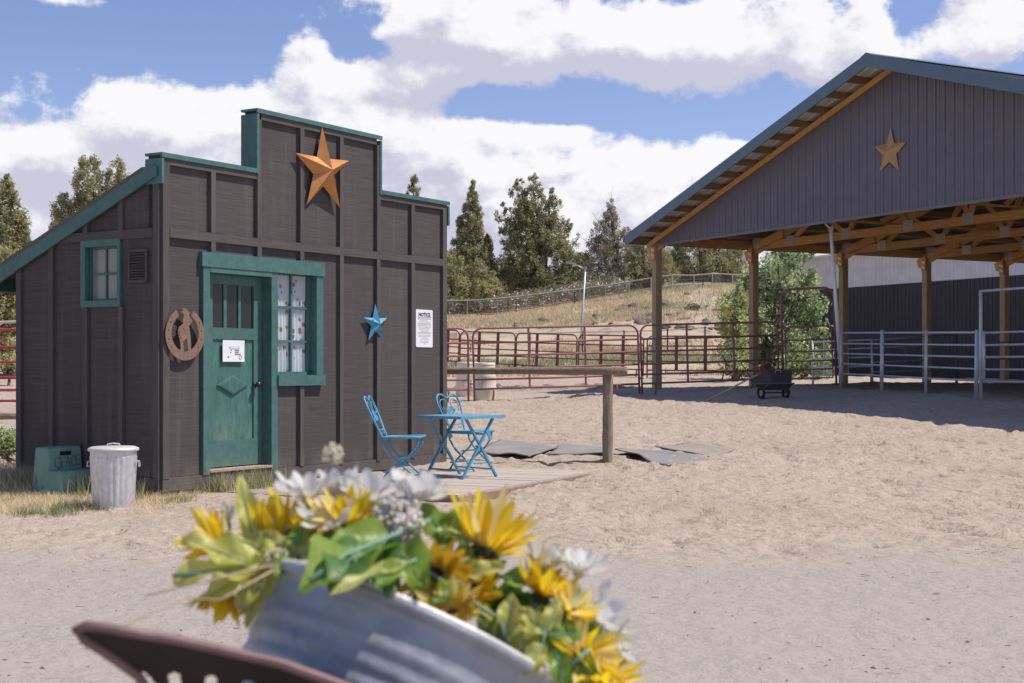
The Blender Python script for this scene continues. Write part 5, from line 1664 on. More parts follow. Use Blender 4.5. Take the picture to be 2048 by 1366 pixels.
for a in (math.radians(250), math.radians(82)):
    ux, uy = math.cos(a), math.sin(a)
    q = lambda r, d, z: (ux * r - uy * d, uy * r + ux * d, z)
    MB().tube([q(.196, -.05, .42), q(.218, -.045, .42), q(.222, -.04, .375), q(.222, .04, .375), q(.218, .045, .42), q(.196, .05, .42)], .005, 6).build("side_handle", GALV, can)
la = math.radians(-22)
lab = []
for da, z in ((-.13, .445), (.13, .445), (.13, .51), (-.13, .51)):
    lab.append((.2035 * math.cos(la + da), .2035 * math.sin(la + da), z))
MB().add(lab, [(0, 1, 2, 3)]).add([(.2005 * math.cos(la + d), .2005 * math.sin(la + d), z) for d, z in ((-.13, .445), (.13, .445), (.13, .51), (-.13, .51))], [(3, 2, 1, 0)]).build("tin_plate", GALV_LID, can)
# ---------------------------------------------------------------- trees
def leaf_tris(C, R, n, size, rng, flat=1.0, up=0.0):
    """n leaf triangles round every centre; returns vertices (m,3,3)"""
    m = len(C)
    d = rng.normal(size=(m, n, 3)); d /= np.linalg.norm(d, axis=2, keepdims=True)
    rad = rng.random((m, n, 1)) ** .45
    off = d * rad * R[:, None, :]
    P = C[:, None, :] + off
    a = rng.normal(size=(m, n, 3)); a[..., 2] += up
    a /= np.linalg.norm(a, axis=2, keepdims=True)
    b = np.cross(a, rng.normal(size=(m, n, 3))); b /= np.linalg.norm(b, axis=2, keepdims=True)
    s = size * (.55 + .9 * rng.random((m, n, 1)))
    T = np.stack([P - b * s * .32, P + b * s * .32, P + a * s], 2)
    return T.reshape(-1, 3, 3)

def tri_obj(name, T, mats, midx, parent):
    V = T.reshape(-1, 3)
    return np_mesh(name, V, np.arange(len(V)).reshape(-1, 3), mats, midx, parent)

def spire_tree(name, label, base, Y, spires, mats, weights, leaf=.13, per=46, dens=1.0, group=None, trunk_r=.22, dead=0, seed=1, gap=.30, trunk_mat=None, cat="tree", twig=0.0, trunk_top=None, up=.5):
    """crown made of leaf clumps filling several spires: (column, top row, bottom row, half width px, power)"""
    rng = np.random.default_rng(seed)
    b = base if isinstance(base, Vector) else gnd(base, Y)
    t = thing(name, label, cat, loc=b, group=group)
    s = Y / F
    Cs, Rs = [], []
    for (px, ty, by, hw, pw) in spires:
        H_ = (by - ty) * s; W = hw * s
        n = int(max(12, dens * H_ * W * 26))
        h = rng.random(n) ** .72
        prof = W * np.clip(h, .02, 1) ** pw * np.where(h > .86, 1 - (h - .86) * 3.2, 1)
        ang = rng.random(n) * 2 * math.pi
        lump = .55 + .9 * vnoise(ang * 1.3 + seed, h * H_ * .9 + seed * 3, seed)
        r = prof * lump * rng.random(n) ** .5
        keep = vnoise(ang * 1.9 + 7, h * H_ * 1.3, seed + 9) > gap * (.6 + .4 * rng.random(n))
        keep |= r < prof * .25
        x = (px - CX) * s + r * np.cos(ang); y = Y + r * np.sin(ang)
        z = EYE + (HY - ty) * s - h * H_ + .12 * r
        cl = (.16 + .10 * rng.random(n)) * (.55 + .75 * np.clip(prof / 1.2, .15, 1.4)) 
        C = np.stack([x, y, z], 1)[keep]; q = cl[keep]
        Cs.append(C); Rs.append(np.stack([q, q, q * 1.25], 1))
    C, R = np.concatenate(Cs), np.concatenate(Rs)
    C = C - np.array(b)
    T = leaf_tris(C, R, per, leaf, rng, up=up)
    mi = np.repeat(rng.choice(len(mats), len(C), p=np.array(weights) / sum(weights)), per)
    flip = rng.random(len(mi)) < .22
    mi = np.where(flip, rng.choice(len(mats), len(mi)), mi)
    # trunk and limbs
    tr = MB()
    top0 = max(sp[0] * 0 + EYE + (HY - sp[1]) * s for sp in spires) - b.z
    for (px, ty, by, hw, pw) in spires[:3]:
        topp = Vector(((px - CX) * s - b.x, 0, EYE + (HY - ty) * s - b.z))
        pts, rr = [], []
        for k in range(8):
            u = k / 7 * .88
            p = Vector((0, 0, -.3)).lerp(topp, u) + Vector((rng.normal() * .10, rng.normal() * .10, 0)) * (k > 0)
            pts.append(p); rr.append(trunk_r * (1 - u) + .02)
        tr.tube(pts, rr, 8)
    idx = rng.choice(len(C), min(len(C), 22), replace=False)
    for i in idx:
        c = Vector(C[i]); st = Vector((c.x * .15, c.y * .15, max(.3, c.z - (abs(c.x) + abs(c.y)) * .5 - .3)))
        mid = st.lerp(c, .5) + Vector((0, 0, -.12))
        tr.tube([st, mid, c], [.05, .035, .012], 5)
    tr.build("trunk", trunk_mat or BARK, t)
    tri_obj("crown", T, mats, mi, t)
    if dead:
        db = MB()
        for k in range(dead):
            c = Vector(C[rng.integers(len(C))]); st = Vector((c.x * .1, c.y * .1, max(.5, c.z - 1.0)))
            d = (c - st)
            e = st + d * (1.25 + .35 * rng.random()) + Vector((0, 0, .4 * rng.random()))
            mid = st.lerp(e, .55) + Vector((rng.normal() * .15, rng.normal() * .15, .1))
            db.tube([st, mid, e], [.035, .024, .008], 5)
            for q in range(4):
                f0 = mid.lerp(e, .2 + .7 * rng.random())
                db.tube([f0, f0 + Vector((rng.normal() * .35, rng.normal() * .35, rng.random() * .5))], [.014, .005], 4)
        db.build("dead_branch", DEADWOOD, t)
    return t
TG = "junipers on the dry hill"
YT = 104
spire_tree("juniper_tree", "narrow conical dark juniper just right of the shed roof", 945, YT, [(945, 362, 600, 58, .85), (920, 432, 600, 34, .8), (975, 470, 605, 38, .8)], JUN, [4, 5, 2.2, .4, .5], seed=3, group=TG, dens=1.15, gap=.30)
spire_tree("juniper_tree", "low olive juniper bush against the shed's right edge below the conical juniper", 905, 98, [(900, 505, 622, 62, .45), (955, 520, 618, 52, .5), (985, 540, 616, 30, .6), (860, 520, 625, 50, .5)], JUN, [2, 4, 4, 2, 2.2], seed=5, group=TG, dens=1.1, gap=.2, trunk_r=.12, dead=5)
spire_tree("juniper_tree", "tallest broad juniper with several crowns and open gaps, right of centre of the hill", 1082, YT, [(1068, 346, 600, 62, .62), (1038, 354, 560, 42, .6), (1102, 372, 610, 62, .62), (1135, 440, 612, 42, .6), (1040, 470, 614, 52, .55), (1010, 405, 470, 22, .5)], JUN, [4.5, 5, 2.6, 1.3, .3], seed=8, group=TG, dens=.95, gap=.40, dead=9, trunk_r=.28)
spire_tree("juniper_tree", "half dead greyish juniper with bare pale twigs left of the barn roof tip", 1228, YT, [(1222, 398, 592, 56, .72), (1202, 440, 578, 46, .5), (1252, 455, 584, 50, .5)], [JUN[0], JUN[3], GREYTWIG, JUN[1]], [1.5, 2.6, 4.5, 1.6], seed=13, group=TG, dens=.75, gap=.36, dead=60, trunk_r=.34, leaf=.12, up=1.2)
spire_tree("juniper_tree", "olive juniper partly hidden behind the barn's left eave and corner post", 1290, 100, [(1285, 452, 592, 40, .5), (1262, 505, 594, 34, .5), (1325, 500, 590, 40, .5)], JUN, [2, 4, 4, 2, 1.5], seed=17, group=TG, gap=.28, dead=3)
spire_tree("juniper_tree", "rounded juniper framed between the barn's first two posts", 1400, 108, [(1400, 440, 566, 58, .35), (1360, 488, 566, 34, .45), (1440, 470, 566, 42, .45), (1475, 480, 566, 36, .45)], JUN, [3, 4, 3, 2.4, .4], seed=21, group=TG, gap=.20, dens=1.2)
spire_tree("juniper_tree", "juniper whose tip peeps over the shed's right parapet", 829, 112, [(828, 346, 600, 44, .7), (800, 400, 600, 40, .7)], JUN, [4, 5, 2, .4, .3], seed=23, group=TG, dens=.8)
spire_tree("juniper_tree", "dark pointed juniper at the far left edge of the sky line", 18, 60, [(14, 348, 700, 62, .62), (-40, 390, 700, 60, .6), (45, 430, 700, 38, .6)], JUN, [4, 5, 3, 1.2, 1.2], seed=29, group=TG, leaf=.10, dens=3.2, gap=.22)
spire_tree("juniper_tree", "two-headed juniper rising behind the shed's sloping roof", 200, 75, [(180, 317, 430, 42, .26), (234, 319, 410, 27, .22), (136, 392, 446, 36, .25), (195, 400, 690, 60, .45), (165, 470, 700, 70, .3)], JUN, [4, 5, 2.6, .6, .4], seed=31, group=TG, leaf=.11, gap=.30, dens=2.6)
spire_tree("juniper_tree", "yellowish juniper low at the far left between the roof and the red rails", 20, 52, [(5, 492, 725, 60, .4), (50, 545, 725, 50, .4), (-50, 500, 725, 55, .4)], JUN, [1, 3, 4, 2, 3.5], seed=37, group=TG, leaf=.09, dens=2.6, gap=.2, trunk_r=.12)
spire_tree("juniper_tree", "small juniper whose top shows left of the two-headed one over the roof", 112, 80, [(112, 440, 690, 44, .5)], JUN, [2, 4, 3, 1, 1], seed=39, group=TG, leaf=.11, dens=2.4)
# filler junipers on the skyline behind, so the hill keeps its wood from other viewpoints
for k, (px, ty, Y) in enumerate([(1165, 505, 122), (1010, 520, 126), (1310, 470, 130), (700, 440, 115), (560, 430, 118), (380, 470, 112), (1560, 470, 120), (1650, 480, 126)]):
    spire_tree("juniper_tree", ["dim juniper behind the gap beside the half dead tree", "dim juniper low between the conical and the broad juniper", "far juniper between the roof tip and the corner post",
        "juniper hidden behind the middle of the shed", "second juniper hidden behind the shed front", "juniper hidden behind the shed door", "juniper far behind the green bush", "juniper far behind the riding hall"][k],
        px, Y, [(px, ty, 600, 46, .5), (px + 30, ty + 35, 600, 36, .5)], JUN, [4, 5, 3, 2, .3], seed=50 + k, group=TG, per=30, leaf=.16)
# leafy bush behind the barn's second post
YB = 46.0
spire_tree("leafy_bush", "big bright green leafy bush between the barn and the riding hall", 1545, 48.0, [(1560, 494, 600, 78, .35), (1612, 500, 640, 44, .35), (1505, 540, 680, 50, .4), (1560, 590, 752, 92, .25), (1625, 640, 752, 50, .2), (1490, 650, 752, 48, .3)], ELM, [4, 4.5, 2.6], leaf=.105, per=42, dens=2.3, gap=.42, seed=61, trunk_r=.10, cat="bush", up=0)
spire_tree("leafy_bush", "slender yellowish sapling left of the barn's second post", 1468, 46.0, [(1462, 585, 745, 44, .35), (1478, 560, 700, 26, .4)], [ELM[1], ELM[2], JUN[4]], [3, 3, 2], leaf=.085, per=36, dens=2.6, gap=.34, seed=67, trunk_r=.05, cat="bush", up=0)
spire_tree("sage_shrub", "yellow green shrub at the far left just below the top red rail", 22, 44.0, [(24, 682, 735, 34, .3)], [JUN[4], SAGEBLADE, ELM[2]], [4, 2, 2], leaf=.07, per=40, dens=3, gap=.1, seed=69, trunk_r=.04, cat="shrub")
spire_tree("weed", "small green weed patch by the shed's rear corner at the left edge", 12, 17.0, [(8, 872, 895, 20, .2), (26, 874, 893, 12, .2), (-14, 868, 895, 16, .2)], [ELM[1], ELM[2], GREENBLADE], [3, 3, 2], leaf=.035, per=40, dens=60, gap=.1, seed=71, trunk_r=.01, cat="weed")

# ---------------------------------------------------------------- wire fence along the hill
fe = thing("hill_fence", "long wire fence with a pale top rail climbing the dry hill below the junipers", "fence")
posts = [(760, 622, 596, 0), (820, 624, 598, 0), (880, 628, 601, 0), (934.7, 628, 601, 0), (994.4, 627, 597, 0), (1052, 621, 591, 0), (1105.5, 617.5, 584, 0), (1160, 611, 578, 0), (1211, 604.5, 571, 0), (1258, 597, 563.5, 0), (1302, 590, 556, 0), (1344, 583, 550, 0), (1387.6, 579, 550.5, 0), (1424.6, 582, 547, 0), (1464.6, 573, 549, 0), (1510, 573, 550, 0), (1560, 575, 551, 0)]
tops = []
for px, by, ty, _ in posts:
    Yp = 93.0 if px < 1330 else 93 + (px - 1330) * .02
    b = gnd(px, Yp); tp = at(px, ty, Yp)
    tops.append((b, tp))
    MB().tube([b - Vector((0, 0, .3)), tp], .042, 6).build("post", FENCE_WOOD, fe)
MB().tube([t for _, t in tops], .036, 6).build("top_rail", FENCE_WOOD, fe)
wm = MB()
for k in range(9):
    u = (k + .5) / 9
    wm.tube([b.lerp(t, u) + Vector((0, .07, .02 * math.sin(k * 3 + i))) for i, (b, t) in enumerate(tops)], .022, 4)
wm.build("wire", WIRE, fe)['kind'] = 'stuff'
for px, by, ty in ((1016, 635, 600), (1149, 621, 585), (1406, 592, 564), (1452, 581, 553), (1032, 617, 602)):
    b = gnd(px, 88.5); tp = at(px, ty, 88.5)
    MB().box(-.03, .03, -.03, .03, 0, max(.6, (tp - b).length)).build("tee_post", TPOST, fe, mw=Matrix.Translation(b))
# wire line lower on the bank with tee posts
f2 = thing("bank_fence", "thin wire line on dark tee posts at the foot of the bank behind the pens", "fence")
pp = []
for px, ty in ((860, 668), (960, 667), (1060, 667), (1165, 664), (1248, 663), (1335, 660), (1410, 655), (1500, 652)):
    b = gnd(px, 60.0); t = at(px, ty, 60.0); pp.append(t)
    MB().box(-.028, .028, -.028, .028, -.2, t.z - b.z + .05).build("tee_post", TPOST, f2, mw=Matrix.Translation(b))
MB().tube(pp, .026, 5).build("top_wire", FENCE_WOOD, f2)
f3 = thing("far_left_fence", "bleached pole rail fence at the far left above the red rails", "fence")
a, c = at(-160, 650, 46.0), at(150, 640, 47.0)
MB().tube([a, c], .05, 7).build("rail", FENCE_WOOD, f3)
for u in (.08, .92):
    q = a.lerp(c, u); MB().tube([Vector((q.x, q.y, tz(q.x, q.y) - .2)), q], .05, 7).build("post", FENCE_WOOD, f3)

# dim undergrowth added to paint in the junipers' shade behind the fence
rng = np.random.default_rng(77)
n = 900
pxu = 740 + 520 * rng.random(n); Yu = 95.5 + 7 * rng.random(n)
Xu = (pxu - CX) / F * Yu
C = np.stack([Xu, Yu, terrain(Xu, Yu) + .25 + .75 * rng.random(n)], 1)
q = .25 + .25 * rng.random(n)
T = leaf_tris(C, np.stack([q, q, q], 1), 24, .15, rng, up=.3)
tag(tri_obj("shade_brush", T, [JUN[0], JUN[3], GREYTWIG], np.repeat(rng.choice(3, n, p=[.5, .3, .2]), 24), None), "added dark brush standing in for tree shade behind the hill fence", kind="stuff")

# ---------------------------------------------------------------- rocks of the bank
import bmesh
def rock_mesh(seed):
    bm = bmesh.new(); bmesh.ops.create_icosphere(bm, subdivisions=2, radius=1)
    rn = np.random.default_rng(seed); o = rn.random(3) * 50
    for v in bm.verts:
        k = .72 + .55 * float(vnoise(v.co.x * 1.6 + o[0], v.co.y * 1.6 + v.co.z * 2.1 + o[1], seed)) 
        v.co = Vector((v.co.x * k * 1.25, v.co.y * k, v.co.z * k * .62))
    me = bpy.data.meshes.new("rock"); bm.to_mesh(me); bm.free(); me.materials.append(ROCK)
    return me
rmesh = [rock_mesh(s) for s in range(5)]
spots = []
rn = random.Random(4)
for k in range(26): spots.append((rn.uniform(1238, 1300), rn.uniform(612, 652), rn.uniform(.12, .34)))
for k in range(30): spots.append((rn.uniform(1325, 1455), rn.uniform(604, 660), rn.uniform(.10, .30)))
for k in range(18): spots.append((rn.uniform(940, 1230), rn.uniform(634, 656), rn.uniform(.10, .3)))
for k in range(4): spots.append((rn.uniform(1340, 1420), rn.uniform(575, 592), rn.uniform(.15, .3)))
for i, (px, py, r) in enumerate(spots):
    p = hit(px, py, 52, 140)
    o = bpy.data.objects.new("rock", rmesh[i % 5]); COL.objects.link(o)
    o.location = p + Vector((0, 0, r * .1)); o.scale = (r, r, r)
    o.rotation_euler = (rn.uniform(-.4, .4), rn.uniform(-.4, .4), rn.uniform(0, 6.28))
    tag(o, "grey brown rock embedded in the dry bank behind the pens", "rock", "rocks on the dry bank")

# ---------------------------------------------------------------- grass
def blades(name, P, hmin, hmax, w, mats, midx, seed, lean=.35, n=3, label=None):
    rng = np.random.default_rng(seed)
    m = len(P)
    Pn = np.repeat(P, n, axis=0) + np.concatenate([rng.normal(size=(m * n, 2)) * w * 3, np.zeros((m * n, 1))], 1)
    h = (hmin + (hmax - hmin) * rng.random(m * n) ** 1.6)[:, None]
    ang = rng.random(m * n) * 2 * math.pi
    d = np.stack([np.cos(ang), np.sin(ang), np.zeros(m * n)], 1)
    tip = Pn + np.concatenate([rng.normal(size=(m * n, 2)) * lean * h, h], 1)
    T = np.stack([Pn - d * w * .5 - [0, 0, .02], Pn + d * w * .5 - [0, 0, .02], tip], 1)
    o = tri_obj(name, T, mats, np.repeat(midx, n), None)
    return tag(o, label, kind='stuff')
rng = np.random.default_rng(5)
NB = 62000
Y_ = 51 + 48 * rng.random(NB) ** 1.0
px_ = np.where(rng.random(NB) < .80, 860 + 800 * rng.random(NB), -60 + 920 * rng.random(NB))
X_ = (px_ - CX) / F * Y_
den = fbm(X_ * .22, Y_ * .22, 88, 3)
rockz = np.exp(-(((px_ - 1400) / 60) ** 2)) * ((Y_ > 68) & (Y_ < 86))
keep = (den > .36 + .14 * np.exp(-((Y_ - 70) / 7) ** 2)) & (rng.random(NB) > rockz * .75) & ((Y_ > 54.5) | (rng.random(NB) < .4))
X_, Y_, den = X_[keep], Y_[keep], den[keep]
tint = fbm(X_ * .10, Y_ * .16, 99, 3) + .10 * np.exp(-((Y_ - 58) / 4) ** 2) + .12 * rng.normal(size=len(X_))
mi = np.where(tint > .66, 3, np.where(tint > .56, 2, np.where(rng.random(len(X_)) < .5, 0, 1)))
mi = np.where((mi == 3) & (rng.random(len(X_)) < .85), 2, mi)
P = np.stack([X_, Y_, terrain(X_, Y_) + micro(X_, Y_)], 1)
blades("dry_grass", P, .06, .30, .045, [STRAW, STRAW2, SAGEBLADE, GREENBLADE], mi, 6, n=4, label="dry straw coloured grass over the hillside")
# dry grass beside the shed
def patch(name, n, fn, hmin, hmax, w, mats, wts, seed, label, nb=3, lean=.5):
    rng = np.random.default_rng(seed)
    out = []
    while len(out) < n:
        q = fn(rng)
        if q is not None: out.append(q)
    A = np.array(out); P = np.stack([A[:, 0], A[:, 1], terrain(A[:, 0], A[:, 1]) + micro(A[:, 0], A[:, 1])], 1)
    mi = rng.choice(len(mats), n, p=np.array(wts) / sum(wts))
    return blades(name, P, hmin, hmax, w, mats, mi, seed, lean=lean, n=nb, label=label)
SHI = SHED_MW.inverted()
def in_shed(x, y):
    q = SHI @ Vector((x, y, 0)); return -.02 < q.x < SL and -.02 < q.y < SW
def left_patch(rng):
    x, y = rng.uniform(-7.2, -3.0), rng.uniform(11.9, 17.5)
    if in_shed(x, y): return None
    d = ((x + 5.3) / 1.9) ** 2 + ((y - 14.0) / 1.9) ** 2
    if rng.random() > math.exp(-d * .6) * (1 if fbm(x * 2, y * 2, 3, 2) > .42 else .3): return None
    return (x, y)
patch("dry_grass", 22000, left_patch, .015, .085, .006, [STRAW, STRAW2, SAGEBLADE, GREENBLADE], [6, 3, .9, .5], 21, "trampled straw yellow grass around the mounting block and dustbin", lean=1.0)
def wall_patch(rng):
    u, s = rng.random(), abs(rng.normal()) * .16
    q = SHED_MW @ Vector((-.03 - s, rng.uniform(-.1, SW + .7), 0)) if rng.random() < .72 else SHED_MW @ Vector((rng.uniform(-.1, .75) if rng.random() < .75 else rng.uniform(.9, 1.5), -.04 - s * .8, 0))
    if fbm(q.x * 3.2, q.y * 3.2, 19, 2) < .47: return None
    return (q.x, q.y)
patch("tall_grass", 2600, wall_patch, .05, .27, .0065, [SAGEBLADE, GREENBLADE, STRAW], [3, 3.4, 3], 23, "tall green and straw grass tufts along the foot of the shed walls", lean=.35)
def behind_left(rng):
    x, y = rng.uniform(-7.5, -4.6), rng.uniform(13.6, 16.2)
    if in_shed(x, y) or rng.random() > .6: return None
    return (x, y)
patch("tall_grass", 2200, behind_left, .06, .26, .007, [STRAW2, SAGEBLADE, STRAW], [4, 2.5, 2.0], 25, "tall dry grass in the shade left of the shed", lean=.5)
def tuft_fn(pts):
    def f(rng):
        c = pts[rng.integers(len(pts))]
        return (c.x + rng.normal() * .07, c.y + rng.normal() * .09)
    return f
patch("green_tuft", 900, tuft_fn([H(130, 1022), H(118, 1030), H(350, 1005), H(205, 1020), H(60, 1030), H(330, 985), H(395, 985), H(300, 990), H(160, 1012), H(375, 975)]), .03, .12, .006, [GREENBLADE, SAGEBLADE], [3, 2], 27, "low green grass tufts at the edge of the road")
# ---------------------------------------------------------------- loose bits on the yard
def litter(name, n, fn, smin, smax, mat, seed, label, flat=.55):
    rng = np.random.default_rng(seed)
    base = np.array([(1, 0, 0), (-.6, .8, 0), (-.5, -.8, 0), (.1, .1, 1)])
    V, Fc = [], []
    for k in range(n):
        x, y = fn(rng)
        s = smin + (smax - smin) * rng.random() ** 2.5
        a = rng.random() * 6.28; c, d = math.cos(a), math.sin(a)
        B = base * [s * (1 + rng.random()), s, s * flat * 1.6]
        z = tz(x, y) + float(micro(x, y))
        o = len(V)
        for p in B: V.append((x + p[0] * c - p[1] * d, y + p[0] * d + p[1] * c, z - .002 + p[2]))
        Fc += [(o, o + 1, o + 3), (o + 1, o + 2, o + 3), (o + 2, o, o + 3)]
    o = np_mesh(name, np.array(V), np.array(Fc), mat)
    return tag(o, label, kind='stuff')
def yard(rng):
    y = 5.6 + 23 * rng.random() ** 1.5
    return (y * rng.uniform(-.37, .37), y)
def road_(rng):
    y = 5.6 + 4.2 * rng.random()
    return (y * rng.uniform(-.38, .38), y)
def road_band(rng):
    x = rng.uniform(-3, 3.6); return (x, 8.3 + .05 * x + rng.normal() * .28)
def stick_bits(name, n, fn, l0, l1, w, mat, seed, label):
    rng = np.random.default_rng(seed); m = MB()
    for k in range(n):
        x, y = fn(rng); a = rng.normal() * .5; L_ = l0 + (l1 - l0) * rng.random() ** 2
        z = tz(x, y) + float(micro(x, y)) + w * .4
        m.beam((x, y, z), (x + L_ * math.cos(a), y + L_ * math.sin(a) * .8, z + rng.normal() * .003), w, w * .7)
    return tag(m.build(name, mat, None), label, kind='stuff')
stick_bits("wood_chips", 110, road_, .010, .055, .0035, CHIP, 41, "dark chips and twigs lying on the road")
stick_bits("straw_bits", 260, yard, .02, .09, .003, STRAW, 43, "stray straw stalks on the sand")
litter("clods", 520, yard, .003, .014, DUNG, 31, "dark clods scattered over the sand")
litter("gravel", 4200, road_, .002, .008, PEBBLE, 33, "loose pale gravel on the road")
litter("gravel", 900, road_band, .002, .008, CHIP, 35, "dark stones in a strip along the road edge")
litter("gravel", 900, road_, .0015, .008, CHIP, 36, "dark chips on the road")
# ---------------------------------------------------------------- tilted tub of cloth flowers close to the camera
YT0 = 2.0
tubc = at(832, 1270, YT0)
tn = Vector((.44, .34, .83)).normalized()
TUB_MW = frame_mw(tubc, (1, 0, -.45), tn)
tub = thing("wash_tub", "old galvanised wash tub tipped over and filled with cloth flowers", "tub", mw=TUB_MW)
R0, R1, TD = .222, .188, .27
prof = [(R0 + .004, .004), (R0 + .009, -.002), (R0 + .008, -.010), (R0, -.014)]
for k in range(1, 49):
    z = -.014 - (TD - .014) * k / 48
    r = R0 + (R1 - R0) * (-z / TD)
    for c in (-.062, -.088, -.114, -.205, -.225): r += .0038 * math.exp(-((z - c) / .008) ** 2)
    prof.append((r, z))
prof += [(0, -TD)]
body = MB().lathe(prof, 72).build("body", TUB, tub, smooth=True)
MB().lathe([(R0 + .003, .004), (R0 - .004, .0), (R0 - .008, -.03), (R1 - .006, -TD + .01), (0, -TD + .01)], 48).build("inside", TUB, tub, smooth=True)
MB().tube([((R0 + .004) * math.cos(a), (R0 + .004) * math.sin(a), 0) for a in np.linspace(0, 2 * math.pi, 73)[:-1]], .0055, 8, closed=True).build("rolled_rim", GALV_LID, tub, smooth=True)
MB().box(-.012, .012, -.0025, .0, -TD + .01, -.02).build("seam", TUB, tub, mw=Matrix.Rotation(math.radians(18), 4, 'Z') @ Matrix.Translation((0, -(R0 + R1) / 2 - .0, 0)) @ Matrix.Rotation(math.atan2(R0 - R1, TD), 4, 'X'))
MB().lathe([(0, -.05), (R0 - .03, -.055)], 40).build("packing", DISC, tub)

# crate that carries the tub
cr = thing("slatted_crate", "weathered slatted crate propping up the tub, below the picture's edge", "crate", loc=(tubc.x - .12, tubc.y - .10, tz(tubc.x, tubc.y)), rz=.1)
for k in range(5):
    z = .03 + k * .125
    for s in (-1, 1):
        MB().box(-.30, .30, s * .20 - .009, s * .20 + .009, z, z + .10).build("slat", CRATE, cr)
        MB().box(s * .29 - .009, s * .29 + .009, -.19, .19, z, z + .10).build("slat", CRATE, cr)
for sx_ in (-1, 1):
    for sy_ in (-1, 1):
        MB().box(sx_ * .265 - .018, sx_ * .265 + .018, sy_ * .175 - .015, sy_ * .175 + .015, 0, .63).build("corner_post", CRATE, cr)
MB().box(-.278, .278, -.19, .19, .40, .42).build("shelf", CRATE, cr)

def petal_mesh(name, L, w, mat, curl=.18, tip=.5, cup=.25, r0=.0, twist=0.0, seed=0):
    rn = random.Random(seed)
    nx, ny = 9, 4
    v, f = [], []
    ph = rn.uniform(0, 6)
    for i in range(nx + 1):
        t = i / nx
        prof = (t ** .55) * (1 - t ** 3.2) ** (.55 if tip > 1 else .95) * 1.25 + .10 * (1 - t)
        wid = w * .5 * max(.02, prof)
        for j in range(ny + 1):
            s_ = j / ny * 2 - 1
            z = curl * L * (t ** 2) - cup * w * (1 - s_ * s_) * .5 * math.sin(math.pi * t) + .05 * L * math.sin(t * 5 + ph) * t + .03 * w * math.cos(s_ * 7)
            tw = twist * t
            v.append((r0 + L * t, s_ * wid * math.cos(tw), z + s_ * wid * math.sin(tw)))
    for i in range(nx):
        for j in range(ny):
            q = i * (ny + 1) + j
            f.append((q, q + ny + 1, q + ny + 2, q + 1))
    me = bpy.data.meshes.new(name); me.from_pydata(v, [], f); me.materials.append(mat)
    me.polygons.foreach_set('use_smooth', [True] * len(f))
    return me

def flower(label, px, py, Y, facing, R, n, w, cup, mats, disc=.26, cat="flower", group="cloth flowers in the tub", layers=2, curl=.12, stem_to=None, name="sunflower", seed=0, dmat=None, tip=.8):
    rn = random.Random(seed * 7 + 3)
    c = at(px, py, Y)
    z = Vector(facing).normalized()
    t = thing(name, label, cat, mw=frame_mw(c, z.orthogonal(), z), group=group)
    for l in range(layers):
        Lp = R * (1 - .14 * l)
        mes = [[petal_mesh("petal", Lp, w, m, curl=curl * q, r0=R * disc * .45, tip=tip, twist=tw, seed=seed * 5 + i) for i, (q, tw) in enumerate(((1.0, .3), (2.0, -.45), (-.4, .15), (.5, .7)))] for m in mats]
        for k in range(n):
            a = 2 * math.pi * (k + .5 * l) / n + rn.uniform(-.16, .16)
            me = rn.choice(mes[0] if rn.random() < .62 or len(mes) == 1 else mes[1 + rn.randrange(len(mes) - 1)])
            o = bpy.data.objects.new("petal", me); COL.objects.link(o); o.parent = t
            cp = math.radians(cup + 12 * l + rn.uniform(-13, 13))
            sc = rn.uniform(.78, 1.12)
            o.matrix_local = Matrix.Rotation(a, 4, 'Z') @ Matrix.Rotation(-cp, 4, 'Y') @ Matrix.Rotation(rn.uniform(-.4, .4), 4, 'X') @ Matrix.Diagonal((sc, sc, sc, 1))
    d = R * disc
    MB().lathe([(0, -d * .5), (d * .5, -d * .45), (d * .95, -.1 * d), (d, .15 * d), (d * .8, .42 * d), (0, .5 * d)], 16, wob=lambda a_, z_: 1 + .08 * math.sin(a_ * 7)).build("disc", dmat or DISC, t, smooth=True)
    if name == "sunflower":
        sp = MB()
        for k in range(9):
            a = 2 * math.pi * k / 9
            sp.add([(d * .5 * math.cos(a - .3), d * .5 * math.sin(a - .3), -d * .35), (d * .5 * math.cos(a + .3), d * .5 * math.sin(a + .3), -d * .35), (d * 2.0 * math.cos(a), d * 2.0 * math.sin(a), -d * .1 + d * 1.9 * math.tan(math.radians(min(cup, 60) - 14)))], [(0, 1, 2)])
        sp.build("sepal", LEAFD, t)['kind'] = 'stuff'
    sv = (t.matrix_world.inverted() @ Vector(stem_to)) if stem_to is not None else Vector((0, 0, -R * 1.6))
    MB().tube([(0, 0, -d * .3), (0, 0, -R * .5), sv], [.0035, .003, .003], 7).build("stem", STEMG, t, smooth=True)
    return t
inner = lambda a, b: TUB_MW @ Vector((a, b, -.05))
Gp = "cloth sunflowers in the tub"
Y0, Y1, Y2 = YEL
flower("biggest golden sunflower standing over the tub's right half, petals fanned upward", 966, 1112, 1.96, (.36, .30, .86), .088, 21, .017, 40, [Y0, Y0, Y1], stem_to=inner(.05, 0), seed=1, group=Gp)
flower("golden sunflower folded like a cup beside the tall leaf, left of the white daisies", 556, 1092, 1.98, (-.12, .05, .95), .066, 15, .020, 64, [Y0, Y0, Y1], stem_to=inner(-.12, 0), seed=2, group=Gp)
flower("golden sunflower half hidden under the white daisies, above the dark leaf", 694, 1066, 1.97, (.05, .0, .95), .066, 18, .019, 46, [Y0, Y1], stem_to=inner(-.05, .05), seed=3, group=Gp)
flower("golden sunflower pointing left above the striped leaf spray", 446, 1100, 1.98, (-.74, -.05, .66), .064, 13, .018, 44, [Y0, Y0, Y1], stem_to=inner(-.2, 0), seed=4, group=Gp)
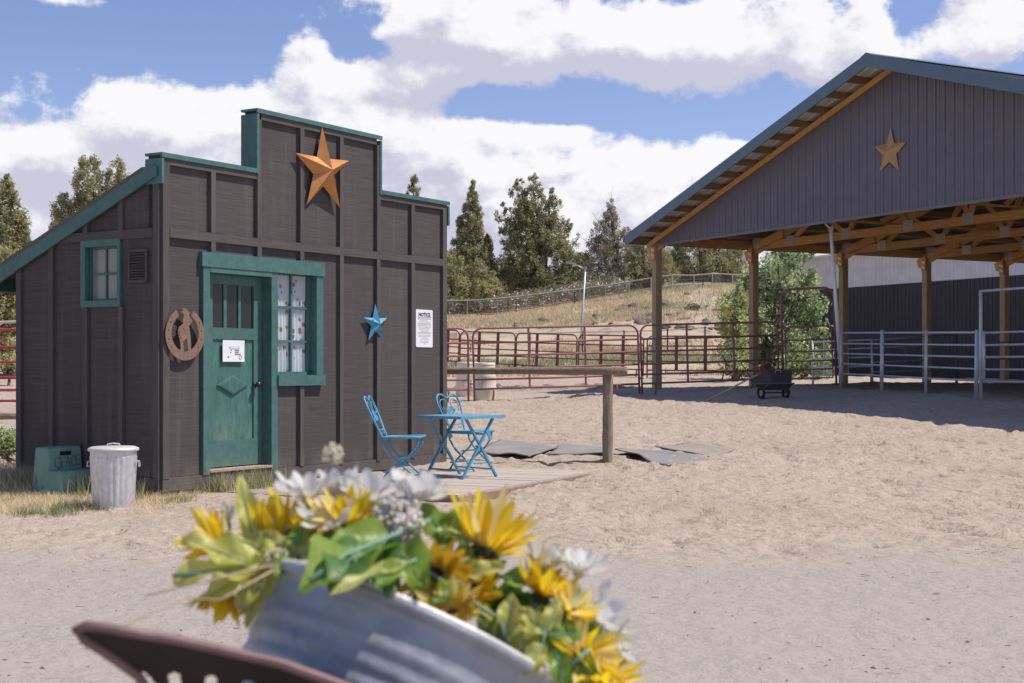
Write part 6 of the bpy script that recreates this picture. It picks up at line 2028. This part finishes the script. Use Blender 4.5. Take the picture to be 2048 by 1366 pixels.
flower("drooping golden sunflower hanging below the striped leaf spray", 452, 1168, 1.95, (-.22, -.15, -.95), .056, 12, .018, 46, [Y0, Y0, Y2], stem_to=inner(-.2, -.02), seed=5, group=Gp)
flower("shaded amber sunflower in the middle under the biggest one", 872, 1148, 1.93, (-.1, -.85, .10), .056, 18, .016, 14, [Y2, Y2, Y1], stem_to=inner(.0, -.05), seed=6, group=Gp)
flower("amber sunflower right of the middle below the long leaf", 1080, 1198, 1.95, (.40, .1, .85), .056, 17, .017, 38, [Y0, Y0, Y2], stem_to=inner(.12, 0), seed=7, group=Gp)
flower("yellow sunflower with a brown disc facing the camera at the lower right", 1165, 1318, 1.9, (.25, -.90, .25), .058, 18, .014, 8, [Y1, Y0], stem_to=inner(.17, -.05), seed=8, group=Gp)
flower("yellow petalled sunflower tucked behind the tub's rim", 905, 1230, 1.88, (-.1, -.55, .60), .050, 15, .015, 22, [Y1, Y2], stem_to=inner(.05, -.1), seed=9, group=Gp)
flower("yellow sunflower lowest at the right end of the tub", 1210, 1364, 1.90, (.45, -.4, .8), .058, 17, .016, 22, [Y0, Y1], stem_to=inner(.2, -.05), seed=10, group=Gp)
flower("small golden sunflower between the cup shaped one and the dark leaf", 622, 1078, 1.99, (-.1, -.2, .95), .052, 14, .017, 42, [Y0, Y1], stem_to=inner(-.08, .0), seed=11, group=Gp)
flower("small golden sunflower beside the ashen floret head's left", 752, 1068, 2.0, (.1, -.1, .95), .052, 14, .016, 46, [Y0, Y1], stem_to=inner(-.02, .02), seed=12, group=Gp)
flower("small amber sunflower deep between the middle and the long leaf", 948, 1182, 1.93, (.0, -.75, .5), .046, 15, .014, 16, [Y2, Y0], stem_to=inner(.05, -.05), seed=13, group=Gp)
flower("pale yellow sunflower right of the long arching leaf", 1138, 1222, 1.94, (.5, -.35, .75), .046, 15, .014, 26, [Y1, Y0], stem_to=inner(.15, 0), seed=14, group=Gp)
Gw = "white cloth daisies in the tub"
kw = dict(disc=.16, name="white_daisy", group=Gw, dmat=CREAM, tip=1.1, curl=.16)
W_ = WHITE_PETAL
flower("white daisy at the left of the top row, above the cup shaped sunflower", 614, 1002, 2.0, (-.15, .0, .95), .054, 10, .019, 28, [W_], stem_to=inner(-.1, .05), seed=21, **kw)
flower("white daisy in the middle of the top row", 738, 1002, 2.01, (.0, .05, .95), .052, 9, .021, 24, [W_], stem_to=inner(-.03, .05), seed=22, **kw)
flower("largest white daisy at the right of the top row, petals open upward", 832, 1000, 1.98, (.10, -.15, .97), .052, 8, .027, 26, [W_], stem_to=inner(.02, .0), seed=23, **kw)
flower("white daisy low over the yellow sunflower, petals splayed toward the camera", 664, 1042, 1.95, (-.1, -.55, .80), .044, 12, .015, 14, [W_, Y1], stem_to=inner(-.05, .0), seed=24, **kw)
flower("white daisy tucked between the left and the middle daisy of the top row", 676, 996, 2.03, (.0, .15, .95), .046, 10, .019, 38, [W_], stem_to=inner(-.06, .06), seed=29, **kw)
flower("thin white daisy right of the biggest sunflower", 1156, 1150, 1.99, (.35, .0, .9), .050, 9, .019, 32, [W_], stem_to=inner(.15, .05), seed=25, **kw)
flower("white daisy facing right at the right edge of the bunch", 1198, 1240, 1.97, (.80, -.35, .45), .050, 9, .022, 22, [W_], stem_to=inner(.2, .02), seed=26, **kw)
flower("small white bud daisy left of the tall leaf", 458, 1046, 2.0, (-.2, .1, .95), .026, 7, .010, 66, [W_], stem_to=inner(-.18, .02), seed=27, **kw)
flower("faded white daisy just below the biggest sunflower's right side", 1092, 1142, 1.98, (.1, .0, .95), .044, 9, .018, 36, [W_, CREAM], stem_to=inner(.1, .05), seed=28, **kw)
flower("white daisy at the right edge over the lowest sunflower", 1222, 1290, 1.95, (.85, -.25, .3), .040, 9, .016, 24, [W_, CREAM], stem_to=inner(.2, .0), seed=30, **kw)

def floret_head(label, px, py, Y, r, n, mat, stem_to, seed, cat="flower"):
    rn = random.Random(seed)
    c = at(px, py, Y)
    t = thing("floret_head", label, cat, loc=c, group="round floret heads in the tub")
    m = MB()
    for k in range(n):
        d = Vector((rn.gauss(0, 1), rn.gauss(0, 1), rn.gauss(.3, 1))).normalized() * r * rn.uniform(.55, 1)
        q = r * rn.uniform(.07, .17)
        vs_ = [d + Vector(p) * q for p in ((1, 0, 0), (-1, 0, 0), (0, 1, 0), (0, -1, 0), (0, 0, 1), (0, 0, -1))]
        m.add(vs_, [(0, 2, 4), (2, 1, 4), (1, 3, 4), (3, 0, 4), (2, 0, 5), (1, 2, 5), (3, 1, 5), (0, 3, 5)])
    o = m.build("floret", mat, t); o['kind'] = 'stuff'
    sv = Vector(stem_to) - c
    MB().tube([(0, 0, -r * .3), sv * .5 + Vector((0, 0, r * .4)), sv], .0022, 6).build("stem", STEMG, t)
    return t
floret_head("cream floret head standing alone at the top of the bunch", 665, 909, 2.05, .0165, 120, CREAM, inner(-.06, .05), 1)
floret_head("ashen floret head right of the dark leaf, under the largest daisy", 794, 1040, 1.94, .036, 330, ASH_FLORET, inner(.0, -.02), 2)
floret_head("ashen floret head at the lower right edge of the bunch", 1222, 1322, 1.95, .030, 220, ASH_FLORET, inner(.18, 0), 3)
floret_head("cream floret head deep in the shade under the biggest sunflower", 945, 1128, 1.95, .014, 70, CREAM, inner(.04, 0), 4)
floret_head("cream floret head at the left where the tub's rim begins", 552, 1118, 1.92, .018, 80, CREAM, inner(-.15, 0), 5)

def leaf_mesh(L, w, mat, wave=.10, bend=.2, fold=.25, seed=0, teeth=3):
    rn = random.Random(seed)
    nx, ny = 22, 8
    v, f = [], []
    ph = rn.uniform(0, 6)
    for i in range(nx + 1):
        t = i / nx
        wid = w * .5 * (math.sin(math.pi * min(1, .04 + .96 * t) ** .85) ** .7 if t < 1 else .02) * (1 + .10 * math.sin(t * teeth * 6.28 + ph))
        for j in range(ny + 1):
            s = j / ny * 2 - 1
            zz_ = fold * wid * abs(s) + wave * w * math.sin(t * 11 + ph + 1.5 * s) * abs(s) + .035 * w * math.sin(t * 40 - abs(s) * 7) * abs(s) * (1 - abs(s)) * 3 - bend * L * t * t + .012 * w * math.cos(t * 50) * (1 - abs(s))
            v.append((L * t, s * wid, zz_))
    for i in range(nx):
        for j in range(ny):
            a = i * (ny + 1) + j
            f.append((a, a + ny + 1, a + ny + 2, a + 1))
    me = bpy.data.meshes.new("leaf"); me.from_pydata(v, [], f); me.materials.append(mat)
    me.polygons.foreach_set('use_smooth', [True] * len(f))
    return me
def sprig(label, stem, leaves, seed=0, group="leaf sprigs in the tub", stem_r=.0032):
    """stem: picture points (column, row, depth); leaves: (base, tip, facing, width px, material)"""
    pts = [at(*p) for p in stem]
    o0 = pts[0]
    t = thing("leaf_sprig", label, "leaf sprig", loc=o0, group=group)
    MB().tube([p - o0 for p in pts], stem_r, 7).build("stem", STEMG, t, smooth=True)
    for i, (b, tp, fac, w, m) in enumerate(leaves):
        B, Tp = at(*b), at(*tp)
        d = Tp - B
        L = d.length
        me = leaf_mesh(L, w * b[2] / F, m, seed=seed * 11 + i, bend=.08, wave=.16, fold=.4)
        o = bpy.data.objects.new("leaf", me); COL.objects.link(o); o.parent = t
        o.matrix_local = frame_mw(B - o0, d, fac)
        mid = MB().tube([(L * u, 0, .0012 - .08 * L * u * u) for u in (0, .3, .6, .92)], [.0016, .0014, .001, .0004], 5)
        mid.build("midrib", STEMG, o)
    return t
UPC = (0, -.75, .65)
sprig("tall narrow yellow-green leaf standing upright at the left of the bunch", [(560, 1160, 1.98), (520, 1110, 1.98), (508, 1088, 1.98)],
      [((508, 1092, 1.98), (480, 948, 2.0), (.3, -.9, .1), 44, LEAFY), ((530, 1100, 1.98), (540, 1010, 1.99), (.2, -.9, .1), 40, LEAFY)], 1)
sprig("large striped yellow-green leaf spray reaching far left over the tub's edge", [(640, 1110, 1.97), (540, 1125, 1.94), (440, 1142, 1.92), (345, 1152, 1.90)],
      [((545, 1124, 1.94), (345, 1150, 1.90), (.05, -.55, .85), 92, LEAFY), ((500, 1130, 1.93), (365, 1070, 1.93), (0, -.6, .8), 60, LEAFY), ((560, 1118, 1.95), (450, 1062, 1.96), (0, -.6, .8), 56, LEAFY),
       ((530, 1130, 1.93), (395, 1200, 1.90), (0, -.7, .7), 62, LEAFY), ((560, 1128, 1.93), (470, 1215, 1.90), (0, -.8, .5), 70, LEAFY)], 2)
sprig("narrow yellowish leaf hanging down beside the tub's left wall", [(560, 1120, 1.94), (525, 1150, 1.92)],
      [((525, 1140, 1.92), (492, 1258, 1.90), (.2, -.95, .2), 34, LEAFY), ((545, 1130, 1.92), (478, 1235, 1.91), (.3, -.9, .2), 26, YEL[2])], 3)
sprig("big dark green leaf over the tub's rim with lighter veins, lit tip pointing down-left", [(860, 1040, 1.95), (760, 1082, 1.88), (690, 1110, 1.82), (620, 1160, 1.76)],
      [((775, 1070, 1.90), (606, 1170, 1.74), (-.1, -.75, .65), 130, LEAFG), ((740, 1080, 1.94), (620, 1060, 1.95), (0, -.6, .8), 70, LEAFG), ((760, 1095, 1.86), (768, 1176, 1.76), (0, -.8, .6), 96, LEAFD),
       ((720, 1090, 1.86), (668, 1166, 1.75), (0, -.8, .6), 90, LEAFD), ((790, 1088, 1.88), (850, 1166, 1.78), (0, -.8, .6), 90, LEAFG)], 4)
sprig("curled pale leaf lying along the tub's rim", [(850, 1110, 1.88), (815, 1128, 1.80)],
      [((822, 1124, 1.80), (660, 1174, 1.72), (.1, -.25, .95), 40, LEAFY), ((812, 1130, 1.80), (752, 1164, 1.74), (0, -.9, .4), 48, LEAFG)], 5)
sprig("bare grey-green stem slanting down across the bunch to an upright pale leaf", [(790, 1098, 1.93), (880, 1160, 1.91), (1000, 1240, 1.89), (1012, 1290, 1.89)],
      [((1010, 1310, 1.89), (1025, 1185, 1.90), (.1, -.95, .2), 62, LEAFY), ((1020, 1320, 1.89), (1078, 1250, 1.90), (.1, -.95, .2), 52, LEAFY), ((1000, 1300, 1.89), (955, 1225, 1.90), (0, -.9, .3), 40, LEAFG), ((1050, 1345, 1.88), (1090, 1300, 1.9), (.1, -.9, .3), 44, LEAFY)], 6)
sprig("fresh green leaves between the largest daisy and the biggest sunflower", [(900, 1150, 1.98), (890, 1080, 1.99)],
      [((900, 1090, 1.99), (845, 1005, 2.0), (.1, -.8, .55), 62, LEAFG), ((880, 1095, 1.98), (925, 1010, 2.0), (.3, -.8, .5), 50, LEAFG), ((890, 1065, 1.98), (985, 1092, 1.94), (0, -.5, .85), 40, LEAFY)], 7)
sprig("long arching green leaf under the biggest sunflower's right side", [(960, 1180, 1.96), (1000, 1150, 1.96)],
      [((985, 1155, 1.96), (1135, 1170, 1.95), (.1, -.5, .85), 46, LEAFG), ((960, 1160, 1.97), (1010, 1120, 1.97), (0, -.6, .8), 50, LEAFG), ((980, 1165, 1.95), (940, 1215, 1.92), (0, -.9, .3), 66, LEAFD)], 8)
sprig("green leaves at the right end below the white daisy", [(1060, 1290, 1.93), (1110, 1250, 1.93), (1170, 1180, 1.96)],
      [((1090, 1262, 1.93), (1165, 1240, 1.93), (.2, -.8, .5), 56, LEAFG), ((1080, 1270, 1.93), (1120, 1330, 1.9), (0, -.9, .3), 56, LEAFG), ((1070, 1275, 1.93), (1060, 1350, 1.9), (0, -.9, .3), 52, LEAFD), ((1130, 1240, 1.93), (1180, 1290, 1.92), (.1, -.9, .3), 40, LEAFY)], 9)
sprig("straight grey-green stem at the lower right corner of the tub", [(1080, 1364, 1.88), (1140, 1328, 1.88), (1180, 1300, 1.88)],
      [((1140, 1330, 1.89), (1110, 1390, 1.88), (0, -.9, .3), 50, LEAFG), ((1160, 1320, 1.89), (1205, 1392, 1.88), (0, -.9, .3), 50, LEAFG)], 10, stem_r=.004)
sprig("bright yellow-green leaves crowding under the cup shaped sunflower", [(600, 1150, 1.95), (590, 1110, 1.94)],
      [((590, 1115, 1.94), (520, 1060, 1.95), (0, -.8, .55), 44, LEAFY), ((596, 1112, 1.94), (600, 1040, 1.96), (0, -.85, .45), 44, LEAFG), ((600, 1112, 1.93), (668, 1078, 1.93), (0, -.8, .55), 42, LEAFY), ((590, 1120, 1.92), (548, 1148, 1.88), (0, -.8, .55), 40, LEAFG)], 11)
sprig("bright yellow-green leaves between the long stem and the biggest sunflower", [(930, 1200, 1.93), (920, 1140, 1.93)],
      [((920, 1140, 1.93), (850, 1092, 1.93), (0, -.8, .55), 46, LEAFY), ((925, 1140, 1.93), (930, 1078, 1.95), (0, -.85, .45), 40, LEAFG), ((930, 1150, 1.92), (1010, 1128, 1.92), (0, -.7, .65), 42, LEAFY), ((920, 1160, 1.91), (868, 1206, 1.87), (0, -.85, .45), 46, LEAFG)], 12)
sprig("bright leaves over the rim between the upright pale leaf and the right daisy", [(1080, 1330, 1.88), (1090, 1262, 1.88)],
      [((1090, 1265, 1.88), (1040, 1215, 1.89), (0, -.85, .45), 42, LEAFY), ((1095, 1262, 1.88), (1118, 1196, 1.90), (0, -.85, .45), 40, LEAFY), ((1100, 1270, 1.87), (1168, 1268, 1.87), (0, -.8, .55), 40, LEAFG), ((1085, 1290, 1.86), (1050, 1350, 1.83), (0, -.85, .45), 46, LEAFY), ((1110, 1300, 1.86), (1130, 1372, 1.84), (0, -.85, .45), 44, LEAFG)], 13)
# dense filling leaves inside the bunch
rn = random.Random(12)
for k in range(15):
    u = k / 14
    px, py = 590 + 560 * u + rn.uniform(-15, 15), 1085 + 190 * u ** 1.35 + rn.uniform(-12, 12)
    Yq = 2.03 + rn.uniform(-.01, .05)
    lv = []
    for q in range(5):
        a = rn.uniform(-.2, 3.6)
        lv.append(((px, py + 10, Yq), (px + 66 * math.cos(a), py - 52 * math.sin(a), Yq + rn.uniform(-.04, .03)), (rn.uniform(-.5, .5), -.8, rn.uniform(.1, .7)), rn.uniform(40, 62), rn.choice([LEAFD, LEAFD, LEAFG])))
    sprig("dark green leaf clump filling the bunch, " + ["far left", "beside the cup sunflower", "behind the big dark leaf", "under the left daisy", "under the middle daisy", "left of the ashen florets", "right of the ashen florets", "under the largest daisy", "left of the biggest sunflower", "under the biggest sunflower", "below its right petals", "above the long stem", "behind the upright pale leaf", "near the right daisy", "at the right end"][k],
          [(px, py + 70, Yq), (px, py + 10, Yq)], lv, 100 + k, group="dark filler leaves in the tub")

# ---------------------------------------------------------------- rusty implement seat at the lower left
YS = 1.72
seat_c = at(528, 1444, YS)
maj = Vector((math.cos(math.radians(17)), .10, -math.sin(math.radians(17)))).normalized()
sn = Vector((-.12, -.90, -.42))
SEAT_MW = frame_mw(seat_c, maj, sn)
seat = thing("implement_seat", "dark rusty iron implement seat with slots and a rim coloured as sunlit at the lower left", "seat", mw=SEAT_MW)
k_ = YS / F
up_s = 1 if (SEAT_MW.to_3x3() @ Vector((0, 1, 0))).z > 0 else -1
outl = [(-392, 128), (-378, 139), (-350, 141), (-200, 139), (0, 137), (200, 132), (300, 110), (340, 40), (320, -60), (240, -130), (80, -165), (-80, -150), (-190, -70), (-262, 30), (-330, 80), (-375, 108)]
outl = [(a * k_, b * k_ * up_s * 1.05) for a, b in outl]
def inside(x, y, poly):
    c = False
    for i in range(len(poly)):
        x1, y1 = poly[i]; x2, y2 = poly[i - 1]
        if (y1 > y) != (y2 > y) and x < (x2 - x1) * (y - y1) / (y2 - y1) + x1: c = not c
    return c
slots = [((-236, 6), (-258, 34)), ((-182, -14), (-196, 38)), ((-118, -30), (-126, 40)), ((-50, -40), (-52, 40)), ((20, -40), (22, 40)), ((90, -40), (94, 38)), ((160, -30), (168, 34))]
def in_slot(x, y):
    for (a, b), (c, d) in slots:
        p, q, r = Vector((a * k_, b * k_ * up_s)), Vector((c * k_, d * k_ * up_s)), Vector((x, y))
        t = max(0, min(1, (r - p).dot(q - p) / (q - p).length_squared))
        if (p.lerp(q, t) - r).length < 12 * k_: return True
    return False
stp = .0024
xs_, ys_ = np.arange(-.25, .22, stp), np.arange(-.115, .1, stp)
zz_ = lambda x, y: -.035 * math.exp(-((x / .14) ** 2 + (y / .07) ** 2)) + .018 * (abs(x) / .2) ** 2
idx, v, f = {}, [], []
def vid(i, j):
    if (i, j) not in idx:
        idx[(i, j)] = len(v); x, y = xs_[i], ys_[j]; v.append((x, y, zz_(x, y)))
    return idx[(i, j)]
for i in range(len(xs_) - 1):
    for j in range(len(ys_) - 1):
        x, y = xs_[i] + stp / 2, ys_[j] + stp / 2
        if inside(x, y, outl) and not in_slot(x, y):
            f.append((vid(i, j), vid(i + 1, j), vid(i + 1, j + 1), vid(i, j + 1)))
pan = MB().add(v, f).build("pan", RUST, seat, smooth=True)
so = pan.modifiers.new("thickness", 'SOLIDIFY'); so.thickness = .005
MB().tube([(x, y, zz_(x, y)) for x, y in outl], .0062, 8, closed=True).build("rolled_edge", RUST_EDGE, seat, smooth=True)
foot = seat_c + Vector((.05, .10, 0)); foot.z = tz(foot.x, foot.y)
inv = SEAT_MW.inverted()
MB().tube([inv @ (seat_c + Vector((.02, .012, -.02))), inv @ (seat_c + Vector((.05, .06, -.25))), inv @ foot], .016, 8).build("spring_stem", RUST, seat, smooth=True)
# dry stalks
for i, pts in enumerate(([(545, 1130, 1.85), (400, 1165, 1.8), (290, 1192, 1.78)], [(370, 1196, 1.75), (270, 1240, 1.70), (170, 1300, 1.66)], [(548, 1140, 1.84), (440, 1200, 1.78), (365, 1196, 1.75)])):
    o = MB().tube([at(*p) for p in pts], [.0016, .0013, .0009], 6).build("dry_stalk", HANDLE_WOOD, None, smooth=True)
    tag(o, ["thin dry stalk poking left from the leaf spray", "thin dry stalk crossing over the rusty seat", "thin dry stalk under the leaf spray joining the seat stalk"][i], "dry stalk")
